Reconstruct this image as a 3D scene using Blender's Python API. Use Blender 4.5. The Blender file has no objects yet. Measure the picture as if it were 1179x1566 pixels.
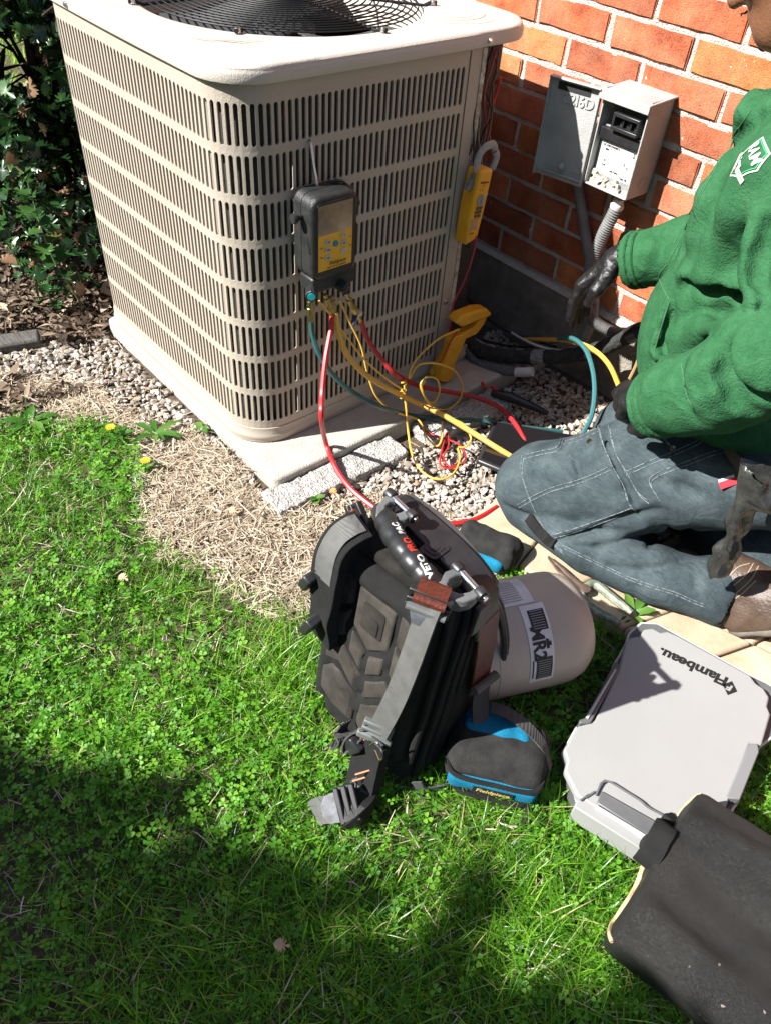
import bpy, bmesh, math, random
import numpy as np
from mathutils import Vector, Matrix, Quaternion
from mathutils.bvhtree import BVHTree
random.seed(7); RNG = np.random.default_rng(11)
S = bpy.context.scene
COL = S.collection
R_ = math.radians

# ---------------------------------------------------------------- camera
FPX = 1196.596                      # focal length in photo pixels (photo 1179 px wide)
CAM = np.array([1.338, -1.590, 1.1717])
CR = np.array([[0.638687, 0.767098, 0.060325], [0.56375, -0.413136, -0.715188], [-0.523697, 0.490789, -0.696316]])
_u, _s, _v = np.linalg.svd(CR); CR = _u @ _v
cam_d = bpy.data.cameras.new('camera'); cam = bpy.data.objects.new('camera', cam_d); COL.objects.link(cam)
M4 = Matrix.Identity(4)
for i in range(3):
    M4[i][0] = CR[0][i]; M4[i][1] = -CR[1][i]; M4[i][2] = -CR[2][i]; M4[i][3] = CAM[i]
cam.matrix_world = M4
cam_d.sensor_fit = 'HORIZONTAL'; cam_d.sensor_width = 36; cam_d.lens = 36 * FPX / 1179
cam_d.clip_start = .02; cam_d.clip_end = 400
S.camera = cam

# ---------------------------------------------------------------- light
SUN_DIR = Vector((.41, 1.0, -.96)).normalized()       # the way the light travels
w = bpy.data.worlds.new('World'); S.world = w; w.use_nodes = True
nt = w.node_tree; nt.nodes.clear()
sky = nt.nodes.new('ShaderNodeTexSky'); sky.sky_type = 'NISHITA'; sky.sun_disc = False
sky.sun_elevation = math.asin(-SUN_DIR.z); sky.sun_rotation = math.atan2(-SUN_DIR.x, -SUN_DIR.y)
bg = nt.nodes.new('ShaderNodeBackground'); bg.inputs[1].default_value = .07
wo = nt.nodes.new('ShaderNodeOutputWorld')
nt.links.new(sky.outputs[0], bg.inputs[0]); nt.links.new(bg.outputs[0], wo.inputs[0])
sd = bpy.data.lights.new('sun', 'SUN'); sd.energy = 5.0; sd.angle = R_(.5); sd.color = (1, .975, .935)
sun = bpy.data.objects.new('sun', sd); COL.objects.link(sun)
sun.rotation_euler = SUN_DIR.to_track_quat('-Z', 'Y').to_euler(); sun.location = (-1, -4, 4)
S.view_settings.view_transform = 'Standard'; S.view_settings.look = 'None'
S.view_settings.exposure = 1.42; S.view_settings.gamma = 1; S.view_settings.use_curve_mapping = False
S.cycles.max_bounces = 6; S.cycles.transparent_max_bounces = 6

# ---------------------------------------------------------------- measuring: a photo point put on a plane of the place
def ray(x, y): return CR.T @ np.array([(x - 589.5) / FPX, (y - 783) / FPX, 1.])
def hit(x, y, ax, v):
    d = ray(x, y); return Vector(CAM + d * ((v - CAM[ax]) / d[ax]))
def G(x, y, z=0.): return hit(x, y, 2, z)
def hitp(x, y, p, n):
    d = Vector(ray(x, y)); n = Vector(n); c = Vector(CAM); return c + d * ((Vector(p) - c).dot(n) / d.dot(n))
def proj(X):
    c = CR @ (np.asarray(X, float) - CAM); return 589.5 + FPX * c[0] / c[2], 783 + FPX * c[1] / c[2]

# ---------------------------------------------------------------- materials
def mat(name, c, rough=.6, c2=None, nscale=20., metal=0., bump=0., bscale=200., spec=.5, c3=None, stretch=None, rnd=0., sheen=0., detail=4., contrast=(.35, .65), coords='Object', bump2=None, trans=0., coat=0.):
    m = bpy.data.materials.get(name)
    if m: return m
    m = bpy.data.materials.new(name); m.use_nodes = True
    n = m.node_tree.nodes; L = m.node_tree.links; b = n['Principled BSDF']
    b.inputs['Base Color'].default_value = (*c, 1); b.inputs['Roughness'].default_value = rough
    b.inputs['Metallic'].default_value = metal; b.inputs['Specular IOR Level'].default_value = spec
    if sheen: b.inputs['Sheen Weight'].default_value = sheen; b.inputs['Sheen Roughness'].default_value = .4
    if coat: b.inputs['Coat Weight'].default_value = coat; b.inputs['Coat Roughness'].default_value = .15
    tc = n.new('ShaderNodeTexCoord'); src = tc.outputs[coords]
    if stretch:
        mp = n.new('ShaderNodeMapping'); mp.inputs['Scale'].default_value = stretch; L.new(src, mp.inputs[0]); src = mp.outputs[0]
    last = None
    if c2 is not None:
        t = n.new('ShaderNodeTexNoise'); t.inputs['Scale'].default_value = nscale; t.inputs['Detail'].default_value = detail; t.inputs['Roughness'].default_value = .65
        L.new(src, t.inputs['Vector'])
        r = n.new('ShaderNodeValToRGB'); r.color_ramp.elements[0].position = contrast[0]; r.color_ramp.elements[1].position = contrast[1]
        r.color_ramp.elements[0].color = (*c, 1); r.color_ramp.elements[1].color = (*c2, 1)
        if c3 is not None:
            e = r.color_ramp.elements.new(.5 * (contrast[0] + contrast[1])); e.color = (*c3, 1)
        L.new(t.outputs[0], r.inputs[0]); last = r.outputs[0]
    if rnd:
        oi = n.new('ShaderNodeObjectInfo'); hs = n.new('ShaderNodeHueSaturation')
        mr = n.new('ShaderNodeMapRange'); mr.inputs[3].default_value = 1 - rnd; mr.inputs[4].default_value = 1 + rnd
        L.new(oi.outputs['Random'], mr.inputs[0]); L.new(mr.outputs[0], hs.inputs['Value'])
        if last: L.new(last, hs.inputs['Color'])
        else: hs.inputs['Color'].default_value = (*c, 1)
        last = hs.outputs[0]
    if last: L.new(last, b.inputs['Base Color'])
    if bump:
        t2 = n.new('ShaderNodeTexNoise'); t2.inputs['Scale'].default_value = bscale; t2.inputs['Detail'].default_value = 5
        L.new(src, t2.inputs['Vector'])
        bp = n.new('ShaderNodeBump'); bp.inputs['Strength'].default_value = min(1, bump); bp.inputs['Distance'].default_value = .002 if bump <= 1 else .002 * bump
        L.new(t2.outputs[0], bp.inputs['Height']); out = bp.outputs[0]
        if bump2:
            t3 = n.new('ShaderNodeTexNoise'); t3.inputs['Scale'].default_value = bump2[1]; L.new(src, t3.inputs['Vector'])
            bp2 = n.new('ShaderNodeBump'); bp2.inputs['Strength'].default_value = bump2[0]; bp2.inputs['Distance'].default_value = bump2[2]
            L.new(t3.outputs[0], bp2.inputs['Height']); L.new(out, bp2.inputs['Normal']); out = bp2.outputs[0]
        L.new(out, b.inputs['Normal'])
    return m

def leaf_mat(name, stops, rough=.5, trans=.35, spec=.4):
    """colour of each blade or leaf from its own random tint"""
    m = bpy.data.materials.new(name); m.use_nodes = True
    n = m.node_tree.nodes; L = m.node_tree.links; b = n['Principled BSDF']
    a = n.new('ShaderNodeAttribute'); a.attribute_name = 'tint'
    r = n.new('ShaderNodeValToRGB'); els = r.color_ramp.elements
    while len(els) < len(stops): els.new(.5)
    for e, (p, c) in zip(els, stops): e.position = p; e.color = (*c, 1)
    L.new(a.outputs['Fac'], r.inputs[0]); L.new(r.outputs[0], b.inputs['Base Color'])
    b.inputs['Roughness'].default_value = rough; b.inputs['Specular IOR Level'].default_value = spec
    if trans:
        tr = n.new('ShaderNodeBsdfTranslucent'); mx = n.new('ShaderNodeMixShader'); mx.inputs[0].default_value = trans
        hs = n.new('ShaderNodeHueSaturation'); hs.inputs['Value'].default_value = 1.3; L.new(r.outputs[0], hs.inputs['Color']); L.new(hs.outputs[0], tr.inputs[0])
        L.new(b.outputs[0], mx.inputs[1]); L.new(tr.outputs[0], mx.inputs[2]); L.new(mx.outputs[0], n['Material Output'].inputs[0])
    return m

# ---------------------------------------------------------------- objects
def link(o, parent=None):
    COL.objects.link(o)
    if parent is not None:
        o.parent = parent
        if parent.type == 'EMPTY': o.location = -parent.location
    return o
def thing(name, label, cat, loc=(0, 0, 0), group=None):
    o = bpy.data.objects.new(name, None); o.empty_display_size = .05; COL.objects.link(o); o.location = loc
    return tag(o, label, cat, group)
def tag(o, label=None, cat=None, group=None, kind=None):
    if label: o['label'] = label
    if cat: o['category'] = cat
    if group: o['group'] = group
    if kind: o['kind'] = kind
    return o
def mesh_np(name, V, F, smooth=True):
    """V (n,3); F (m,k) faces of one size, or a list of such arrays"""
    me = bpy.data.meshes.new(name); V = np.asarray(V, np.float32).reshape(-1, 3)
    Fs = F if isinstance(F, list) else [F]
    Fs = [np.asarray(f, np.int32) for f in Fs if len(f)]
    me.vertices.add(len(V)); me.vertices.foreach_set('co', V.ravel())
    idx = np.concatenate([f.ravel() for f in Fs]); cnt = np.concatenate([np.full(len(f), f.shape[1], np.int32) for f in Fs])
    me.loops.add(len(idx)); me.loops.foreach_set('vertex_index', idx)
    me.polygons.add(len(cnt)); st = np.concatenate([[0], np.cumsum(cnt)[:-1]]).astype(np.int32)
    me.polygons.foreach_set('loop_start', st)
    me.update(calc_edges=True); me.validate()
    if smooth: me.polygons.foreach_set('use_smooth', np.ones(len(me.polygons), bool))
    return me
def add(name, me, m, parent=None, sharp=None, bev=0., seg=2):
    me.name = name
    o = bpy.data.objects.new(name, me)
    if m is not None: me.materials.append(m)
    link(o, parent)
    if sharp is not None:
        me.polygons.foreach_set('use_smooth', np.ones(len(me.polygons), bool)); me.set_sharp_from_angle(angle=R_(sharp))
    if bev:
        md = o.modifiers.new('bevel', 'BEVEL'); md.width = bev; md.segments = seg; md.limit_method = 'ANGLE'; md.angle_limit = R_(35); md.harden_normals = False
    return o

def spline(pts, n=8, closed=False):
    """Catmull-Rom through the points"""
    P = [Vector(p) for p in pts]; out = []
    N = len(P); rng = N if closed else N - 1
    for i in range(rng):
        a = P[i - 1] if (i or closed) else P[0] * 2 - P[1]
        b = P[i]; c = P[(i + 1) % N]; d = P[(i + 2) % N] if (i + 2 < N or closed) else P[-1] * 2 - P[-2]
        for k in range(n):
            t = k / n
            out.append(.5 * ((2 * b) + (c - a) * t + (2 * a - 5 * b + 4 * c - d) * t * t + (3 * b - a - 3 * c + d) * t ** 3))
    if not closed: out.append(P[-1])
    return out

class MB:
    """collects shapes; .add links them as one mesh object"""
    def __init__(s): s.v = []; s.f = []; s.X = None
    def put(s, V, F):
        o = len(s.v)
        for p in V:
            p = Vector(p); s.v.append(s.X @ p if s.X is not None else p)
        s.f += [tuple(o + i for i in q) for q in F]
    def box(s, c, h, rot=None, taper=1.):
        V = []
        for z in (-1, 1):
            for x, y in ((-1, -1), (1, -1), (1, 1), (-1, 1)):
                k = taper if z > 0 else 1
                p = Vector((x * h[0] * k, y * h[1] * k, z * h[2])); V.append((rot @ p if rot is not None else p) + Vector(c))
        s.put(V, [(0, 3, 2, 1), (4, 5, 6, 7), (0, 1, 5, 4), (1, 2, 6, 5), (2, 3, 7, 6), (3, 0, 4, 7)])
    def prism(s, poly, lo, hi, f=lambda x, y, z: Vector((x, y, z))):
        n = len(poly); V = [f(x, y, lo) for x, y in poly] + [f(x, y, hi) for x, y in poly]
        s.put(V, [tuple(range(n - 1, -1, -1)), tuple(range(n, 2 * n))] + [(i, (i + 1) % n, n + (i + 1) % n, n + i) for i in range(n)])
    def tube(s, pts, r, n=8, caps=True, closed=False, flat=1., up=None):
        P = [Vector(p) for p in pts]; N = len(P); rr = r if hasattr(r, '__len__') else [r] * N
        fr = None; V = []
        for i in range(N):
            a = P[i - 1] if (i or closed) else P[0]; b = P[(i + 1) % N] if (i < N - 1 or closed) else P[-1]
            t = (b - a).normalized() if (b - a).length > 1e-9 else Vector((0, 0, 1))
            if fr is None or up is not None:
                q = Vector(up) if up is not None else (Vector((0, 0, 1)) if abs(t.z) < .9 else Vector((1, 0, 0)))
                x = t.cross(q).normalized()
            else: x = (fr - t * fr.dot(t)).normalized()
            fr = x; y = t.cross(x)
            for k in range(n):
                an = 2 * math.pi * k / n
                V.append(P[i] + rr[i] * (x * math.cos(an) + y * (math.sin(an) * flat)))
        F = []
        for i in range(N if closed else N - 1):
            j = (i + 1) % N
            for k in range(n): F.append((i * n + k, i * n + (k + 1) % n, j * n + (k + 1) % n, j * n + k))
        if caps and not closed:
            F.append(tuple(range(n - 1, -1, -1))); F.append(tuple((N - 1) * n + k for k in range(n)))
        s.put(V, F)
    def strap(s, pts, wd, w, t):
        """a flat band along pts; wd = width direction (one, or one per point)"""
        P = [Vector(p) for p in pts]; N = len(P); V = []
        for i in range(N):
            tn = (P[min(i + 1, N - 1)] - P[max(i - 1, 0)]).normalized()
            d = Vector(wd[i] if hasattr(wd[0], '__len__') else wd); d = (d - tn * d.dot(tn)).normalized(); nn = tn.cross(d)
            ww = w[i] if hasattr(w, '__len__') else w
            for a, b in ((-1, -1), (1, -1), (1, 1), (-1, 1)): V.append(P[i] + d * (a * ww / 2) + nn * (b * t / 2))
        F = [(3, 2, 1, 0), tuple((N - 1) * 4 + k for k in range(4))]
        for i in range(N - 1):
            for k in range(4): F.append((i * 4 + k, i * 4 + (k + 1) % 4, i * 4 + 4 + (k + 1) % 4, i * 4 + 4 + k))
        s.put(V, F)
    def lathe(s, prof, c, ax=(0, 0, 1), n=24, closed=False):
        q = Vector((0, 0, 1)).rotation_difference(Vector(ax).normalized()); V = []; N = len(prof)
        for r, z in prof:
            for k in range(n):
                an = 2 * math.pi * k / n; V.append(Vector(c) + q @ Vector((r * math.cos(an), r * math.sin(an), z)))
        F = [(i * n + k, i * n + (k + 1) % n, (i + 1) * n + (k + 1) % n, (i + 1) * n + k) for i in range(N - 1) for k in range(n)]
        if prof[0][0] > 1e-6: F.append(tuple(range(n - 1, -1, -1)))
        if prof[-1][0] > 1e-6: F.append(tuple((N - 1) * n + k for k in range(n)))
        s.put(V, F)
    def mesh(s, name='m'):
        me = bpy.data.meshes.new(name); me.from_pydata([tuple(v) for v in s.v], [], s.f); me.update()
        bm = bmesh.new(); bm.from_mesh(me); bmesh.ops.remove_doubles(bm, verts=bm.verts, dist=1e-6); bmesh.ops.recalc_face_normals(bm, faces=bm.faces); bm.to_mesh(me); bm.free()
        return me
    def add(s, name, m, parent=None, sharp=35, bev=0., seg=2): return add(name, s.mesh(name), m, parent, sharp, bev, seg)

def frame(o, x, y, z):
    m = Matrix.Identity(4)
    for i in range(3): m[i][0] = x[i]; m[i][1] = y[i]; m[i][2] = z[i]; m[i][3] = o[i]
    return m

# value noise on points (numpy)
_LAT = np.random.default_rng(3).random((32, 32, 32)).astype(np.float32)
def vnoise(P, scale):
    Q = np.asarray(P, np.float32) * scale; I = np.floor(Q).astype(np.int32); f = Q - I; f = f * f * (3 - 2 * f); out = 0
    for dx in (0, 1):
        for dy in (0, 1):
            for dz in (0, 1):
                wgt = (f[..., 0] if dx else 1 - f[..., 0]) * (f[..., 1] if dy else 1 - f[..., 1]) * (f[..., 2] if dz else 1 - f[..., 2])
                out = out + wgt * _LAT[(I[..., 0] + dx) & 31, (I[..., 1] + dy) & 31, (I[..., 2] + dz) & 31]
    return out - .5

class Field:
    """a solid built from blended round shapes on a grid, then skinned"""
    def __init__(s, lo, hi, h):
        s.lo = np.array(lo, np.float32); s.h = h; s.n = (np.ceil((np.array(hi) - s.lo) / h).astype(int) + 1)
        s.D = np.full(s.n, .2, np.float32)
    def _sub(s, lo, hi, pad):
        a = np.clip(np.floor((np.array(lo) - pad - s.lo) / s.h).astype(int), 0, s.n); b = np.clip(np.ceil((np.array(hi) + pad - s.lo) / s.h).astype(int) + 1, 0, s.n)
        if (b <= a).any(): return None, None
        ax = [s.lo[i] + s.h * np.arange(a[i], b[i], dtype=np.float32) for i in range(3)]
        return tuple(slice(a[i], b[i]) for i in range(3)), np.stack(np.meshgrid(*ax, indexing='ij'), -1)
    def _mix(s, sl, d, k, op):
        D = s.D[sl]
        if op == 'add': h = np.clip(.5 + .5 * (D - d) / k, 0, 1); s.D[sl] = D * (1 - h) + d * h - k * h * (1 - h)
        elif op == 'sub': h = np.clip(.5 - .5 * (D + d) / k, 0, 1); s.D[sl] = D * (1 - h) - d * h + k * h * (1 - h)
    def cap(s, a, b, ra, rb=None, k=.01, op='add', flat=None):
        """tapered capsule; flat=(axis, factor) squashes it along an axis"""
        rb = ra if rb is None else rb; a = np.array(a, np.float32); b = np.array(b, np.float32); m = max(ra, rb)
        sl, P = s._sub(np.minimum(a, b), np.maximum(a, b), m + k * 2 + 3 * s.h)
        if sl is None: return
        ab = b - a; p = P - a; t = np.clip((p @ ab) / max(float(ab @ ab), 1e-9), 0, 1); v = p - t[..., None] * ab
        if flat is not None:
            f = np.array(flat[0], np.float32); f = f / np.linalg.norm(f); c = v @ f; v = v + (c * (1 / flat[1] - 1))[..., None] * f
        d = np.sqrt((v * v).sum(-1)) - (ra + (rb - ra) * t)
        if flat is not None: d = d * min(1, flat[1] * 1.2)
        s._mix(sl, d, k, op)
    def poly(s, pts, r, k=.01, op='add', flat=None):
        rr = r if hasattr(r, '__len__') else [r] * len(pts)
        for i in range(len(pts) - 1): s.cap(pts[i], pts[i + 1], rr[i], rr[i + 1], k, op, flat)
    def ell(s, c, r, rot=None, k=.01, op='add'):
        c = np.array(c, np.float32); r = np.array(r, np.float32); m = float(r.max())
        sl, P = s._sub(c, c, m + k * 2 + 3 * s.h)
        if sl is None: return
        p = P - c
        if rot is not None: p = p @ np.array(rot, np.float32)
        q = p / r; l = np.sqrt((q * q).sum(-1)); g = np.sqrt(((p / (r * r)) ** 2).sum(-1)) + 1e-6
        s._mix(sl, np.where(l < 1e-3, -float(r.min()), l * (l - 1) / g), k, op)
    def box(s, c, h, rot=None, r=.01, k=.01, op='add'):
        c = np.array(c, np.float32); h = np.array(h, np.float32); m = float(np.linalg.norm(h))
        sl, P = s._sub(c, c, m + k * 2 + 3 * s.h)
        if sl is None: return
        p = P - c
        if rot is not None: p = p @ np.array(rot, np.float32)
        q = np.abs(p) - (h - r)
        s._mix(sl, np.sqrt((np.maximum(q, 0) ** 2).sum(-1)) + np.minimum(q.max(-1), 0) - r, k, op)
    def noise(s, amp, scale, seed=0.):
        ax = [s.lo[i] + s.h * np.arange(s.n[i], dtype=np.float32) for i in range(3)]
        m = np.abs(s.D) < .03
        P = np.stack(np.meshgrid(*ax, indexing='ij'), -1)[m] + seed
        s.D[m] += amp * 2 * vnoise(P, scale)
    def cut(s, p, n):
        ax = [s.lo[i] + s.h * np.arange(s.n[i], dtype=np.float32) for i in range(3)]
        P = np.stack(np.meshgrid(*ax, indexing='ij'), -1); n = np.array(n, np.float32); n /= np.linalg.norm(n)
        s.D = np.maximum(s.D, ((P - np.array(p, np.float32)) @ n))
    def mesh(s, name='m', smooth=2):
        D = s.D; sg = D < 0
        D = np.where(D == 0, 1e-6, D)
        nx, ny, nz = D.shape; acc = np.zeros((nx - 1, ny - 1, nz - 1, 3), np.float32); cnt = np.zeros((nx - 1, ny - 1, nz - 1), np.float32)
        offs = [(i, j, k) for i in (0, 1) for j in (0, 1) for k in (0, 1)]
        def cr(o): return D[o[0]:nx - 1 + o[0], o[1]:ny - 1 + o[1], o[2]:nz - 1 + o[2]]
        for o in offs:
            for a in range(3):
                if o[a]: continue
                q = list(o); q[a] = 1; d0 = cr(o); d1 = cr(q); x = (d0 < 0) != (d1 < 0)
                t = np.where(x, d0 / (d0 - d1 + (d0 == d1)), 0)
                for b in range(3): acc[..., b] += np.where(x, (o[b] + (t if b == a else 0)), 0)
                cnt += x
        act = cnt > 0; idx = np.full(act.shape, -1, np.int32); idx[act] = np.arange(act.sum())
        I = np.argwhere(act); V = s.lo + s.h * (I + acc[act] / cnt[act][:, None])
        quads = []
        for a in range(3):
            b, c = (a + 1) % 3, (a + 2) % 3
            lo = [slice(None)] * 3; hi = [slice(None)] * 3; lo[a] = slice(0, -1); hi[a] = slice(1, None)
            s0 = sg[tuple(lo)]; s1 = sg[tuple(hi)]; E = np.argwhere(s0 != s1)
            E = E[(E[:, b] > 0) & (E[:, c] > 0) & (E[:, b] < D.shape[b] - 1) & (E[:, c] < D.shape[c] - 1)]
            if not len(E): continue
            up = s0[tuple(E.T)]
            def at(db, dc):
                q = E.copy(); q[:, b] += db; q[:, c] += dc; return idx[tuple(q.T)]
            Q = np.stack([at(-1, -1), at(0, -1), at(0, 0), at(-1, 0)], 1); Q[~up] = Q[~up][:, ::-1]; quads.append(Q)
        Q = np.concatenate(quads); Q = Q[(Q >= 0).all(1)]
        if smooth:
            e = np.concatenate([Q[:, [0, 1]], Q[:, [1, 2]], Q[:, [2, 3]], Q[:, [3, 0]]])
            for _ in range(smooth):
                sm = np.zeros_like(V); ct = np.zeros(len(V), np.float32)
                for i in range(3):
                    sm[:, i] = np.bincount(e[:, 0], V[e[:, 1], i], len(V)) + np.bincount(e[:, 1], V[e[:, 0], i], len(V))
                ct = np.bincount(e[:, 0], minlength=len(V)) + np.bincount(e[:, 1], minlength=len(V))
                V = V * .4 + .6 * sm / np.maximum(ct, 1)[:, None]
        return mesh_np(name, V, Q)
    def add(s, name, m, parent=None, smooth=2): return add(name, s.mesh(name, smooth), m, parent)

def bvh_of(o):
    me = o.data; return BVHTree.FromPolygons([v.co.copy() for v in me.vertices], [tuple(p.vertices) for p in me.polygons])
def cast(bvh, px, py, off=.001):
    """the place a photo point falls on a built surface"""
    d = Vector(ray(px, py)).normalized(); loc, n, i, dist = bvh.ray_cast(Vector(CAM), d)
    if loc is None:
        best = None
        for t in np.linspace(.5, 3., 120):
            q = bvh.find_nearest(Vector(CAM) + d * float(t))
            if best is None or q[3] < best[3]: best = q
        loc, n = best[0], best[1]
    if n.dot(d) > 0: n = -n
    return loc + n * off, n
def cast_path(bvh, pts, off=.001, n=6):
    """a line over a surface: dense photo points, each put on the surface"""
    q = spline([(x, y, 0) for x, y in pts], n); return [cast(bvh, p.x, p.y, off)[0] for p in q]

def text_mesh(txt, size, bold=0., shear=0., align='CENTER', ext=0., space=1.):
    c = bpy.data.curves.new('text', 'FONT'); c.body = txt; c.size = size; c.align_x = align; c.align_y = 'CENTER'; c.offset = bold; c.shear = shear; c.extrude = ext; c.resolution_u = 3; c.space_character = space
    o = bpy.data.objects.new('text', c); COL.objects.link(o); bpy.context.view_layer.update()
    me = bpy.data.meshes.new_from_object(o.evaluated_get(bpy.context.evaluated_depsgraph_get()))
    bpy.data.objects.remove(o); return me
def decal(name, me, M, m, parent, bvh=None, off=.0012, sub=0.):
    """flat print: mesh in its own plane, put at M, laid onto the surface below it"""
    bm = bmesh.new(); bm.from_mesh(me)
    if sub:
        for _ in range(4):
            e = [x for x in bm.edges if x.calc_length() > sub]
            if not e: break
            bmesh.ops.subdivide_edges(bm, edges=e, cuts=1); bmesh.ops.triangulate(bm, faces=bm.faces)
    bm.transform(M); nz = (M.to_3x3() @ Vector((0, 0, 1))).normalized()
    if bvh:
        for v in bm.verts:
            loc, n, i, d = bvh.ray_cast(v.co + nz * .15, -nz)
            if loc is not None: v.co = loc + nz * off
    me2 = bpy.data.meshes.new(name); bm.to_mesh(me2); bm.free()
    return add(name, me2, m, parent)
def quad_mesh(w, h, n=1):
    V = []; F = []
    for j in range(n + 1):
        for i in range(n + 1): V.append((w * (i / n - .5), h * (j / n - .5), 0))
    for j in range(n):
        for i in range(n): a = j * (n + 1) + i; F.append((a, a + 1, a + n + 2, a + n + 1))
    me = bpy.data.meshes.new('q'); me.from_pydata(V, [], F); return me
def rrect(w, h, r, n=4):
    out = []
    for cx, cy, a0 in ((w / 2 - r, h / 2 - r, 0), (-w / 2 + r, h / 2 - r, 90), (-w / 2 + r, -h / 2 + r, 180), (w / 2 - r, -h / 2 + r, 270)):
        for k in range(n + 1):
            a = R_(a0 + 90 * k / n); out.append((cx + r * math.cos(a), cy + r * math.sin(a)))
    return out
def poly_mesh(pts):
    me = bpy.data.meshes.new('p'); me.from_pydata([(x, y, 0) for x, y in pts], [], [tuple(range(len(pts)))]); return me
# ================================================================ THE SETTING
def poly_in(poly, x, y):
    n = len(poly); c = np.zeros(x.shape, bool); j = n - 1
    for i in range(n):
        xi, yi = poly[i]; xj, yj = poly[j]
        c ^= ((yi > y) != (yj > y)) & (x < (xj - xi) * (y - yi) / (yj - yi + 1e-12) + xi); j = i
    return c
def GP(pts): return [tuple(G(x, y)[:2]) for x, y in pts]

# ground: one sheet to the horizon, finer near the unit
def ground_sheet():
    ax = np.unique(np.concatenate([np.linspace(-60, -4, 15), np.linspace(-4, -1, 16), np.linspace(-1, 2.2, 129), np.linspace(2.2, 5, 15), np.linspace(5, 60, 14)]))
    ay = np.unique(np.concatenate([np.linspace(-60, -5, 14), np.linspace(-5, -2.2, 15), np.linspace(-2.2, .02, 90), np.linspace(.02, 3, 12), np.linspace(3, 60, 14)]))
    X, Y = np.meshgrid(ax, ay, indexing='ij'); P = np.stack([X, Y, 0 * X], -1)
    Z = (vnoise(P, 3.1) * .014 + vnoise(P, 11.) * .008) * (np.abs(X) < 3) * (np.abs(Y) < 3) - .012
    V = np.stack([X, Y, Z], -1).reshape(-1, 3); n, m = X.shape; i = np.arange(n * m).reshape(n, m)
    return mesh_np('ground', V, np.stack([i[:-1, :-1], i[1:, :-1], i[1:, 1:], i[:-1, 1:]], -1).reshape(-1, 4))
M_SOIL = mat('soil', (.045, .032, .02), .95, (.11, .08, .052), 60, bump=2, bscale=120, c3=(.07, .05, .032))
ground = tag(add('ground', ground_sheet(), M_SOIL), kind='structure')

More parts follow.
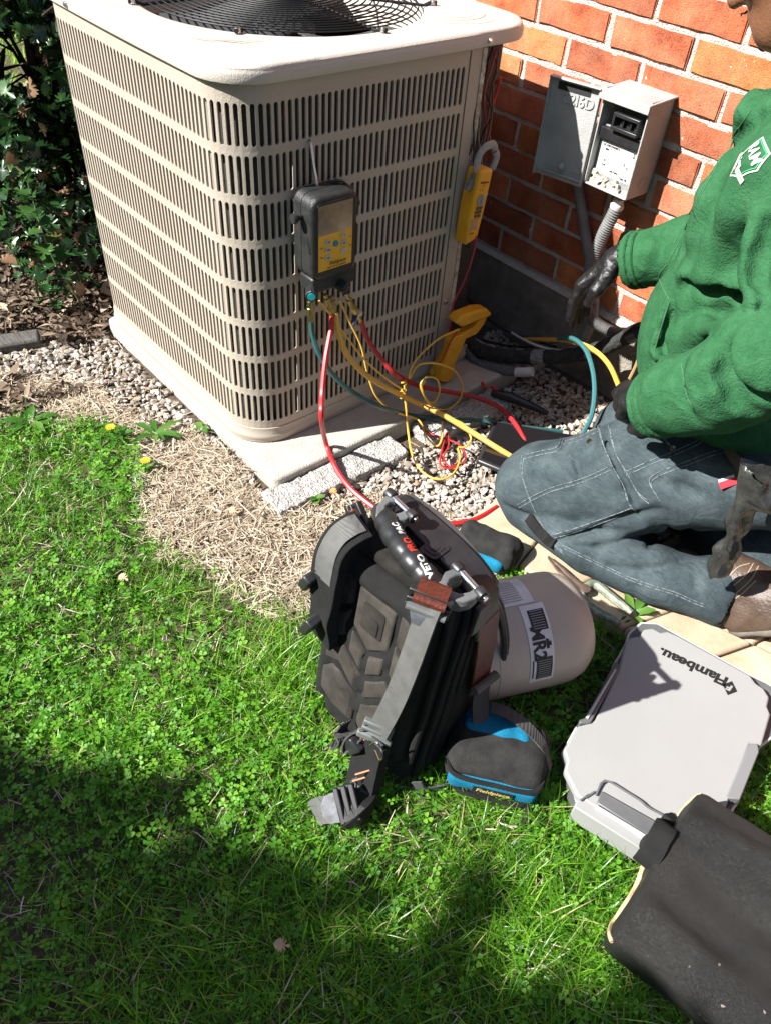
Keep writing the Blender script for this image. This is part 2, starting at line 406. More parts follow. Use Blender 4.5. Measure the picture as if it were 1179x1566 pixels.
# ---------------------------------------------------------------- brick wall
WZ0 = .7510                # bottom of a brick course
CH, MODX, JOINT = .0677, .2032, .0110
def brick_mat():
    m = bpy.data.materials.new('brick_clay'); m.use_nodes = True; n = m.node_tree.nodes; L = m.node_tree.links; b = n['Principled BSDF']
    tc = n.new('ShaderNodeTexCoord'); oi = n.new('ShaderNodeObjectInfo'); ad = n.new('ShaderNodeVectorMath'); ad.operation = 'MULTIPLY_ADD'
    L.new(oi.outputs['Random'], ad.inputs[0]); ad.inputs[1].default_value = (37, 11, 23); L.new(tc.outputs['Object'], ad.inputs[2])
    r = n.new('ShaderNodeValToRGB'); e = r.color_ramp.elements
    e[0].position = 0; e[0].color = (.36, .10, .042, 1); e[1].position = 1; e[1].color = (.55, .205, .058, 1)
    for p, c in ((.25, (.44, .135, .06)), (.5, (.40, .115, .055)), (.75, (.50, .17, .06))): x = e.new(p); x.color = (*c, 1)
    L.new(oi.outputs['Random'], r.inputs[0])
    nz = n.new('ShaderNodeTexNoise'); nz.inputs['Scale'].default_value = 14; nz.inputs['Detail'].default_value = 6; nz.inputs['Roughness'].default_value = .7; L.new(ad.outputs[0], nz.inputs['Vector'])
    r2 = n.new('ShaderNodeValToRGB'); r2.color_ramp.elements[0].position = .36; r2.color_ramp.elements[0].color = (.45, .30, .32, 1); r2.color_ramp.elements[1].position = .62; r2.color_ramp.elements[1].color = (1.12, 1.05, 1, 1)
    L.new(nz.outputs[0], r2.inputs[0])
    mx = n.new('ShaderNodeMix'); mx.data_type = 'RGBA'; mx.blend_type = 'MULTIPLY'; mx.inputs[0].default_value = .75; L.new(r.outputs[0], mx.inputs[6]); L.new(r2.outputs[0], mx.inputs[7])
    # wire-cut drag marks run up the face; pale grit and dark pits
    mp = n.new('ShaderNodeMapping'); mp.inputs['Scale'].default_value = (260, 30, 22); L.new(ad.outputs[0], mp.inputs[0])
    n2 = n.new('ShaderNodeTexNoise'); n2.inputs['Scale'].default_value = 1; n2.inputs['Detail'].default_value = 3; L.new(mp.outputs[0], n2.inputs['Vector'])
    n3 = n.new('ShaderNodeTexNoise'); n3.inputs['Scale'].default_value = 330; n3.inputs['Detail'].default_value = 3; L.new(ad.outputs[0], n3.inputs['Vector'])
    r3 = n.new('ShaderNodeValToRGB'); r3.color_ramp.elements[0].position = .34; r3.color_ramp.elements[0].color = (.5, .42, .4, 1); r3.color_ramp.elements[1].position = .5; r3.color_ramp.elements[1].color = (1, 1, 1, 1); L.new(n3.outputs[0], r3.inputs[0])
    mx2 = n.new('ShaderNodeMix'); mx2.data_type = 'RGBA'; mx2.blend_type = 'MULTIPLY'; mx2.inputs[0].default_value = .7; L.new(mx.outputs[2], mx2.inputs[6]); L.new(r3.outputs[0], mx2.inputs[7])
    n4 = n.new('ShaderNodeTexNoise'); n4.inputs['Scale'].default_value = 95; n4.inputs['Detail'].default_value = 2; L.new(ad.outputs[0], n4.inputs['Vector'])
    r4 = n.new('ShaderNodeValToRGB'); r4.color_ramp.elements[0].position = .735; r4.color_ramp.elements[0].color = (0, 0, 0, 1); r4.color_ramp.elements[1].position = .76; r4.color_ramp.elements[1].color = (1, 1, 1, 1); L.new(n4.outputs[0], r4.inputs[0])
    mx3 = n.new('ShaderNodeMix'); mx3.data_type = 'RGBA'; L.new(r4.outputs[0], mx3.inputs[0]); L.new(mx2.outputs[2], mx3.inputs[6]); mx3.inputs[7].default_value = (.62, .5, .4, 1)
    ge = n.new('ShaderNodeNewGeometry'); n5 = n.new('ShaderNodeTexNoise'); n5.inputs['Scale'].default_value = 5.5; n5.inputs['Detail'].default_value = 9; n5.inputs['Roughness'].default_value = .75; L.new(ge.outputs['Position'], n5.inputs['Vector'])
    r5 = n.new('ShaderNodeValToRGB'); r5.color_ramp.elements[0].position = .42; r5.color_ramp.elements[0].color = (0, 0, 0, 1); r5.color_ramp.elements[1].position = .72; r5.color_ramp.elements[1].color = (.45, .45, .45, 1); L.new(n5.outputs[0], r5.inputs[0])
    mx5 = n.new('ShaderNodeMix'); mx5.data_type = 'RGBA'; L.new(r5.outputs[0], mx5.inputs[0]); L.new(mx3.outputs[2], mx5.inputs[6]); mx5.inputs[7].default_value = (.50, .30, .19, 1)
    hv = n.new('ShaderNodeHueSaturation'); mr = n.new('ShaderNodeMapRange'); mr.inputs[3].default_value = .78; mr.inputs[4].default_value = 1.18; sc2 = n.new('ShaderNodeMath'); sc2.operation = 'FRACT'; sc3 = n.new('ShaderNodeMath'); sc3.operation = 'MULTIPLY'; sc3.inputs[1].default_value = 17.3; L.new(oi.outputs['Random'], sc3.inputs[0]); L.new(sc3.outputs[0], sc2.inputs[0]); L.new(sc2.outputs[0], mr.inputs[0]); L.new(mr.outputs[0], hv.inputs['Value']); L.new(mx5.outputs[2], hv.inputs['Color'])
    L.new(hv.outputs[0], b.inputs['Base Color']); b.inputs['Roughness'].default_value = .85; b.inputs['Specular IOR Level'].default_value = .25
    av = n.new('ShaderNodeMath'); av.operation = 'ADD'; L.new(n2.outputs[0], av.inputs[0]); L.new(n3.outputs[0], av.inputs[1])
    bp = n.new('ShaderNodeBump'); bp.inputs['Strength'].default_value = .8; bp.inputs['Distance'].default_value = .0025; L.new(av.outputs[0], bp.inputs['Height']); L.new(bp.outputs[0], b.inputs['Normal'])
    return m
M_BRICK = brick_mat()
M_MORT = mat('mortar', (.43, .39, .34), .95, (.58, .535, .475), 45, bump=3.5, bscale=260, spec=.2, bump2=(.5, 60, .004))
M_FOUND = mat('foundation_concrete', (.17, .15, .125), .95, (.28, .25, .21), 14, bump=3, bscale=150, spec=.2, c3=(.22, .195, .16))
wall = thing('brick_wall', 'orange-red brick house wall with pale mortar joints above a grey concrete footing', 'wall', (0, 0, 0))
def one_brick(w, seed):
    r = np.random.default_rng(seed); bm = bmesh.new(); bmesh.ops.create_cube(bm, size=1)
    bmesh.ops.scale(bm, vec=(w, .09, CH - JOINT), verts=bm.verts)
    e = [x for x in bm.edges if abs(x.verts[0].co.x - x.verts[1].co.x) > w * .5]; bmesh.ops.subdivide_edges(bm, edges=e, cuts=5)
    for v in bm.verts: v.co += Vector((r.normal(0, .0007), 0, r.normal(0, .0007))); v.co.y += r.normal(0, .0006)
    fe = [x for x in bm.edges if all(v.co.y < 0 for v in x.verts) and x.is_boundary is False]
    fe = [x for x in fe if abs(x.calc_face_angle(0)) > .6]
    bmesh.ops.bevel(bm, geom=fe, offset=.0028, segments=2, affect='EDGES')
    me = bpy.data.meshes.new('brick'); bm.to_mesh(me); bm.free(); me.materials.append(M_BRICK); return me
BRICKS = [one_brick(MODX - JOINT, k) for k in range(7)]
HALF = [one_brick(MODX / 2 - JOINT, 90 + k) for k in range(3)]
n_b = 0; far = MB(); half_rows = {2: .06}
for c in range(-14, 31):                # course c: brick bottoms at WZ0 - c*CH
    zb = WZ0 - c * CH
    if zb < .19: continue
    k0 = .5 if c % 2 else 0
    for i in range(-24, 34):
        x = (i + k0) * MODX + MODX / 2
        if c == 2: x -= .016
        if x < -4.2 or x > 5.5: continue
        ctr = Vector((x + RNG.normal(0, .0012), .045 + RNG.normal(0, .0008), zb + (CH - JOINT) / 2 + RNG.normal(0, .0006)))
        if -.75 < x < 1.7 and zb < 1.36 and n_b < 298:
            o = bpy.data.objects.new('brick', BRICKS[(i * 3 + c * 5) % 7]); link(o, wall); o.location = ctr; n_b += 1
            if RNG.random() < .5: o.scale.x = -1
        else: far.box(ctr, ((MODX - JOINT) / 2, .045, (CH - JOINT) / 2))
tag(far.add('brick', M_BRICK, wall), kind='stuff')
def rough_slab(x0, x1, y, z0, z1, nx, nz, amp, th, seed):
    X, Z = np.meshgrid(np.linspace(x0, x1, nx), np.linspace(z0, z1, nz), indexing='ij'); P = np.stack([X, 0 * X + seed, Z], -1)
    Y = y + amp * (vnoise(P, 40) + .6 * vnoise(P, 130)); n, m = X.shape; i = np.arange(n * m).reshape(n, m)
    V = np.concatenate([np.stack([X, Y, Z], -1).reshape(-1, 3), [[x0, y + th, z0], [x1, y + th, z0], [x1, y + th, z1], [x0, y + th, z1]]])
    Q = np.stack([i[:-1, :-1], i[1:, :-1], i[1:, 1:], i[:-1, 1:]], -1).reshape(-1, 4); b = n * m
    return mesh_np('slab', V, [Q, np.array([[i[0, -1], i[-1, -1], b + 2, b + 3], [b, b + 3, b + 2, b + 1], [i[0, 0], i[0, -1], b + 3, b], [i[-1, 0], b + 1, b + 2, i[-1, -1]]])])
add('mortar', rough_slab(-4.3, 5.6, .0046, .196, 1.72, 900, 150, .0032, .09, 1), M_MORT, wall)
add('footing', rough_slab(-4.3, 5.6, -.004, -.25, .194, 500, 30, .006, .12, 2), M_FOUND, wall)
led = MB(); led.prism([(-.012, .1905), (.02, .186), (.02, .202), (-.004, .1995)], -4.3, 5.6, lambda y, z, x: Vector((x, y, z)))
led.add('mortar_ledge', mat('ledge_mortar', (.42, .37, .31), .95, (.55, .49, .42), 40, bump=3, bscale=200), wall)

# ---------------------------------------------------------------- stone pavers of the path edge
path = thing('path', 'cream stone paver edging', 'path', (0, 0, 0)); del path['label']; del path['category']; path['kind'] = 'structure'
M_PAVE = mat('paver_stone', (.40, .30, .19), .9, (.56, .46, .33), 18, bump=1.0, bscale=700, spec=.2, c3=(.48, .38, .26), rnd=.10, contrast=(.3, .7), detail=8)
def paver(poly, z=.016, seed=0):
    c = Vector((sum(p[0] for p in poly) / len(poly), sum(p[1] for p in poly) / len(poly), 0)); mb = MB()
    mb.prism([(x, y) for x, y in poly], -.05, z)
    o = mb.add('paver', M_PAVE, path, bev=.006, seg=3); return o
pj = .0035
def lerp2(a, b, t): return (a[0] + (b[0] - a[0]) * t, a[1] + (b[1] - a[1]) * t)
# two rows; the joints read off the ground
rowA = [(.585, -.655), (.742, -.655), (.852, -.640), (.975, -.612), (1.110, -.566), (1.30, -.515), (1.50, -.46)]
rowB = [(.572, -.500), (.708, -.520), (.862, -.512), (1.012, -.480), (1.150, -.440), (1.33, -.39), (1.53, -.34)]
rowC = [(.58, -.30), (.73, -.31), (.885, -.31), (1.04, -.29), (1.19, -.25), (1.37, -.2), (1.57, -.15)]
for ra, rb in ((rowA, rowB), (rowB, rowC)):
    for i in range(len(ra) - 1):
        if ra is rowB and i < 2: continue
        q = [ra[i], ra[i + 1], rb[i + 1], rb[i]]; cx_ = sum(p[0] for p in q) / 4; cy_ = sum(p[1] for p in q) / 4
        paver([(p[0] + (cx_ - p[0]) * .032, p[1] + (cy_ - p[1]) * .032) for p in q], z=.012 + RNG.uniform(0, .004))

# ================================================================ AIR CONDITIONER
XR, YN, XL, YB, CRAD = .158, -.905, -.575, -.18, .095
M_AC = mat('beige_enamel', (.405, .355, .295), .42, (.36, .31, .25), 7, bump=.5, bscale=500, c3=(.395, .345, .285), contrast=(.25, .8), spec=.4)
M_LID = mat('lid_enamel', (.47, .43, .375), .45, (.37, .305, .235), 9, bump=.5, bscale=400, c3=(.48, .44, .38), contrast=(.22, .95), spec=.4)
M_COIL = mat('coil_fins', (.040, .036, .030), .8, (.075, .066, .055), 40, stretch=(900, 900, 3), bump=1, bscale=3)  # shade put into the fin colour so slots off the front read black
M_BLK = mat('black_wire', (.008, .008, .008), .55, spec=.25)
M_DARK = mat('dark_interior', (.02, .02, .02), .6)
M_STEEL = mat('zinc_steel', (.55, .53, .5), .35, metal=1.)
ac = thing('air_conditioner', 'beige outdoor air conditioner with slotted sides and a round black fan guard on top', 'air conditioner', (-.21, -.54, .03))
def rsq_path(x0, x1, y0, y1, r, n=14):
    """right side going towards the viewer, round the near corner, along the front, and on"""
    P = []
    for cx, cy, a0 in ((x1 - r, y0 + r, 0), (x0 + r, y0 + r, -90), (x0 + r, y1 - r, -180), (x1 - r, y1 - r, -270)):
        for k in range(n + 1): a = R_(a0 - 90 * k / n); P.append((cx + r * math.cos(a), cy + r * math.sin(a)))
    return P
PTH = [(XR, -.328)] + rsq_path(XL, XR, YN, YB, CRAD)[:45] + [(.02, YB)]
PTH = np.array(PTH); SEG = np.concatenate([[0], np.cumsum(np.linalg.norm(np.diff(PTH, axis=0), axis=1))])
def on(s, off=0.):
    x = np.interp(s, SEG, PTH[:, 0]); y = np.interp(s, SEG, PTH[:, 1])
    if off:
        e = .002; dx = np.interp(s + e, SEG, PTH[:, 0]) - np.interp(s - e, SEG, PTH[:, 0]); dy = np.interp(s + e, SEG, PTH[:, 1]) - np.interp(s - e, SEG, PTH[:, 1]); l = math.hypot(dx, dy); x += dy / l * -off; y -= dx / l * -off
    return x, y
PITCH = .014; rows = [(.744 - .0835 * k, .6755 - .0837 * k) for k in range(8)]
def shell():
    V = []; F = []; D = {}
    def vid(s, z):
        k = (round(s, 5), round(z, 5))
        if k not in D: x, y = on(s); D[k] = len(V); V.append((x, y, z))
        return D[k]
    s_a = .0415; n = int((SEG[-1] - s_a - .03) / PITCH); bounds = [s_a + PITCH * k for k in range(n + 1)]
    zs = [.782, rows[0][0] + .0065] + [(rows[k][1] + rows[k + 1][0]) / 2 for k in range(7)] + [rows[7][1] - .0065, .060]
    cols = [0, .02] + bounds + [SEG[-1]]
    for i in range(len(cols) - 1):
        a, b = cols[i], cols[i + 1]; slot = 2 <= i < len(cols) - 2
        for j in range(len(zs) - 1):
            t, u = zs[j], zs[j + 1]; q = [vid(a, t), vid(b, t), vid(b, u), vid(a, u)]
            if slot and 1 <= j <= 8:
                zt, zb = rows[j - 1]; m = (a + b) / 2; hw = .0041; c = .0022
                h = [vid(m - hw, zt - c * 1.5), vid(m - hw + c, zt), vid(m + hw - c, zt), vid(m + hw, zt - c * 1.5), vid(m + hw, zb + c * 1.5), vid(m + hw - c, zb), vid(m - hw + c, zb), vid(m - hw, zb + c * 1.5)]
                F += [(q[0], q[1], h[2], h[1]), (q[1], h[3], h[2]), (q[1], q[2], h[4], h[3]), (q[2], h[5], h[4]), (q[2], q[3], h[6], h[5]), (q[3], h[7], h[6]), (q[3], q[0], h[0], h[7]), (q[0], h[1], h[0])]
            else: F.append(tuple(q))
    me = bpy.data.meshes.new('cabinet'); me.from_pydata(V, [], F); me.update()
    bm = bmesh.new(); bm.from_mesh(me); bmesh.ops.recalc_face_normals(bm, faces=bm.faces)
    f = bm.faces[0]
    bm.to_mesh(me); bm.free(); return me
cab = add('cabinet', shell(), M_AC, ac); cab.data.polygons.foreach_set('use_smooth', np.zeros(len(cab.data.polygons), bool))
sol = cab.modifiers.new('thick', 'SOLIDIFY'); sol.thickness = .004; sol.offset = -1
# find which way is outward (first face lies on the right side)
if cab.data.polygons[0].normal.x < 0: cab.data.flip_normals()
def band(name, prof, m, n_a=170, closed_path=True, path=None):
    """a skirt following the rounded square: prof = [(outward offset, z)]"""
    P = path or rsq_path(XL, XR, YN, YB, CRAD, 12); V = []; F = []; N = len(P); K = len(prof)
    for i in range(N):
        a, b = P[i - 1], P[(i + 1) % N]; dx, dy = b[0] - a[0], b[1] - a[1]; l = math.hypot(dx, dy) or 1; nx, ny = -dy / l, dx / l
        if nx * (P[i][0] - (XL + XR) / 2) + ny * (P[i][1] - (YN + YB) / 2) < 0: nx, ny = -nx, -ny
        for o, z in prof: V.append((P[i][0] + nx * o, P[i][1] + ny * o, z))
    for i in range(N):
        for k in range(K - 1): F.append((i * K + k, ((i + 1) % N) * K + k, ((i + 1) % N) * K + k + 1, i * K + k + 1))
    mb = MB(); mb.put(V, F); return mb
b = band('base', [(-.03, .034), (.003, .034), (.003, .040), (.0045, .0425), (.0045, .050), (.002, .053), (.002, .070), (-.002, .071)], M_AC); b.add('base_pan', M_AC, ac, sharp=40)
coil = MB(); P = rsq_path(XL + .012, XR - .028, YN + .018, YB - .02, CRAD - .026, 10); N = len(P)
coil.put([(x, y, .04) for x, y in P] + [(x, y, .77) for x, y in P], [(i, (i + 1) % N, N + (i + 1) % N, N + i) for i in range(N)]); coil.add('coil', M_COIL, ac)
gb_ = MB(); gb_.box(((XL + .05 + XR - .075) / 2, YN + .0115, .41), ((XR - .075 - XL - .05) / 2, .0012, .35)); gb_.add('coil_guard', mat('guard_enamel', (.27, .235, .19), .7, (.20, .17, .135), 20), ac)  # tan sheet added behind the front slots, sunlit tone put into its colour
# the lid: skirt, rolled edge, slightly dished plate down to the round opening
CX, CY, OPEN = -.2085, -.5425, .283
def lid_mesh():
    n = 192; P = np.array(rsq_path(XL, XR, YN, YB, CRAD, 40) ); P = np.concatenate([P, P[:1]])
    d = np.concatenate([P[i] + (P[i + 1] - P[i]) * np.linspace(0, 1, 6)[:-1, None] for i in range(len(P) - 1)]); an = np.arctan2(d[:, 1] - CY, d[:, 0] - CX); o = np.argsort(an)
    th = -math.pi + 2 * math.pi * (np.arange(n) + .5) / n; X = np.interp(th, an[o], d[o, 0], period=2 * math.pi); Y = np.interp(th, an[o], d[o, 1], period=2 * math.pi)
    dirx, diry = X - CX, Y - CY; l = np.hypot(dirx, diry); dx, dy = dirx / l, diry / l
    loops = []
    for off, z in ((-.004, .776), (.0115, .776), (.0125, .779), (.0125, .790), (.0115, .7935), (.0095, .796), (.0095, .7985), (.006, .8022), (.0, .8035), (-.012, .8045)): loops.append((X + dx * off, Y + dy * off, z + 0 * X))
    R1 = np.full(n, OPEN + .022)
    for t in (.3, .6, .85): loops.append((CX + dx * (l * (1 - t) + R1 * t), CY + dy * (l * (1 - t) + R1 * t), .8045 - .001 * t + 0 * X))
    for r, z in ((OPEN + .02, .8035), (OPEN + .012, .803), (OPEN + .004, .7995), (OPEN, .792), (OPEN - .004, .75), (OPEN - .02, .72)): loops.append((CX + dx * r, CY + dy * r, z + 0 * X))
    V = np.concatenate([np.stack(q, -1) for q in loops]); F = []
    i = np.arange(n); j = (i + 1) % n
    for k in range(len(loops) - 1): F.append(np.stack([k * n + i, k * n + j, (k + 1) * n + j, (k + 1) * n + i], -1))
    me = mesh_np('lid', V, np.concatenate(F)); return me
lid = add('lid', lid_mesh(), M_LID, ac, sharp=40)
g = MB()
for r in np.arange(.036, .284, .0132):
    z = .815 - .010 * (r / .28) ** 2; g.tube([(CX + r * math.cos(a), CY + r * math.sin(a), z) for a in np.linspace(0, 2 * math.pi, 73)[:-1]], .00165, 5, closed=True)
g.lathe([(0, .817), (.028, .8165), (.032, .813), (.032, .811)], (CX, CY, 0), n=24); g.add('guard_ring', M_BLK, ac)
for k in range(7):
    a = R_(2 + 360 * k / 7); sp = MB(); d = Vector((math.cos(a), math.sin(a), 0)); c = Vector((CX, CY, 0))
    sp.tube([c + d * .025 + Vector((0, 0, .812)), c + d * .15 + Vector((0, 0, .810)), c + d * .285 + Vector((0, 0, .8035)), c + d * .300 + Vector((0, 0, .809)), c + d * .312 + Vector((0, 0, .809))], [.0028, .0028, .003, .0042, .0042], 6)
    o = sp.add('guard_spoke', M_BLK, ac)
    st = MB(); st.lathe([(0, .008), (.0045, .0075), (.006, .003), (.006, 0)], c + d * .304 + Vector((0, 0, .8055)), n=8); st.add('screw', M_STEEL, ac)
M_FAN = mat('fan_blade', (.05, .052, .055), .6)
for k in range(3):
    fb = MB(); V = []; F = []
    for i in range(9):
        r = .06 + .215 * i / 8
        for j in range(7):
            a = R_(120 * k + 20 + (j - 3) * 15 + i * 3); V.append((CX + r * math.cos(a), CY + r * math.sin(a), .748 - .006 * (j - 3)))
    for i in range(8):
        for j in range(6): q = i * 7 + j; F.append((q, q + 1, q + 8, q + 7))
    fb.put(V, F); o = fb.add('fan_blade', M_FAN, ac); o.modifiers.new('t', 'SOLIDIFY').thickness = .002
hb = MB(); hb.lathe([(.065, .70), (.065, .755), (.055, .762), (0, .764)], (CX, CY, 0), n=28); hb.add('fan_hub', M_FAN, ac)
fl = MB(); fl.lathe([(.33, .45), (.0, .45)], (CX, CY, 0), n=32); fl.add('inner_deck', M_DARK, ac)
# scuffs worn into the lid paint
M_SCUFF = mat('rust_scuff', (.30, .215, .15), .7, (.44, .38, .32), 70, contrast=(.4, .6))
def scuff(cx_, cy_, r_s, a0, a1, w_s):
    V = []; F = []
    for i in range(13):
        a = R_(a0 + (a1 - a0) * i / 12); k = math.sin(math.pi * i / 12) * w_s + .0003; V += [(cx_ + (r_s - k) * math.cos(a), cy_ + (r_s - k) * math.sin(a), .8057), (cx_ + (r_s + k) * math.cos(a), cy_ + (r_s + k) * math.sin(a), .8057)]
    for i in range(12): F.append((2 * i, 2 * i + 1, 2 * i + 3, 2 * i + 2))
    me = bpy.data.meshes.new('scuff'); me.from_pydata(V, [], F); add('scuff', me, M_SCUFF, ac)
for q in ((.02, -.30, .055, -70, 40, .0010), (.02, -.30, .075, -60, 50, .0013), (.03, -.30, .095, -75, 35, .0011), (CX, CY, .352, -52, -40, .0011), (CX, CY, .362, -55, -43, .0016), (CX, CY, .372, -60, -50, .0009), (CX, CY, .340, -46, -38, .0008)): scuff(*q)
# screws on the lid skirt, base clips
def screw(p, n, r=.0045, mname=M_STEEL, nm='screw'):
    s_ = MB(); s_.lathe([(0, .0045), (r * .8, .004), (r, .0015), (r * 1.35, .0012), (r * 1.35, 0)], p, n, 10); return s_.add(nm, mname, ac)
screw((.108, -.889, .788), (.55, -.83, 0))
screw((XR + .0125, -.325, .786), (1, 0, 0)); screw((-.40, YN - .0125, .785), (0, -1, 0)); screw((.118, -.883, .046), (.6, -.8, 0))
screw((XR, -.345, .232), (1, 0, 0), .0055)
sm = MB(); sm.box((XR + .0006, -.3615, .41), (.0006, .0011, .36)); sm.add('panel_seam', mat('seam_shadow_gap', (.10, .085, .07), .7), ac)
# open service corner: dark recessed panel, edge strip and loose wiring
rc = MB(); rc.put([(XR - .03, -.327, .05), (.02, YB + .002, .05), (.02, YB + .002, .775), (XR - .03, -.327, .775)], [(0, 1, 2, 3)]); rc.add('service_recess', M_DARK, ac)
es = MB(); es.box((XR + .001, -.3235, .42), (.0012, .0055, .352)); es.add('corner_strip', mat('bare_strip', (.62, .59, .54), .5, (.25, .2, .16), 60, contrast=(.3, .6)), ac)
wires = [((.012, .012, .012), 0), ((.10, .03, .02), 1), ((.35, .02, .02), 2), ((.012, .012, .012), 3), ((.16, .10, .06), 4), ((.02, .02, .02), 5), ((.25, .2, .15), 6), ((.012, .012, .012), 7), ((.10, .03, .02), 8)]
for c_, k in wires:
    r = random.Random(k * 7 + 3); pts = []; z = .772
    while z > .36 + .14 * r.random():
        t = min(1, (.775 - z) / .12); pts.append((XR - .006 + r.uniform(-.018, .012) + .010 * math.sin(k), -.303 + .030 * math.sin(k * 1.7 + z * 9) * t + r.uniform(-.004, .004), z)); z -= r.uniform(.035, .06)
    wr = MB(); wr.tube(spline(pts, 6), .0019, 6); wr.add('wire', mat('wire_%d' % k, c_, .4), ac)
wn = MB(); wn.tube(spline([hit(757, 128, 1, -.27), hit(765, 118, 1, -.27), hit(759, 140, 1, -.265), hit(752, 160, 1, -.27), hit(744, 158, 1, -.28)], 6), .0028, 6); wn.add('wire_connector', mat('red_nut', (.55, .03, .03), .4), ac)

# ---------------------------------------------------------------- pad and block
M_PAD = mat('pad_concrete', (.38, .35, .305), .85, (.48, .445, .395), 22, bump=1.5, bscale=350, spec=.25, c3=(.43, .40, .35), detail=8)
pd = MB(); pd.prism(rrect(.810, .775, .018, 4), -.03, .031, lambda x, y, z: Vector((x - .140, y - .5275, z)))
pad = tag(pd.add('concrete_pad', M_PAD, bev=.0065, seg=3), 'pale smooth concrete slab under the beige air conditioner', 'concrete pad')
M_BLOCK = mat('rough_block', (.33, .32, .295), .95, (.62, .60, .56), 130, bump=6, bscale=230, spec=.2, contrast=(.38, .62))
def rough_block(name, p0, p1, wd, z0, z1, label):
    p0 = Vector(p0); p1 = Vector(p1); L_ = (p1 - p0).length; u = (p1 - p0).normalized(); v = Vector((-u.y, u.x, 0)); F_ = Field((-.02, -.02, z0 - .01), (L_ + .02, wd + .02, z1 + .02), .0035)
    F_.box((L_ / 2, wd / 2, (z0 + z1) / 2), (L_ / 2, wd / 2, (z1 - z0) / 2), r=.006); F_.noise(.0035, 55); F_.noise(.002, 160)
    me = F_.mesh(name, 0); me.transform(frame(p0, u, v, Vector((0, 0, 1)))); return tag(add(name, me, M_BLOCK), label, 'concrete block')
rough_block('concrete_block', (.335, -.955, 0), (.345, -.60, 0), .075, -.04, .014, 'rough grey concrete block lying sunlit beside the slab under the red hose')
rough_block('concrete_block', (.350, -.53, 0), (.355, -.26, 0), .08, -.04, .014, 'rough grey concrete block lying in shade behind the loops of yellow cord')
# ================================================================ ON THE WALL AND THE UNIT
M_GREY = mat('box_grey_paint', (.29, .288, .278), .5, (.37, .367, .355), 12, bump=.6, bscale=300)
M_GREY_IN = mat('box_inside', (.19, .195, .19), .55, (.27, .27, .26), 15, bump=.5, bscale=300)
M_PLASTIC = mat('black_plastic', (.012, .012, .013), .38, (.022, .022, .023), 30)
M_WHITE = mat('white_print', (.52, .51, .49), .6, (.62, .61, .59), 25)
M_INK = mat('black_ink', (.01, .01, .01), .6)
BX0, BX1, BZ0, BZ1, BY = .286, .404, .506, .704, -.084
dis = thing('disconnect_box', 'open grey electrical disconnect box with a white label inside on the brick wall', 'electrical box', (.345, 0, .506))
e = MB()
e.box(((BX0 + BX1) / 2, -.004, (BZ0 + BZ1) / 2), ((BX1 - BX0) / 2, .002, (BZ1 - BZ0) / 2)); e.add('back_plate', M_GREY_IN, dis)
e = MB(); t = .0018
e.box((BX1 - t, (BY - .006) / 2, (BZ0 + BZ1) / 2), (t, -(BY + .006) / 2, (BZ1 - BZ0) / 2 - .001)); e.box((BX0 + t, (BY - .006) / 2, (BZ0 + BZ1) / 2), (t, -(BY + .006) / 2, (BZ1 - BZ0) / 2 - .001))
e.box(((BX0 + BX1) / 2, (BY - .006) / 2, BZ0 + t), ((BX1 - BX0) / 2 - 2 * t, -(BY + .006) / 2, t)); e.add('enclosure', M_GREY, dis, bev=.0012)
e = MB(); e.prism([(0, BZ1 + .001), (BY - .012, BZ1 - .004), (BY - .012, BZ1 - .022), (BY - .009, BZ1 - .022), (BY - .009, BZ1 - .008), (0, BZ1 - .003)], BX0 - .004, BX1 + .005, lambda y, z, x: Vector((x, y, z))); e.add('rain_hood', M_GREY, dis, bev=.0012)
e = MB(); e.lathe([(.0125, 0), (.0125, .0008), (.0115, .0010), (.0112, .0003), (0, .0003)], (BX1, -.040, BZ0 + .028), (1, 0, 0), 24); e.add('knockout', M_GREY, dis)
dfp = -.066
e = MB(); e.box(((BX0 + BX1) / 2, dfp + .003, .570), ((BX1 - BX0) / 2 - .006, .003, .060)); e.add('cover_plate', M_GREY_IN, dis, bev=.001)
lb = thing_lab = decal('label', quad_mesh(.094, .068), frame(Vector(((BX0 + BX1) / 2, dfp - .0006, .566)), Vector((1, 0, 0)), Vector((0, 0, 1)), Vector((0, -1, 0))), M_WHITE, dis)
for tx, sz, dx, dz in (('AC DISCONNECT', .0055, -.020, .026), ('60A', .006, -.030, .018), ('2', .013, .040, .024), ('2 HP', .0045, -.030, -.014), ('240 V MAX', .0048, .0, -.022), ('Type 3R', .006, .027, -.028), ('o', .010, -.03, -.004), ('o', .010, .03, -.004), ('I', .012, .022, .0)):
    decal('print', text_mesh(tx, sz, .0003), frame(Vector(((BX0 + BX1) / 2 + dx, dfp - .0012, .566 + dz)), Vector((1, 0, 0)), Vector((0, 0, 1)), Vector((0, -1, 0))), M_INK, lb)
e = MB(); e.box(((BX0 + BX1) / 2, dfp - .004, .616), ((BX1 - BX0) / 2 - .006, .007, .012)); e.add('fuse_ledge', M_PLASTIC, dis, bev=.002)
po = MB(); po.box((.356, dfp - .016, .661), (.034, .005, .004)); po.box((.356, dfp - .014, .6345), (.034, .008, .004)); po.box((.325, dfp - .011, .648), (.003, .010, .014)); po.box((.387, dfp - .011, .648), (.003, .010, .014)); po.box((.356, dfp - .002, .648), (.031, .003, .012)); po.box((.346, dfp - .006, .648), (.002, .008, .011)); po.box((.366, dfp - .006, .648), (.002, .008, .011)); po.add('pull_out_handle', M_PLASTIC, dis, bev=.0015)
scr = MB(); rr = random.Random(5)
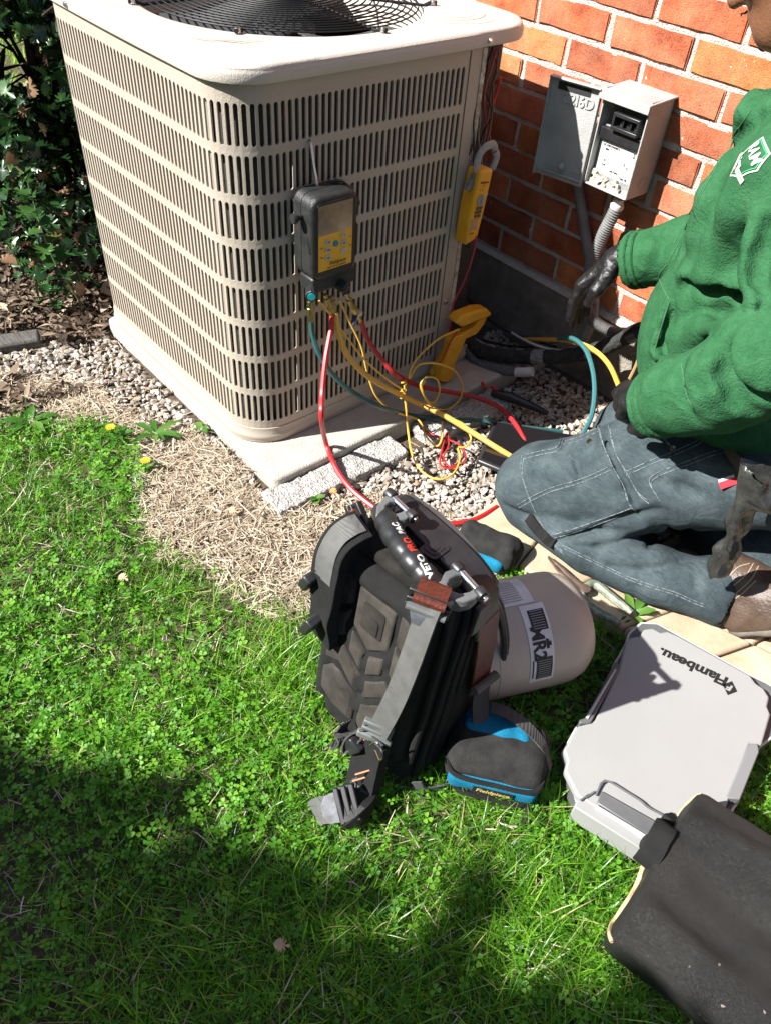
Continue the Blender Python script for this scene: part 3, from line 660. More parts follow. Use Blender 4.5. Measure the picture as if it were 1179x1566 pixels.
for k in range(26): scr.box((rr.uniform(BX0 + .010, BX1 - .010), dfp - .001 - rr.uniform(0, .006), BZ0 + .006 + rr.random() ** 2 * .022), (rr.uniform(.003, .007), .003, rr.uniform(.003, .006)), Matrix.Rotation(rr.uniform(0, 3), 3, 'Y'))
tag(scr.add('dry_debris', mat('debris', (.30, .27, .22), .9, (.5, .47, .42), 90, contrast=(.4, .6)), dis), kind='stuff')
# door swung wide open to the left
dp0 = Vector((.284, -.086, 0)); dp1 = Vector((.163, -.108, 0)); du = (dp1 - dp0).normalized(); dn = Vector((du.y, -du.x, 0));
if dn.y > 0: dn = -dn
DM = frame((0, 0, 0), du, Vector((0, 0, 1)), dn); DW = (dp1 - dp0).length
e = MB(); e.X = frame(dp0, du, Vector((0, 0, 1)), dn)
e.box((DW / 2, .597, -.0008), (DW / 2, .103, .0008)); e.box((DW / 2, .6985, .006), (DW / 2, .0015, .0072)); e.box((DW - .0008, .597, .005), (.0012, .103, .006))
e.box((DW / 2, .6935, .0015), (DW / 2 - .006, .0015, .002)); e.box((.004, .597, .003), (.0022, .098, .003)); e.box((DW / 2, .521, .001), (DW / 2 - .012, .0012, .0012))
door = e.add('door', M_GREY, dis, bev=.0015, seg=2)
e = MB(); e.X = frame(dp0, du, Vector((0, 0, 1)), dn); e.box((DW / 2 + .004, .683, .0004), (DW / 2 - .022, .0075, .0006)); e.add('slot', M_DARK, door)
e = MB(); e.X = frame(dp0, du, Vector((0, 0, 1)), dn); e.box((DW / 2, .6935 - .187, .0022), (DW / 2, .0016, .004)); e.lathe([(.009, .0), (.008, .005), (.004, .009), (0, .010)], (DW / 2 - .004, .525, .0006), n=10); e.add('catch', M_GREY, door, bev=.001)
tm = text_mesh('C2I6D', .030, .0006, ext=.0012); decal('embossed_letters', tm, frame(dp0, du, Vector((0, 0, 1)), dn) @ Matrix.Translation((.053, .662, .0012)) @ Matrix.Diagonal((-1, 1, 1, 1)).to_4x4(), M_GREY, door)
# conduits
M_COND = mat('grey_conduit', (.12, .12, .12), .5, (.18, .18, .175), 25, bump=.5, bscale=200)
def hp(L): return [hit(*q) for q in L]
cA = MB(); cA.tube(spline(hp([(878, 262, 1, -.022), (886, 300, 1, -.020), (893, 345, 1, -.022), (901, 395, 1, -.024), (908, 440, 1, -.03), (907, 480, 1, -.045), (899, 505, 1, -.06), (886, 530, 1, -.075)]), 6), .0125, 14)
tag(cA.add('conduit', M_COND), 'smooth grey conduit running down the bricks behind the open box door', 'conduit')
def corrugated(mb, pts, r, pitch=.0056, amp=.13, n=14):
    P = spline(pts, 40); L = np.cumsum([0] + [(P[i + 1] - P[i]).length for i in range(len(P) - 1)]); m = int(L[-1] / (pitch / 4)); A = np.array([tuple(p) for p in P]); q = []; rr = []
    for i in range(m):
        s_ = i * pitch / 4; q.append([np.interp(s_, L, A[:, k]) for k in range(3)]); rr.append(r * (1 + amp * (-1, -.2, 1, -.2)[i % 4]))
    mb.tube(q, rr, n)
fx = thing('flexible_conduit', 'ribbed grey flexible conduit curving down from the white fitting under the box', 'conduit', (.38, -.06, .5))
e = MB(); corrugated(e, hp([(944, 314, 1, -.046), (935, 332, 1, -.05), (921, 360, 1, -.055), (907, 395, 1, -.06), (898, 430, 1, -.068), (896, 462, 1, -.075), (906, 488, 1, -.08), (926, 503, 1, -.082), (950, 510, 1, -.08), (985, 508, 1, -.075)]), .0135); e.add('hose', M_COND, fx)
ct = hit(945, 309, 1, -.046); M_FIT = mat('white_fitting', (.56, .55, .53), .45, (.66, .65, .63), 30)
e = MB(); e.lathe([(.0135, -.016), (.0155, -.012), (.0155, -.004), (.0125, -.002), (.0125, .008)], ct, n=16); e.add('fitting', M_FIT, fx)
# insulated line set, tape, whip, cables along the footing
M_FOAM = mat('black_foam', (.022, .022, .021), .9, (.05, .05, .048), 60, bump=3, bscale=140, spec=.2, bump2=(.6, 40, .004))
ls = thing('line_set', 'thick black foam insulated pipe run along the footing with a taped joint', 'pipe', (.2, -.15, 0))
LP = hp([(704, 498, 1, -.215), (722, 528, 1, -.22), (748, 540, 1, -.20), (780, 545, 1, -.17), (820, 546, 1, -.145), (870, 544, 1, -.125), (915, 534, 1, -.115), (950, 519, 1, -.110), (985, 503, 1, -.105), (1060, 480, 1, -.09), (1160, 450, 1, -.08)])
LPS = spline(LP, 10); e = MB(); e.tube(LPS, [.0185 + .001 * math.sin(i * 1.3) for i in range(len(LPS))], 18); e.add('insulation', M_FOAM, ls)
e = MB(); k = min(range(len(LPS)), key=lambda i: (LPS[i] - hit(826, 550, 1, -.142)).length); e.tube([LPS[k - 2], LPS[k - 1], LPS[k], LPS[k + 1], LPS[k + 2]], .0202, 18); e.add('tape', mat('silver_tape', (.10, .10, .10), .35, (.30, .30, .30), 90, stretch=(1, 1, 6), contrast=(.4, .6)), ls)
k2 = min(range(len(LPS)), key=lambda i: (LPS[i] - hit(968, 512, 1, -.107)).length); e = MB(); e.tube(LPS[k2 - 2:k2 + 3], .0200, 18); e.add('tape', mat('dark_tape', (.02, .02, .02), .4), ls)
wp = thing('flexible_conduit', 'ribbed dark flexible conduit with a white end lying on the gravel under the foam pipe', 'conduit', (.2, -.2, 0))
e = MB(); corrugated(e, hp([(706, 520, 1, -.235), (722, 548, 1, -.235), (745, 562, 1, -.222), (770, 568, 1, -.205), (794, 569, 1, -.190)]), .0100); e.add('hose', mat('dark_conduit', (.12, .12, .12), .5), wp)
e = MB(); e.tube(hp([(789, 569, 1, -.193), (801, 569, 1, -.186), (814, 568, 1, -.178)]), .0125, 14); e.add('fitting', M_FIT, wp)
def cord(name, L, r, m, label, cat, n=8, sides=7, group=None):
    e = MB(); e.tube(spline(hp(L), n), r, sides); return tag(e.add(name, m), label, cat, group)
M_WC = mat('white_cable', (.50, .49, .46), .5)
cord('cable', [(782, 508, 1, -.120), (795, 516, 1, -.125), (818, 527, 1, -.13), (850, 535, 1, -.128), (890, 534, 1, -.122), (930, 524, 1, -.115), (965, 508, 1, -.11), (990, 500, 1, -.10)], .0032, M_WC, 'thin pale cable strapped along the top of the foam pipe', 'cable')
cord('cable', [(712, 452, 1, -.19), (735, 478, 1, -.12), (765, 500, 1, -.06), (800, 515, 1, -.04), (850, 530, 1, -.035)], .0036, mat('black_cable', (.015, .015, .015), .45), 'black cable drooping from the unit corner along the dark footing', 'cable')
cord('cable', [(728, 515, 1, -.17), (750, 523, 1, -.15), (780, 529, 1, -.14), (815, 530, 1, -.135)], .0036, mat('black_cable', (0, 0, 0)), 'short black cable sagging over the gravel behind the foam pipe', 'cable')
cord('cable', [(983, 530, 1, -.11), (972, 560, 1, -.12), (958, 588, 1, -.13)], .0042, mat('tan_cable', (.30, .20, .09), .5), 'short brown cable slanting behind the green sleeve', 'cable')

# ---------------------------------------------------------------- digital manifold hooked on the slots
M_RUB = mat('grey_rubber', (.012, .013, .0125), .45, (.026, .027, .026), 40, bump=.6, bscale=300)
M_YEL = mat('yellow_panel', (.80, .42, .03), .4, (.74, .38, .025), 30)
M_YELP = mat('yellow_plastic', (.72, .36, .015), .38, (.64, .30, .012), 25, bump=.3, bscale=200)
M_BRASS = mat('brass', (.52, .40, .20), .3, (.34, .25, .12), 40, metal=1.)
mf = thing('manifold_gauge', 'black and yellow digital manifold gauge hooked onto the slotted side of the unit', 'gauge', (.2, -.74, .44))
YZ = lambda y, z, x: Vector((x, y, z))
e = MB(); e.prism([(y - .740, z + .5225) for y, z in rrect(.106, .160, .022, 5)], .172, .2335, YZ); body = e.add('body', M_RUB, mf, bev=.008, seg=3)
e = MB(); e.prism([(y - .740, z + .5225) for y, z in rrect(.1075, .1615, .022, 5)], .199, .2005, YZ); e.add('seam', M_PLASTIC, body)
e = MB(); e.prism([(y - .741, z + .526) for y, z in rrect(.084, .132, .008, 4)], .230, .2350, YZ); e.add('front_bezel', M_PLASTIC, mf, bev=.0015)
def fr(y, z, x=.2356): return frame(Vector((x, y, z)), Vector((0, 1, 0)), Vector((0, 0, 1)), Vector((1, 0, 0)))
scm = mat('lcd_reflection', (.16, .115, .08), .12, (.42, .28, .175), 14, spec=.8, coat=.6)  # tan reflection painted into the screen colour
decal('screen', quad_mesh(.078, .056), fr(-.741, .560), scm, mf)
key = decal('keypad', quad_mesh(.078, .069), fr(-.741, .4975), M_YEL, mf)
M_BTN = mat('grey_button', (.42, .40, .36), .5)
for by, bz in ((-.7585, .518), (-.7585, .503), (-.7585, .488), (-.722, .523), (-.722, .508), (-.722, .493)):
    e = MB(); e.prism([(y + by, z + bz) for y, z in rrect(.0135, .0095, .003, 3)], .2357, .2375, YZ); bt = e.add('button', M_BTN, key, bev=.0006)
e = MB(); e.lathe([(0, .0024), (.0055, .002), (.0062, 0)], (.2357, -.7405, .511), (1, 0, 0), 18); bt = e.add('power_button', mat('teal_button', (.02, .20, .28), .4), key)
for tx, sz, y, z in (('Fieldpiece', .0098, -.736, .4755), ('SMAN DIGITAL MANIFOLD', .0038, -.738, .4675), ('OK', .0045, -.7575, .518), ('MENU', .003, -.7575, .503), ('ESC', .0035, -.7575, .488), ('+', .006, -.722, .523), ('SH', .0045, -.722, .508), ('-', .006, -.722, .493), ('V/A', .0045, -.774, .510), ('Hg', .0045, -.774, .492), ('T1', .0045, -.708, .518), ('T2', .0045, -.708, .500)):
    decal('print', text_mesh(tx, sz, .00015, .15 if len(tx) > 9 else 0), fr(y, z, .2378), M_INK, key)
for y0, s_ in ((-.793, -1), (-.687, 1)): e = MB(); e.lathe([(.0055, 0), (.0055, .012), (.0085, .0125), (.0095, .018), (.0085, .0215), (0, .022)], (.203, y0, .562), (0, s_, 0), 14); e.add('side_stub', M_PLASTIC, mf)
e = MB(); e.tube(spline([(.205, -.789, .548), (.221, -.7915, .520), (.226, -.7905, .500)], 6), .004, 6); e.add('strap', M_PLASTIC, mf)
e = MB(); e.tube(spline([(.190, -.720, .600), (.195, -.712, .607), (.195, -.698, .604), (.196, -.688, .596), (.197, -.675, .586)], 6), .003, 6); e.add('top_cord', M_PLASTIC, mf)
hk = hp([(487, 292, 0, .188), (484, 275, 0, .186), (480, 255, 0, .180), (477, 232, 0, .172), (475, 219, 0, .166), (474, 214, 0, .158), (475, 218, 0, .150)])
e = MB(); e.tube(spline(hk, 6), .0030, 8); e.add('hook', M_STEEL, mf)
mbk = MB(); mbk.box((.205, -.735, .430), (.022, .052, .016)); mbk.box((.196, -.692, .428), (.016, .016, .019)); mbk.add('valve_block', M_PLASTIC, mf, bev=.005, seg=3)
def knob(c, ax, cm):
    e = MB(); ax = Vector(ax).normalized(); c = Vector(c)
    e.lathe([(.011, 0), (.0118, .003), (.0118, .020), (.0105, .0225), (0, .0225)], c, ax, 12); o = e.add('valve_knob', M_PLASTIC, mf, sharp=25)
    e = MB(); e.lathe([(.0075, .0), (.0075, .0012), (0, .0014)], c + ax * .0226, ax, 20); e.add('cap_insert', cm, o)
knob((.222, -.787, .424), (.80, -.55, -.1), mat('cyan_cap', (.01, .38, .42), .35)); knob((.222, -.722, .418), (.86, .25, -.12), mat('dark_cap', (.05, .05, .05), .3))
e = MB(); e.lathe([(.006, 0), (.006, .003), (.003, .0032), (.003, .001), (0, .001)], (.212, -.691, .432), (1, 0, 0), 16); e.add('port_plug', mat('amber_plug', (.55, .25, .02), .35), mf)
def fitting(p0, p1, prof, name='brass_fitting', m=None):
    p0 = Vector(p0); p1 = Vector(p1); L_ = (p1 - p0).length; e = MB(); e.lathe([(r, t * L_) for t, r in prof], p0, p1 - p0, 6 if False else 10); return e.add(name, m or M_BRASS, mf, sharp=30)
PR = [(0, .0045), (.18, .0045), (.2, .0068), (.42, .0068), (.44, .0078), (.66, .0078), (.68, .0052), (1, .0052)]
fitting(hit(474, 452, 0, .208), hit(476, 494, 0, .213), PR)
fitting(hit(508, 452, 0, .208), hit(509, 482, 0, .216), PR); fitting(hit(497, 450, 0, .208), hit(512, 478, 0, .216), PR)
fitting(hit(529, 448, 0, .208), hit(552, 492, 0, .213), PR)
vl = hit(548, 478, 0, .212); e = MB(); e.lathe([(.007, 0), (.008, .004), (.006, .008), (0, .009)], vl, (.9, .2, .2), 10); e.add('shutoff_valve', M_STEEL, mf)
e = MB(); e.tube([hit(545, 480, 0, .214), hit(540, 493, 0, .217), hit(537, 503, 0, .218)], [.005, .0055, .003], 8, flat=.5); e.add('valve_lever', mat('blue_lever', (.02, .03, .08), .4), mf)
# hoses
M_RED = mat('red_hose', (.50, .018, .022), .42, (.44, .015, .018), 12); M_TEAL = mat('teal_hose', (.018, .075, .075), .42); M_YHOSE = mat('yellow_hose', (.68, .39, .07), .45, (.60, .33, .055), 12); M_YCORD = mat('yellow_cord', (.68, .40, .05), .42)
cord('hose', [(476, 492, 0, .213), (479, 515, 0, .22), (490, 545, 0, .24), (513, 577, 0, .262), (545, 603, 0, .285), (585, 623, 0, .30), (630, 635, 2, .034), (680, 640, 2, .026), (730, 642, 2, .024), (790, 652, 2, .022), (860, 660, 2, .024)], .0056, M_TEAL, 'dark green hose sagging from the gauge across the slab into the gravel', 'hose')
cord('hose', [(509, 480, 0, .216), (505, 510, 0, .232), (498, 550, 0, .255), (493, 600, 0, .285), (492, 640, 0, .315), (498, 675, 2, .050), (512, 712, 2, .030), (532, 742, 2, .022), (556, 764, 2, .018), (585, 783, 2, .014), (630, 800, 2, .014), (680, 801, 2, .014), (712, 798, 2, .014), (735, 790, 2, .014), (760, 775, 2, .012)], .0056, M_RED, 'bright red hose hanging from the gauge and passing behind the backpack', 'hose')
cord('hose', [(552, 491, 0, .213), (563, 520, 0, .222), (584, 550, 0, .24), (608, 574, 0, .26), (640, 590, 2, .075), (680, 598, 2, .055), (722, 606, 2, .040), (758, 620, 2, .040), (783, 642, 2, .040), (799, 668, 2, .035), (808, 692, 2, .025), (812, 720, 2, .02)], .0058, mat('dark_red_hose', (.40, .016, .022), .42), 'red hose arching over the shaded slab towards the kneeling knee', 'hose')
cord('hose', [(513, 478, 0, .216), (517, 505, 0, .23), (530, 540, 0, .25), (556, 570, 0, .27), (590, 592, 0, .285), (630, 612, 2, .085), (680, 636, 2, .068), (725, 663, 2, .052), (765, 688, 2, .042), (800, 708, 2, .03), (840, 720, 2, .02)], .0064, M_YHOSE, 'thick yellow hose running from the gauge down to the denim knee', 'hose')
cord('hose', [(800, 519, 1, -.09), (830, 519, 1, -.11), (870, 521, 1, -.16), (905, 533, 1, -.2), (930, 556, 1, -.24), (946, 590, 1, -.30), (952, 610, 1, -.36)], .0056, M_YHOSE, 'yellow hose arching over the foam pipe into the left black glove', 'hose')
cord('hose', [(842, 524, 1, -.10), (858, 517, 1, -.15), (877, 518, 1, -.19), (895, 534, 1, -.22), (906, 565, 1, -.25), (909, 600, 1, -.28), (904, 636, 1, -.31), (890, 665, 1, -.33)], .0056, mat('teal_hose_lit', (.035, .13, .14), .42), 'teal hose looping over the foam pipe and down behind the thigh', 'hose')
# thermocouple cords
cs = thing('probe_cord', 'tangle of thin yellow probe cord with a twisted knot hanging beside the slab edge', 'cord', (.26, -.6, 0))
X0 = .268
def yc(L, r=.0024): e = MB(); e.tube(spline(hp(L), 8), r, 6); return e.add('strand', M_YCORD, cs)
yc([(488, 460, 0, .212), (505, 480, 0, .218), (528, 512, 0, .235), (558, 550, 0, .25), (590, 578, 0, .26), (613, 594, 0, X0)])
yc([(519, 458, 0, .212), (534, 490, 0, .22), (552, 528, 0, .235), (562, 570, 0, .25), (575, 605, 0, .27), (600, 628, 0, .285), (630, 638, 2, .04), (642, 645, 2, .03), (652, 668, 2, .03), (668, 682, 2, .022), (676, 668, 2, .035), (676, 645, 2, .05)])
yc([(702, 503, 0, .225), (672, 517, 0, .24), (645, 540, 0, .26), (630, 560, 0, X0), (626, 578, 0, X0), (640, 558, 0, X0), (668, 556, 0, X0 + .02), (694, 566, 0, X0 + .02), (707, 588, 0, X0 + .02), (702, 612, 0, X0 + .02), (683, 626, 0, X0 + .025), (662, 622, 0, X0 + .03), (648, 604, 0, X0 + .03), (643, 588, 0, X0 + .025), (652, 577, 0, X0 + .02), (668, 580, 0, X0 + .02), (672, 598, 0, X0 + .02), (664, 614, 0, X0 + .025), (652, 612, 0, X0 + .03), (645, 592, 0, X0 + .03), (650, 582, 0, X0 + .03)])
yc([(617, 596, 0, X0), (621, 625, 0, .29), (624, 660, 2, .035), (630, 695, 2, .025), (645, 721, 2, .022), (670, 733, 2, .022), (693, 724, 2, .022), (703, 702, 2, .024), (700, 686, 2, .03)])
yc([(690, 640, 2, .06), (708, 648, 2, .05), (716, 660, 2, .04), (720, 672, 2, .03), (712, 683, 2, .025), (700, 684, 2, .025)])
for k in range(7):
    c = hit(617 + 3 * math.sin(k), 584 + 4 * k, 0, X0); e = MB(); e.tube([c + Vector((.004 * math.cos(a + k), .006 * math.sin(a), .002 * math.cos(a))) for a in np.linspace(0, 6.2, 13)[:-1]], .0018, 5, closed=True); e.add('knot_turn', M_YCORD, cs)
# pipe clamp probe
pc = thing('pipe_clamp', 'yellow spring clamp probe gripping the pipe at the corner of the unit', 'clamp', (.2, -.3, .1))
def slab(L, x, th, name, bev=.004):
    e = MB(); q = [hit(px, py, 0, x) for px, py in L]; e.prism([(p.y, p.z) for p in q], x - th, x + th, YZ); return e.add(name, M_YELP, pc, bev=bev, seg=2)
slab([(689, 489), (699, 479), (725, 469), (738, 468), (746, 476), (736, 482), (716, 489), (700, 496)], .205, .018, 'upper_jaw', .006)
slab([(730, 484), (741, 480), (736, 492), (724, 508), (708, 515), (700, 535), (694, 545), (690, 560), (688, 575), (678, 583), (667, 579), (672, 560), (682, 530), (684, 516), (706, 505), (722, 496)], .203, .012, 'lower_jaw')
slab([(680, 532), (672, 545), (663, 562), (657, 572), (662, 576), (672, 564), (680, 548)], .180, .008, 'handle')
e = MB(); e.tube(spline(hp([(700, 505, 0, .217), (690, 520, 0, .217), (678, 545, 0, .215), (671, 558, 0, .214)]), 5), .0022, 6); e.add('red_stripe', M_RED, pc)
# clamp meter
cm = thing('clamp_meter', 'yellow clamp meter hanging by its grey jaws from the wires at the unit corner', 'clamp meter', (.19, -.3, .4))
xf = .206; q = [hit(*p, 0, xf) for p in ((735, 262), (755, 258), (743, 312), (730, 364), (712, 376), (721, 318))]
e = MB(); e.prism([(p.y, p.z) for p in q], .168, xf, YZ); mb_ = e.add('body', M_YELP, cm, bev=.005, seg=3)
ym, zm = (q[0].y + q[1].y) / 2, q[0].z
def fr2(px, py, x=xf + .0006):
    p = hit(px, py, 0, x); up = (q[0] - q[4]).normalized(); sd_ = up.cross(Vector((1, 0, 0))); sd_ = -sd_ if sd_.y < 0 else sd_; return frame(p, sd_, up, Vector((1, 0, 0)))
decal('display', quad_mesh(.020, .026), fr2(724.5, 343), mat('grey_lcd', (.30, .22, .14), .2, coat=.5), cm)
for k, (px, py) in enumerate(((730, 318), (735, 317), (728, 324), (733, 323), (727, 330), (732, 329))): 
    e = MB(); e.X = fr2(px, py); e.box((0, 0, .0008), (.0042, .0034, .001)); e.add('button', mat('dark_button', (.09, .08, .05), .5), cm, bev=.0008)
e = MB(); e.X = fr2(734.5, 306); e.lathe([(.011, 0), (.011, .002), (0, .002)], (0, 0, 0), n=20); e.box((.001, .002, .004), (.0028, .010, .003)); e.add('dial', M_GREY, cm, bev=.0006)
for tx, sz, px, py in (('Fieldpiece', .0062, 741, 278.5), ('SC', .004, 740, 283.5), ('V', .005, 734, 291), ('A', .005, 738, 290), ('TRMS', .004, 728, 331.5), ('COM V', .0042, 721, 357)):
    decal('print', text_mesh(tx, sz, .0002), fr2(px, py, xf + .0009), M_INK, cm)
def jaw(L, rr):
    e = MB(); e.tube(spline(hp(L), 6), rr, 10, flat=.62, up=(1, 0, 0)); e.add('jaw', mat('grey_jaw', (.20, .21, .215), .45, (.28, .29, .29), 30), cm)
jaw([(729, 262, 0, .190), (729, 250, 0, .190), (733, 236, 0, .190), (740, 226, 0, .190), (749, 221, 0, .190), (755, 222, 0, .19), (756, 228, 0, .19)], .0088)
jaw([(752, 258, 0, .190), (757, 246, 0, .190), (759, 236, 0, .190), (756, 230, 0, .190)], .0088)
e = MB(); e.X = fr2(718, 282, .190); e.box((0, 0, 0), (.0065, .012, .006), Matrix.Rotation(-.5, 3, 'Z')); e.box((.006, .012, 0), (.005, .010, .005)); e.add('trigger', M_COND, cm, bev=.002)
e = MB(); e.X = fr2(718, 371, xf - .012); e.box((0, 0, 0), (.008, .010, .008)); e.add('black_plug', M_PLASTIC, cm, bev=.002)
cord('test_lead', [(728, 360, 0, .205), (727, 372, 0, .21), (723, 390, 0, .208), (717, 410, 0, .204), (707, 435, 0, .20), (697, 455, 0, .196), (691, 472, 0, .19), (688, 500, 0, .185), (680, 540, 0, .182)], .0023, mat('magenta_lead', (.36, .012, .045), .4), 'thin dark red test lead trailing down from the yellow clamp meter', 'test lead')
# on the gravel
M_GLASS = mat('tablet_glass', (.012, .011, .012), .08, spec=.7)
tp = [G(728, 706, .03), G(755, 645, .03), G(885, 668, .03), G(815, 742, .03)]
tb = thing('tablet', 'black glass tablet lying on the gravel beside the denim knee', 'tablet', tuple(G(790, 690, 0)))
cc = sum(tp, Vector()) / 4; e = MB(); e.prism([(p.x, p.y) for p in tp], .022, .036); e.add('case', M_PLASTIC, tb, bev=.006, seg=3)
e = MB(); e.prism([tuple((cc + (p - cc) * .90)[:2]) for p in tp], .0362, .0372); e.add('screen', M_GLASS, tb)
e = MB()
e.tube(spline(hp([(642, 655, 2, .02), (660, 664, 2, .024), (685, 672, 2, .024), (703, 681, 2, .024), (712, 698, 2, .02), (702, 712, 2, .02), (684, 716, 2, .02), (673, 709, 2, .02), (675, 690, 2, .024), (681, 668, 2, .028), (684, 662, 2, .03), (686, 680, 2, .022), (678, 700, 2, .02), (690, 714, 2, .02), (707, 700, 2, .018)]), 8), .0021, 6)
tag(e.add('cord', M_RED), 'thin red cord dropped in a loop on the white gravel', 'cord')
tc_ = thing('test_clip', 'black test clip with two red tips lying in the shaded gravel', 'test clip', tuple(G(770, 605, 0)))
e = MB(); e.tube(hp([(752, 600, 2, .025), (780, 607, 2, .03), (815, 622, 2, .025), (838, 632, 2, .02)]), [.009, .013, .010, .006], 10); e.add('body', M_PLASTIC, tc_)
for L in ([(737, 585, 2, .030), (741, 594, 2, .030)], [(750, 591, 2, .030), (762, 598, 2, .030)]):
    e = MB(); e.tube(hp(L), .0045, 6); e.add('tip', mat('bright_red', (.55, .008, .02), .4), tc_, bev=.001)
# ================================================================ THE BACKPACK
M_NYL = mat('black_nylon', (.0085, .0085, .0085), .85, (.014, .014, .0135), 60, bump=1.2, bscale=900, spec=.3, sheen=0)
M_PADF = mat('worn_pad_fabric', (.012, .0112, .010), .9, (.060, .052, .043), 13, bump=1.2, bscale=900, spec=.25, contrast=(.4, .9))
def webbing(name, c, c2):
    m = mat(name, c, .75, c2, 30, spec=.35)
    n = m.node_tree.nodes; L = m.node_tree.links; wv = n.new('ShaderNodeTexWave'); wv.inputs['Scale'].default_value = 150; wv.bands_direction = 'Z'; wv.inputs['Distortion'].default_value = .6
    tc = n.new('ShaderNodeTexCoord'); L.new(tc.outputs['Object'], wv.inputs[0]); b = n.new('ShaderNodeBump'); b.inputs['Strength'].default_value = .5; b.inputs['Distance'].default_value = .0012; L.new(wv.outputs[0], b.inputs['Height']); L.new(b.outputs[0], n['Principled BSDF'].inputs['Normal']); return m
M_WEB = webbing('grey_webbing', (.072, .072, .068), (.105, .105, .098)); M_WEBD = webbing('dark_webbing', (.035, .035, .034), (.06, .06, .058))
M_BRK = mat('grey_bracket', (.085, .09, .088), .45, (.12, .125, .122), 30)
M_LEATH = mat('brown_leather', (.10, .022, .012), .38, (.055, .014, .009), 30, bump=.6, bscale=200, c3=(.085, .02, .011))
M_CHR = mat('chrome', (.75, .75, .74), .18, metal=1.)
BO = Vector((.757, -1.165, 0)); yw = R_(5); BU = Vector((math.cos(yw), math.sin(yw), 0)); BV = Vector((-math.sin(yw), math.cos(yw), 0)); BW = Vector((0, 0, 1)) + BV * .16 + BU * -.02
BF = frame(BO, BU, BV, BW); BFi = BF.inverted()
def L3(a, b, c): return BF @ Vector((a, b, c))
def bp(px, py, ax, val):
    c0 = BFi @ Vector(CAM); d = BFi.to_3x3() @ Vector(ray(px, py)); return BF @ (c0 + d * ((val - c0[ax]) / d[ax]))
def bps(L): return [bp(*q) for q in L]
bag = thing('backpack', 'black tool backpack with a big grip handle standing on the sunlit grass', 'backpack', tuple(BO + BU * .1 + BV * .08))
def fld_local(F_, name, m, smooth=2, parent=None):
    me = F_.mesh(name, smooth); me.transform(BF); return add(name, me, m, parent or bag)
F_ = Field((-.03, -.03, -.01), (.24, .27, .42), .0045)
F_.box((.1, .040, .19), (.097, .040, .188), r=.022); F_.box((.085, .070, .19), (.078, .032, .186), r=.025, k=.02); F_.box((.1, .078, .15), (.098, .050, .150), r=.03, k=.03); F_.box((.1, .120, .095), (.096, .062, .095), r=.035, k=.03); F_.box((.1, .150, .052), (.094, .056, .052), r=.035, k=.03); F_.noise(.0015, 25)
fld_local(F_, 'body', M_NYL)
# moulded back pad
F_ = Field((-.02, -.05, .03), (.22, .02, .40), .003)
F_.box((.092, -.004, .22), (.096, .014, .155), r=.013, k=.005)
for a0, c0, a1, c1, r in ((.020, .345, .020, .10, .014), (.165, .352, .165, .10, .014), (.03, .352, .155, .358, .011)): F_.cap((a0, -.017, c0), (a1, -.017, c1), r, k=.008, flat=((0, 1, 0), .7))
for c0 in (.23, .185, .140): 
    F_.cap((.045, -.017, c0 + .035), (.088, -.017, c0 - .02), .013, k=.006, flat=((0, 1, 0), .6)); F_.cap((.142, -.017, c0 + .040), (.100, -.017, c0 - .015), .013, k=.006, flat=((0, 1, 0), .6))
F_.box((.095, -.018, .300), (.034, .005, .038), r=.004, k=.004); F_.box((.095, -.024, .302), (.026, .004, .030), r=.003, k=.002, op='sub'); F_.box((.095, -.020, .292), (.015, .004, .014), r=.003, k=.002); F_.box((.095, -.025, .292), (.010, .003, .009), r=.002, k=.001, op='sub'); F_.box((.095, -.020, .318), (.010, .004, .006), r=.002, k=.002)
F_.noise(.001, 60); fld_local(F_, 'back_pad', M_NYL, 1)
M_PADW = mat('worn_cushion', (.022, .020, .0175), .95, (.085, .075, .063), 16, bump=1.2, bscale=900, spec=.2, contrast=(.32, .72), detail=8)
def cushion(polys, name='pad_cushion'):
    for P in polys:
        e = MB(); cx_ = sum(p[0] for p in P) / len(P); cz_ = sum(p[1] for p in P) / len(P); e.X = BF; n_ = len(P)
        V = [Vector((x, -.012, z)) for x, z in P] + [Vector((cx_ + (x - cx_) * .96, -.021, cz_ + (z - cz_) * .96)) for x, z in P] + [Vector((cx_ + (x - cx_) * .78, -.0265, cz_ + (z - cz_) * .80)) for x, z in P] + [Vector((cx_, -.028, cz_))]
        F = [(i, (i + 1) % n_, n_ + (i + 1) % n_, n_ + i) for i in range(n_)] + [(n_ + i, n_ + (i + 1) % n_, 2 * n_ + (i + 1) % n_, 2 * n_ + i) for i in range(n_)] + [(2 * n_ + i, 2 * n_ + (i + 1) % n_, 3 * n_) for i in range(n_)]
        e.put(V, F); o = e.add(name, M_PADW, bag, sharp=28, bev=.0025, seg=2)
cushion([[(.012, .355), (.052, .355), (.052, .30), (.030, .285), (.012, .30)], [(.138, .355), (.176, .355), (.176, .30), (.158, .285), (.138, .30)],
         [(.012, .290), (.030, .276), (.052, .292), (.052, .238), (.030, .216), (.012, .232)], [(.176, .290), (.158, .276), (.138, .292), (.138, .238), (.158, .216), (.176, .232)],
         [(.060, .262), (.092, .236), (.092, .196), (.060, .222)], [(.130, .262), (.098, .236), (.098, .196), (.130, .222)], [(.012, .222), (.030, .206), (.052, .226), (.092, .186), (.092, .150), (.052, .186), (.012, .170)], [(.176, .222), (.158, .206), (.138, .226), (.098, .186), (.098, .150), (.138, .186), (.176, .170)],
         [(.012, .160), (.052, .176), (.092, .140), (.092, .080), (.050, .080), (.012, .100)], [(.176, .160), (.138, .176), (.098, .140), (.098, .080), (.140, .080), (.176, .100)]])
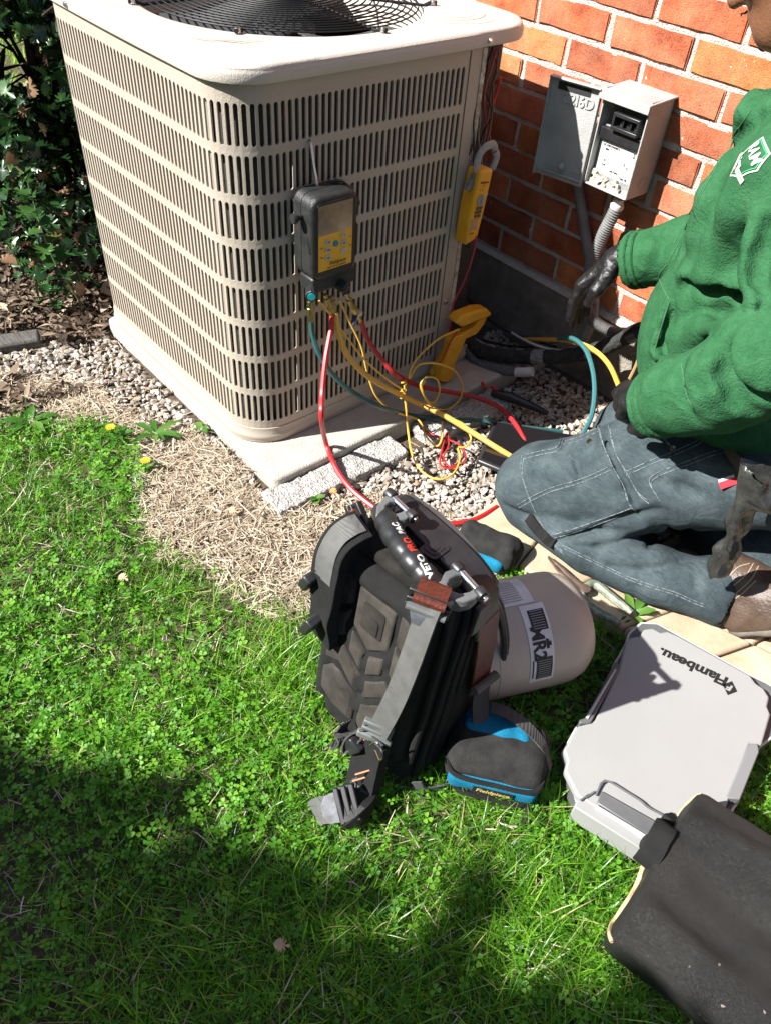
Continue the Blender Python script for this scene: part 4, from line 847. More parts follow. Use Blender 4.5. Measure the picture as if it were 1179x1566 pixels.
e = MB(); e.X = BF; e.prism([(.060, .345), (.130, .345), (.130, .272), (.095, .244), (.060, .272)], .014, .024, lambda x, z, y: Vector((x, -y, z))); lp_ = e.add('logo_panel', M_PADW, bag, bev=.004, seg=3)
e = MB(); e.X = BF; e.prism([(x + .095, z + .305) for x, z in rrect(.042, .050, .006)], .023, .0255, lambda x, z, y: Vector((x, -y, z))); e.prism([(x + .095, z + .297) for x, z in rrect(.026, .026, .005)], .025, .0275, lambda x, z, y: Vector((x, -y, z))); e.add('embossed_logo', M_PADF, lp_, bev=.001)
e = MB(); e.tube(spline([L3(a, b, c) for a, b, c in ((-.004, .002, .07), (-.006, .002, .2), (-.004, .002, .36), (.01, .004, .384), (.1, .004, .390), (.18, .004, .386), (.196, .002, .365), (.199, .002, .2), (.197, .002, .07))], 8), .0055, 8); e.add('piping', M_NYL, bag)
e = MB(); e.X = BF; e.box((.098, .012, .388), (.080, .020, .010)); e.add('padded_collar', M_PADF, bag, bev=.007, seg=3)
def ridge(b_top, b_pts, name, r, m, flat=1.):
    P = [(.203, b, c) for b, c in b_pts]; T = [(.192, b_top, .382), (.15, b_top, .394), (.1, b_top, .397), (.05, b_top, .394), (.008, b_top, .382)]; Q = [(-.004, b, c) for b, c in reversed(b_pts)]
    q = spline([L3(*p) for p in P + T + Q], 10); e = MB(); e.tube(q, [r * (1 + .10 * (i % 2)) for i in range(len(q))], 8, flat=flat); return e.add(name, m, bag)
ridge(.032, [(.022, .02), (.026, .15), (.03, .30), (.032, .36)], 'zipper', .0058, M_NYL); ridge(.046, [(.046, .02), (.048, .15), (.047, .30), (.046, .36)], 'zipper', .0050, M_NYL); ridge(.060, [(.068, .02), (.070, .15), (.064, .30), (.060, .36)], 'zipper', .0056, M_NYL)
zp = MB(); FZ = spline([L3(*p) for p in ((.203, .200, .02), (.204, .204, .08), (.203, .178, .19), (.203, .124, .30), (.202, .090, .355), (.190, .080, .384), (.1, .096, .396), (.01, .110, .386), (-.004, .118, .35), (-.004, .16, .22), (-.002, .20, .08))], 10); zp.tube(FZ, [.0058 * (1 + .1 * (i % 2)) for i in range(len(FZ))], 8); zp = zp.add('front_zipper', M_PLASTIC, bag)
e = MB(); rim_ = [(.203, b, c) for b, c in ((.206, .02), (.211, .08), (.185, .19), (.131, .30), (.096, .358))] + [(.19, .087, .388), (.1, .103, .400), (.01, .117, .389)]
q = spline([L3(*p) for p in rim_], 34); 
for i in range(len(q) - 1): e.box((q[i] + q[i + 1]) / 2, (.0012, .0045, .0022), (q[i + 1] - q[i]).to_track_quat('Z', 'X').to_matrix())
tag(e.add('zipper_teeth', mat('zipper_metal', (.05, .05, .05), .35), zp), kind='stuff')
# hard top plate, leather strap, webbing loop on the side
def wrap(pts, w_, t_, name, m, bev=.002, parent=None):
    e = MB(); e.strap(spline([L3(*p) for p in pts], 8), tuple(BV), w_, t_); return e.add(name, m, parent or bag, bev=bev)
wrap([(-.012, .088, .30), (-.008, .086, .36), (.012, .082, .392), (.06, .076, .402), (.14, .066, .402), (.19, .060, .392), (.209, .064, .36), (.213, .082, .305)], .050, .006, 'top_plate', M_PLASTIC, .003)
e = MB(); q = [bp(726, 985, 0, .214), bp(738, 998, 0, .214), bp(760, 992, 0, .214), bp(768, 960, 0, .214)]
wrap([(.2145, .072, .335), (.2145, .084, .30), (.214, .098, .25), (.213, .112, .19), (.212, .120, .15)], .044, .003, 'leather_strap', M_LEATH)
e = MB(); e.tube([L3(.222, .088, .180), L3(.222, .115, .176), L3(.222, .142, .172)], .0075, 10); e.add('webbing_roll', M_WEB, bag)
e = MB(); e.strap(spline([L3(.215, .12, .17), L3(.222, .12, .13), L3(.236, .115, .10), L3(.245, .12, .075), L3(.232, .135, .062), L3(.222, .14, .085), L3(.232, .135, .108)], 7), tuple(BV + BU * .5), .026, .003); e.add('webbing_loop', M_WEBD, bag)
e = MB(); e.strap(spline([L3(.222, .10, .06), L3(.236, .09, .02), L3(.25, .06, .012), L3(.23, .02, .014), L3(.215, .01, .03)], 7), (0, 0, 1), .022, .003); e.add('strap_tail', M_WEBD, bag)
for bb in (.062, .120):
    e = MB(); e.X = BF; e.box((.100, bb + .0, .4075), (.014, .014, .001)); 
lg = bp(664, 840, 2, .4062); e = MB(); e.X = frame(lg, (BU + BV * .1).normalized(), BV, Vector((0, 0, 1))); e.prism(rrect(.030, .034, .006, 4), 0, .0012); e.prism(rrect(.020, .022, .004, 3), .0012, .0022); e.prism(rrect(.010, .011, .002, 3), .0022, .0032); e.add('embossed_badge', M_PLASTIC, bag, bev=.0005)
# grip handle
gp = bps([(583, 783, 2, .412), (592, 800, 2, .424), (606, 826, 2, .433), (628, 856, 2, .436), (652, 882, 2, .430), (668, 896, 2, .418)])
gs = spline(gp, 8); e = MB(); e.tube(gs, [.0155 + .0012 * (1 if (i % 6) < 4 else -.6) if 6 < i < 34 else .0150 for i in range(len(gs))], 16); grip = e.add('grip_handle', M_PLASTIC, bag, bev=.0)
gb = bvh_of(grip)
def grip_word(tx, px, py, m, sz=.0125):
    p, n = cast(gb, px, py, .0); d = (gs[30] - gs[12]).normalized(); up = n.cross(d).normalized(); up = up if False else up
    vx = -d; vy = n.cross(vx).normalized(); decal('print', text_mesh(tx, sz, .0005), frame(p, vx, vy, n), m, grip, gb, .0008, .004)
M_RPR = mat('red_print', (.55, .03, .015), .5)
grip_word('VETO', 650, 865, M_WHITE); grip_word('PRO', 627, 833, M_RPR, .0135); grip_word('PAC', 610, 807, M_WHITE)
BRK = (([(575, 788), (577, 772), (586, 760), (598, 753), (610, 756), (607, 765), (597, 766), (590, 773), (589, 782), (600, 786), (614, 782), (626, 775), (634, 783), (622, 793), (606, 795), (590, 792)], (599, 759), (628, 787)),
       ([(664, 896), (668, 909), (690, 916), (708, 920), (727, 915), (739, 904), (730, 896), (718, 904), (704, 907), (690, 902), (684, 893), (688, 885), (698, 879), (708, 877), (713, 869), (698, 867), (681, 873), (674, 884)], (702, 872), (733, 906)))
for pl, k0, k1 in BRK:
    e = MB(); q = [BFi @ bp(x, y, 2, .434) for x, y in pl]; e.prism([(p.x, p.y) for p in q], .422, .434, lambda x, y, z: BF @ Vector((x, y, z))); br = e.add('handle_bracket', M_BRK, bag, bev=.0025, seg=3)
    cq = sum(q, Vector()) / len(q); e = MB(); e.prism([((p.x - cq.x) * .9 + cq.x, (p.y - cq.y) * .9 + cq.y) for p in q if True], .412, .423, lambda x, y, z: BF @ Vector((x, y, z))); e.add('bracket_web', M_BRK, br, bev=.002)
    A = bp(*k0, 2, .430); B = bp(*k1, 2, .430); ax = (B - A).normalized()
    e = MB(); e.tube([A, B], .0052, 12); e.add('steel_pin', M_CHR, br)
    for p, s_ in ((A, -1), (B, 1)): e = MB(); e.lathe([(.0080, -.004), (.0092, .0), (.0086, .009), (.004, .011), (0, .011)], p, ax * s_, 14); o = e.add('knob', M_PLASTIC, br)
    e = MB(); e.lathe([(.004, 0), (.0035, .002), (0, .0022)], B + ax * .011, ax, 10); e.add('screw', M_CHR, br)
e = MB(); e.X = BF; q = BFi @ bp(736, 945, 0, .216); e.box((.213, q.y, q.z), (.005, .016, .026)); e.add('strap_anchor', M_PLASTIC, bag, bev=.004, seg=3)
# right shoulder strap: buckle, grey webbing, lower buckle, padded end with ring
bW = -.040
wdir = bp(673, 950, 1, bW) - bp(626, 930, 1, bW)
e = MB(); e.strap(spline([bp(664, 915, 1, bW + .004), bp(652, 942, 1, bW), bp(628, 1010, 1, bW - .006), bp(604, 1070, 1, bW - .006), bp(578, 1120, 1, bW)], 10), tuple(wdir), .034, .0028); e.add('shoulder_webbing', M_WEB, bag)
def buckle(px, py, b, ang_to, w_, name='buckle', m=M_BRK):
    p = bp(px, py, 1, b); y = (bp(*ang_to, 1, b) - p).normalized(); z = Vector(CAM) - p; z = (z - y * z.dot(y)).normalized(); x = y.cross(z); e = MB(); e.X = frame(p, x, y, z)
    e.box((0, .012, 0), (w_ / 2, .0045, .005)); e.box((0, -.012, 0), (w_ / 2, .0045, .005)); e.box((w_ / 2 - .003, 0, 0), (.003, .016, .0045)); e.box((-w_ / 2 + .003, 0, 0), (.003, .016, .0045)); e.box((0, 0, .002), (w_ / 2, .0035, .0045)); o = e.add(name, m, bag, bev=.002); return o, frame(p, x, y, z)
o, m4 = buckle(656, 922, bW + .002, (630, 990), .058, m=M_PLASTIC)
e = MB(); e.X = m4; e.tube([(-.021, -.006, .004), (.021, -.006, .004)], .0075, 10); e.add('leather_roll', M_LEATH, o)
e = MB(); e.X = m4; e.tube([(-.026, .012, .004), (.026, .012, .004)], .0060, 10); e.add('roll_bar', M_BRK, o)
e = MB(); e.X = m4; e.strap([(0, -.008, .003), (0, -.020, .000), (0, -.032, -.004)], (1, 0, 0), .040, .006); e.add('leather_tab', M_LEATH, o)
e = MB(); e.X = m4; e.prism([(-.020, .016), (.020, .016), (.012, .040), (-.012, .040)], .0035, .0055); e.add('strap_tip', mat('worn_tip', (.13, .14, .155), .4, (.05, .05, .055), 60), o)
o, m4 = buckle(577, 1117, bW, (560, 1160), .046, m=M_BRK)
e = MB(); e.X = m4; e.box((0, .017, .003), (.027, .007, .005)); e.add('buckle_bar', M_BRK, o, bev=.003)
e = MB(); e.X = m4
for yy in (.028, .034): e.strap([(-.019, yy, .0052), (.019, yy, .0052)], (0, 1, 0), .0018, .0008)
tag(e.add('orange_stitching', mat('orange_thread', (.55, .22, .10), .7), o), kind='stuff')
pz = [(572, 1128, 1, -.040), (566, 1152, 1, -.042), (560, 1180, 1, -.046), (553, 1207, 1, -.052)]
PE = bps(pz) + [G(541, 1232, .030), G(524, 1240, .022)]
e = MB(); e.tube(spline(PE, 8), [.028, .028, .029, .029, .030, .030] * 6 + [.028] * 5, 14, flat=.45, up=None) if False else e.strap(spline(PE, 8), tuple(wdir), .054, .020); sp_ = e.add('padded_strap', M_NYL, bag, bev=.008, seg=3)
e = MB(); e.strap([p + (Vector(CAM) - p).normalized() * .0125 for p in spline(PE, 8)], tuple(wdir), .038, .003); e.add('strap_webbing', M_WEBD, bag)
toC = lambda p, d: p + (Vector(CAM) - p).normalized() * d
rc_ = toC(bp(553, 1203, 1, -.05), .018); nz = (Vector(CAM) - rc_).normalized(); rx = nz.cross(Vector((0, 0, 1))).normalized(); ry = nz.cross(rx)
e = MB(); e.tube([rc_ + rx * (.017 * math.cos(a)) + ry * (.014 * math.sin(a)) for a in np.linspace(0, 2 * math.pi, 25)[:-1]], .0016, 6, closed=True); e.add('ring', M_CHR, bag)
for (px, py) in ((560, 1180), (556, 1190), (548, 1206)):
    e = MB(); p = toC(bp(px, py, 1, -.05), .0165); e.strap([p - rx * .016 - ry * .006, p + rx * .016 + ry * .006], tuple(ry), .0022, .001); tag(e.add('stitching', mat('orange_thread', (0, 0, 0)), bag), kind='stuff')
wl = [bp(573, 1148, 1, -.06), bp(580, 1163, 1, -.06), bp(585, 1155, 1, -.06), bp(577, 1136, 1, -.06), bp(566, 1140, 1, -.06)]
e = MB(); e.tube(spline([toC(p, .012) for p in wl], 5), .0013, 5); e.add('wire_loop', M_CHR, bag)
bk = toC(G(526, 1232, .026), .012); e = MB(); yb = (G(505, 1238, .03) - bk).normalized(); zb_ = (Vector(CAM) - bk).normalized(); zb_ = (zb_ - yb * zb_.dot(yb)).normalized(); e.X = frame(bk, yb.cross(zb_), yb, zb_)
for yy in (-.018, -.006, .006): e.box((0, yy, .002), (.027, .0042, .006))
e.box((.025, -.006, 0), (.003, .017, .005)); e.box((-.025, -.006, 0), (.003, .017, .005)); e.add('buckle', M_PLASTIC, bag, bev=.002)
e = MB(); e.X = frame(bk, yb.cross(zb_), yb, zb_); e.prism([(-.022, .010), (.022, .010), (.020, .026), (.008, .034), (-.008, .034), (-.020, .026)], -.001, .003); e.add('buckle_tip', mat('worn_tip', (0, 0, 0)), bag)
e = MB(); e.strap(spline([G(520, 1236, .03), G(505, 1238, .026), G(490, 1240, .018), G(481, 1246, .012)], 5), tuple(yb.cross(zb_)), .040, .003); e.add('strap_tail', M_WEB, bag)
# loops at the lower left
for L, w_ in (([(563, 1112, 1, -.045), (545, 1118, 1, -.05), (533, 1130, 1, -.055), (531, 1145, 1, -.055), (545, 1142, 1, -.05), (557, 1128, 1, -.048)], .020), ([(529, 1105, 1, -.045), (522, 1118, 1, -.05), (527, 1130, 1, -.055), (520, 1140, 1, -.055), (513, 1132, 1, -.055)], .026)):
    e = MB(); e.strap(spline(bps(L), 6), tuple(BV + Vector((0, 0, -.2))), w_, .003); e.add('webbing_loop', M_WEBD, bag)
e = MB(); e.X = frame(bp(540, 1140, 1, -.055), BU, BV, Vector((0, 0, 1))); e.box((0, 0, 0), (.013, .008, .020), Matrix.Rotation(.5, 3, 'Y')); e.add('side_clip', M_PLASTIC, bag, bev=.004, seg=3)
# left shoulder strap: padded loop springing out to the left
LS = bps([(556, 806, 1, -.005), (541, 812, 1, -.020), (522, 826, 1, -.036), (508, 850, 1, -.046), (501, 882, 1, -.050), (497, 918, 1, -.048), (495, 948, 1, -.040), (497, 975, 1, -.030)])
LQ = spline(LS, 8); LW = []
for i, p in enumerate(LQ):
    tn = (LQ[min(i + 1, len(LQ) - 1)] - LQ[max(i - 1, 0)]).normalized(); LW.append(tuple(tn.cross((Vector(CAM) - p).normalized() + Vector((-.5, -.2, .3))).normalized()))
e = MB(); e.strap(LQ, LW, .050, .018); e.add('padded_strap', M_NYL, bag, bev=.007, seg=3)
out_ = Vector((-.6, -.3, .2)); off = [p + (Vector(CAM) - p).normalized() * .0135 + Vector(w_) * (.008 if Vector(w_).dot(out_) > 0 else -.008) for p, w_ in zip(LQ, LW)]
e = MB(); e.strap(off[:-14], LW[:-14], .032, .003); e.add('shoulder_webbing', M_WEB, bag)
o, m4 = buckle(551, 799, .012, (520, 812), .056, m=M_PLASTIC)
e = MB(); e.X = m4; e.tube([(-.021, -.002, .005), (.021, -.002, .005)], .0075, 10); e.add('leather_roll', M_LEATH, o)
for px, py, s_ in ((478, 884, .016), (480, 952, .020)):
    e = MB(); e.X = frame(bp(px, py, 1, -.055), BU, BV, Vector((0, 0, 1))); e.box((0, 0, 0), (.008, .018, s_), Matrix.Rotation(.45, 3, 'Y')); e.add('side_clip', M_PLASTIC, bag, bev=.004, seg=3)

# ================================================================ CYLINDER, POUCHES, CASE, BAG, PLIERS
M_CYL = mat('tan_enamel', (.42, .365, .30), .38, (.365, .315, .255), 5, bump=.3, bscale=400, spec=.45)
p0 = G(770, 1067, .043); p1 = G(905, 1035, .043); cd = (p1 - p0); cd.z = 0; cd.normalize(); ce = Vector((cd.y, -cd.x, 0)); CRD = .098
c1_ = p1 - ce * .83 * CRD - cd * .045; c1_.z = CRD; c0_ = c1_ - cd * .27
cyl = thing('gas_cylinder', 'tan refrigerant cylinder with white warning stickers lying on its side behind the backpack', 'gas cylinder', tuple(Vector((c1_.x, c1_.y, 0))))
prof = [(0, -.012), (.06, -.008), (.085, .008), (.096, .03), (CRD, .05), (CRD, .142), (CRD + .0007, .1425), (CRD + .0007, .1445), (CRD, .145), (CRD, .270), (.0965, .288), (.090, .307), (.076, .324), (.053, .336), (.025, .341), (0, .342)]
e = MB(); e.lathe(prof, c0_ - cd * .02, cd, 64); e.add('shell', M_CYL, cyl, sharp=25)
def around(ang, ax, r=CRD + .0006): return c0_ + cd * ax + (ce * math.cos(ang) + Vector((0, 0, 1)) * math.sin(ang)) * r
def cyl_patch(a0, a1, x0, x1, r, name, m, par, n=16):
    V = []; F = []
    for i in range(n + 1):
        a = a0 + (a1 - a0) * i / n; V += [around(a, x0, r), around(a, x1, r)]
    for i in range(n): F.append((2 * i, 2 * i + 1, 2 * i + 3, 2 * i + 2))
    me = bpy.data.meshes.new(name); me.from_pydata([tuple(v) for v in V], [], F); me.update(); return add(name, me, m, par)
SX = .175
st = cyl_patch(R_(2), R_(82), SX, SX + .042, CRD + .0008, 'sticker', M_WHITE, cyl, 24)
cyl_patch(R_(6), R_(30), SX + .010, SX + .038, CRD + .0014, 'print', M_INK, st, 8); cyl_patch(R_(56), R_(76), SX + .010, SX + .038, CRD + .0014, 'print', M_INK, st, 8)
for a in np.arange(7.5, 29, 2.4): cyl_patch(R_(a), R_(a + .7), SX + .013, SX + .035, CRD + .0019, 'print', mat('grey_print', (.25, .25, .24), .6), st, 1)
for a in np.arange(57.5, 75, 2.4): cyl_patch(R_(a), R_(a + .7), SX + .013, SX + .035, CRD + .0019, 'print', mat('grey_print', (.25, .25, .24), .6), st, 1)
cyl_patch(R_(8), R_(28), SX + .003, SX + .0055, CRD + .0014, 'print', M_INK, st, 4)
def on_cyl(tx, sz, ang, ax, bold=.0006):
    n = ce * math.cos(ang) + Vector((0, 0, 1)) * math.sin(ang); t = (-ce * math.sin(ang) + Vector((0, 0, 1)) * math.cos(ang)); p = around(ang, ax, CRD + .0015)
    me = text_mesh(tx, sz, bold)
    for v in me.vertices:
        a = ang - v.co.x / CRD; q = around(a, ax + v.co.y, CRD + .0016); v.co = q
    return add('print', me, M_INK, st)
on_cyl('MR2', .030, R_(44), SX + .016, .001); 
hs_ = cyl_patch(R_(38), R_(47), SX + .029, SX + .034, CRD + .0016, 'print', M_INK, st, 4); cyl_patch(R_(40.5), R_(44.5), SX + .034, SX + .038, CRD + .0016, 'print', M_INK, st, 4)
st2 = cyl_patch(R_(84), R_(122), SX - .055, SX + .030, CRD + .0008, 'sticker', mat('pale_sticker', (.60, .60, .60), .35, (.46, .47, .49), 60, contrast=(.3, .7)), cyl, 12)
for a in np.arange(88, 120, 3.0): cyl_patch(R_(a), R_(a + 1.0), SX - .045, SX + .022 - .03 * ((a * 7) % 3) / 3, CRD + .0014, 'print', mat('grey_print', (0, 0, 0)), st2, 1)

M_PBLK = mat('pouch_fabric', (.020, .020, .0195), .9, (.038, .037, .035), 40, bump=1.5, bscale=800, spec=.2)
M_BLUE = mat('blue_fabric', (.004, .14, .25), .85, (.006, .18, .31), 40, bump=1.5, bscale=700, spec=.25)
M_GOLD = mat('gold_print', (.60, .44, .14), .6)
# small pouch in front of the cylinder
pu = Vector((.79, .61, 0)).normalized(); pv = Vector((-pu.y, pu.x, 0)); po_ = Vector((.992, -1.105, 0)); PF = frame(po_, pu, pv, Vector((0, 0, 1)))
po_ = Vector((.985, -1.090, 0)); PF = frame(po_, pu, pv, Vector((0, 0, 1)))
pch = thing('pouch', 'small black and blue zipped pouch with a gold badge on the grass', 'pouch', tuple(po_ + pu * .075 + pv * .05))
def pf(F_, name, m, sm=2): me = F_.mesh(name, sm); me.transform(PF); return add(name, me, m, pch)
F_ = Field((-.03, -.03, -.01), (.19, .15, .12), .003)
F_.box((.077, .048, .048), (.077, .044, .046), r=.026); F_.box((.077, .030, .045), (.074, .036, .028), r=.02, k=.015); F_.noise(.0028, 35); pf(F_, 'body', M_PBLK)
F_ = Field((-.03, -.05, -.01), (.19, .10, .12), .0025); F_.box((.077, .020, .040), (.070, .036, .017), r=.012); F_.noise(.0015, 45); bluep = pf(F_, 'blue_panel', M_BLUE)
F_ = Field((-.03, -.03, -.01), (.19, .15, .13), .003); F_.box((.070, .070, .086), (.052, .022, .014), r=.012); F_.noise(.003, 50); pf(F_, 'blue_top', M_BLUE)
F_ = Field((-.03, -.05, -.01), (.19, .10, .08), .0025); F_.box((.080, .018, .014), (.060, .030, .012), r=.010); F_.noise(.002, 45); pf(F_, 'lower_pocket', M_PBLK)
for zz, yy, ex in ((.060, -.012, .074), (.024, -.016, .066)):
    q = spline([PF @ Vector(p) for p in ((.077 - ex, .045, zz), (.077 - ex, .012, zz), (.077 - ex + .016, yy, zz), (.077, yy - .003, zz), (.077 + ex - .016, yy, zz), (.077 + ex, .012, zz), (.077 + ex, .045, zz))], 20)
    e = MB(); e.tube(q, [.0040 * (1 + .14 * (i % 2)) for i in range(len(q))], 6, flat=.8); e.add('zipper', M_NYL, pch)
pl_ = frame(PF @ Vector((.079, -.0185, .042)), pu, Vector((0, 0, 1)), -pv)
bd = decal('badge', poly_mesh(rrect(.062, .018, .002, 3)), pl_, M_INK, pch); decal('print', text_mesh('Fieldpiece', .0130, .0003, .15), pl_ @ Matrix.Translation((0, .0006, .0006)), M_GOLD, bd)
e = MB(); e.strap(spline([PF @ Vector(p) for p in ((.03, .09, .098), (.06, .085, .112), (.10, .075, .108), (.14, .055, .090), (.160, .035, .060))], 8), tuple(pv), .020, .003); e.add('carry_strap', M_WEBD, pch)
e = MB(); e.strap([PF @ Vector((.135, -.018, .024)), PF @ Vector((.137, -.03, .012)), PF @ Vector((.128, -.045, .008))], tuple(pu), .006, .0015); e.add('zip_pull', M_PLASTIC, pch)
# soft bag behind
so = G(690, 850, 0); su = Vector((.93, .36, 0)).normalized(); sv = Vector((-su.y, su.x, 0)); SF = frame(so, su, sv, Vector((0, 0, 1)))
pch2 = thing('tool_pouch', 'floppy black pouch with a bright blue side lying beyond the backpack against the pavers', 'pouch', tuple(so))
F_ = Field((-.05, -.04, -.01), (.20, .14, .09), .003); F_.box((.058, .04, .030), (.066, .036, .029), r=.022); F_.ell((.10, .05, .025), (.03, .03, .028), k=.02); F_.noise(.006, 28); F_.noise(.002, 80); me = F_.mesh('body', 2); me.transform(SF); add('body', me, M_PBLK, pch2)
F_ = Field((-.05, -.05, -.01), (.20, .09, .09), .003); F_.box((.062, .014, .022), (.045, .020, .014), r=.011); F_.noise(.005, 30); me = F_.mesh('blue_panel', 2); me.transform(SF); add('blue_panel', me, M_BLUE, pch2)
# flat plastic case
M_CASE = mat('grey_case_plastic', (.262, .262, .255), .42, (.285, .285, .278), 3, bump=.25, bscale=900, spec=.4); M_CASED = mat('dark_case_plastic', (.085, .088, .09), .45, (.11, .113, .115), 20); M_RIM = mat('clear_rim', (.45, .45, .44), .2)
cs_ = thing('storage_case', 'flat light grey plastic case with black lettering lying on the grass', 'case', tuple(G(1010, 1130, 0)))
ZT = .062
out = [(118, 1055), (35, 785), (115, 640), (190, 600), (320, 300), (385, 185), (402, 130), (470, 70), (560, 75), (660, 130), (1085, 365), (1160, 400), (1240, 450), (1250, 560), (1210, 690), (1120, 760), (1010, 1050), (760, 1440), (480, 1290)]
outp = [tuple(G(850 + x / 3.583, 930 + y / 3.583, ZT - .012)[:2]) for x, y in out]
e = MB(); e.prism(outp, .004, ZT - .016); e.add('tray', M_CASED, cs_, bev=.004, seg=2)
lidp = [(118, 1030), (48, 890), (62, 835), (42, 775), (122, 645), (196, 628), (215, 612), (352, 318), (382, 190), (408, 160), (462, 152), (482, 116), (530, 108), (572, 132), (612, 126), (668, 150), (1065, 368), (1098, 412), (1140, 440), (1172, 490), (1160, 540), (1178, 585), (1130, 752), (1062, 742), (985, 960), (880, 1230), (720, 1460), (500, 1290)]
e = MB(); e.prism([tuple(G(850 + x / 3.583, 930 + y / 3.583, ZT)[:2]) for x, y in lidp], ZT - .016, ZT); cl = e.add('lid', M_CASE, cs_, bev=.0035, seg=3)
e = MB(); c_ = sum((Vector((*p, 0)) for p in outp), Vector()) / len(outp); e.prism([tuple((c_ + (Vector((*p, 0)) - c_) * 1.006)[:2]) for p in outp], ZT - .0205, ZT - .0165); e.add('rim', M_RIM, cs_, bev=.001)
def zc(x, y, z=ZT): return G(850 + x / 3.583, 930 + y / 3.583, z)
def bar(L, z0, z1, name, m, par=cs_, bev=.002): e = MB(); e.prism([tuple(zc(x, y, z1)[:2]) for x, y in L], z0, z1); return e.add(name, m, par, bev=bev)
bar([(162, 598), (325, 292), (350, 305), (350, 335), (192, 630), (130, 632), (128, 610)], .012, ZT + .003, 'side_latch', M_CASED); bar([(162, 598), (325, 330), (333, 338), (178, 606)], ZT + .003, ZT + .006, 'latch_ridge', M_RIM, bev=.0008)
bar([(1062, 742), (1108, 742), (1115, 790), (1010, 1050), (930, 1040)], .012, ZT + .002, 'side_latch', mat('mid_case_plastic', (.17, .172, .175), .45))
bar([(250, 1000), (225, 1070), (520, 1255), (580, 1185)], ZT, ZT + .004, 'front_latch', M_CASED); bar([(222, 1078), (214, 1092), (512, 1272), (520, 1258)], ZT, ZT + .006, 'latch_ridge', M_RIM, bev=.0008)
bar([(118, 1045), (100, 1090), (480, 1330), (510, 1278), (222, 1095), (222, 1030)], .02, ZT - .001, 'front_lip', M_CASE)
e = MB(); e.tube(spline([zc(220, 1028, ZT + .003), zc(268, 946, ZT + .007), zc(380, 1005, ZT + .007), zc(460, 1055, ZT + .007), zc(500, 1090, ZT + .007), zc(570, 1128, ZT + .005), zc(610, 1150, ZT + .003)], 3), .0018, 6); e.add('wire_bail', M_CASED, cs_)
for x, y in ((160, 1045), (190, 1030)): e = MB(); e.tube([zc(x - 25, y + 10, ZT + .002), zc(x + 22, y - 22, ZT + .002)], .0018, 6); e.add('hinge_pin', M_CASED, cs_)
a = zc(908, 395); b_ = zc(618, 262); tx_ = (b_ - a).normalized(); ty_ = Vector((0, 0, 1)).cross(tx_); mid = zc(752, 322) ; decal('print', text_mesh('Flambeau.', .0300, .0012, .12), frame(Vector((mid.x, mid.y, ZT + .0006)), tx_, ty_, Vector((0, 0, 1))), M_INK, cl)
lc = zc(953, 440); dm = decal('emblem', poly_mesh([(0, .0165), (-.0125, 0), (0, -.0165), (.0125, 0)]), frame(Vector((lc.x, lc.y, ZT + .0006)), tx_, ty_, Vector((0, 0, 1))), M_INK, cl)
decal('print', text_mesh('F', .017, .0010, .2), frame(Vector((lc.x, lc.y, ZT + .0012)), tx_, ty_, Vector((0, 0, 1))), M_CASE, dm)
# big black bag at the near corner
M_CANV = mat('black_canvas', (.007, .0069, .0065), .58, (.030, .028, .024), 7, bump=1.5, bscale=900, spec=.4, bump2=(.5, 30, .004), contrast=(.32, .75), detail=8)
_n = M_CANV.node_tree.nodes; _L = M_CANV.node_tree.links; _p = _n['Principled BSDF']; _tc = _n.new('ShaderNodeTexCoord'); _wv = _n.new('ShaderNodeTexWave'); _wv.inputs['Scale'].default_value = 190; _wv.bands_direction = 'Y'; _wv.inputs['Distortion'].default_value = 1.5; _wv.inputs['Detail Scale'].default_value = 3; _L.new(_tc.outputs['Object'], _wv.inputs[0])
_b = _n.new('ShaderNodeBump'); _b.inputs['Strength'].default_value = .55; _b.inputs['Distance'].default_value = .0012; _L.new(_wv.outputs[0], _b.inputs['Height']); _L.new(_p.inputs['Normal'].links[0].from_socket, _b.inputs['Normal']); _L.new(_b.outputs[0], _p.inputs['Normal'])
_d = _n.new('ShaderNodeTexNoise'); _d.inputs['Scale'].default_value = 55; _d.inputs['Detail'].default_value = 2; _L.new(_tc.outputs['Object'], _d.inputs[0]); _r = _n.new('ShaderNodeValToRGB'); _r.color_ramp.elements[0].position = .735; _r.color_ramp.elements[0].color = (0, 0, 0, 1); _r.color_ramp.elements[1].position = .76; _L.new(_d.outputs[0], _r.inputs[0])
_m = _n.new('ShaderNodeMix'); _m.data_type = 'RGBA'; _L.new(_r.outputs[0], _m.inputs[0]); _L.new(_p.inputs['Base Color'].links[0].from_socket, _m.inputs[6]); _m.inputs[7].default_value = (.22, .19, .15, 1); _L.new(_m.outputs[2], _p.inputs['Base Color'])
kA = G(1070, 1200, .150); kC = G(935, 1430, .105); kv = (kA - kC); kw = kv.length; kv.normalize(); ku = Vector((kv.y, -kv.x, 0)).normalized(); kn = ku.cross(kv).normalized(); 
KF = frame(kC, ku, kv, kn)
tbag = thing('tool_bag', 'big black canvas bag with tan edge piping lying over the corner of the grey case', 'bag', tuple(Vector((kC.x + .15, kC.y + .12, 0))))
F_ = Field((-.05, -.05, -.15), (.52, kw + .06, .05), .005)
F_.box((.24, kw / 2, -.048), (.24, kw / 2 + .002, .046), r=.016); F_.box((.30, kw * .45, -.03), (.16, kw * .36, .040), r=.03, k=.05)
F_.poly([(.02, kw * .80, .002), (.16, kw * .86, .012), (.34, kw * .80, .012)], .008, k=.03); F_.poly([(.03, kw * .22, .001), (.18, kw * .16, .010), (.40, kw * .22, .006)], .008, k=.03); F_.poly([(.0, kw * .5, -.05), (-.012, kw * .55, -.02), (-.004, kw * .62, -.004)], .013, k=.02)
F_.cap((.06, kw * .55, .012), (.24, kw * .48, .022), .010, k=.03, op='sub'); F_.noise(.003, 9); F_.noise(.0010, 50)
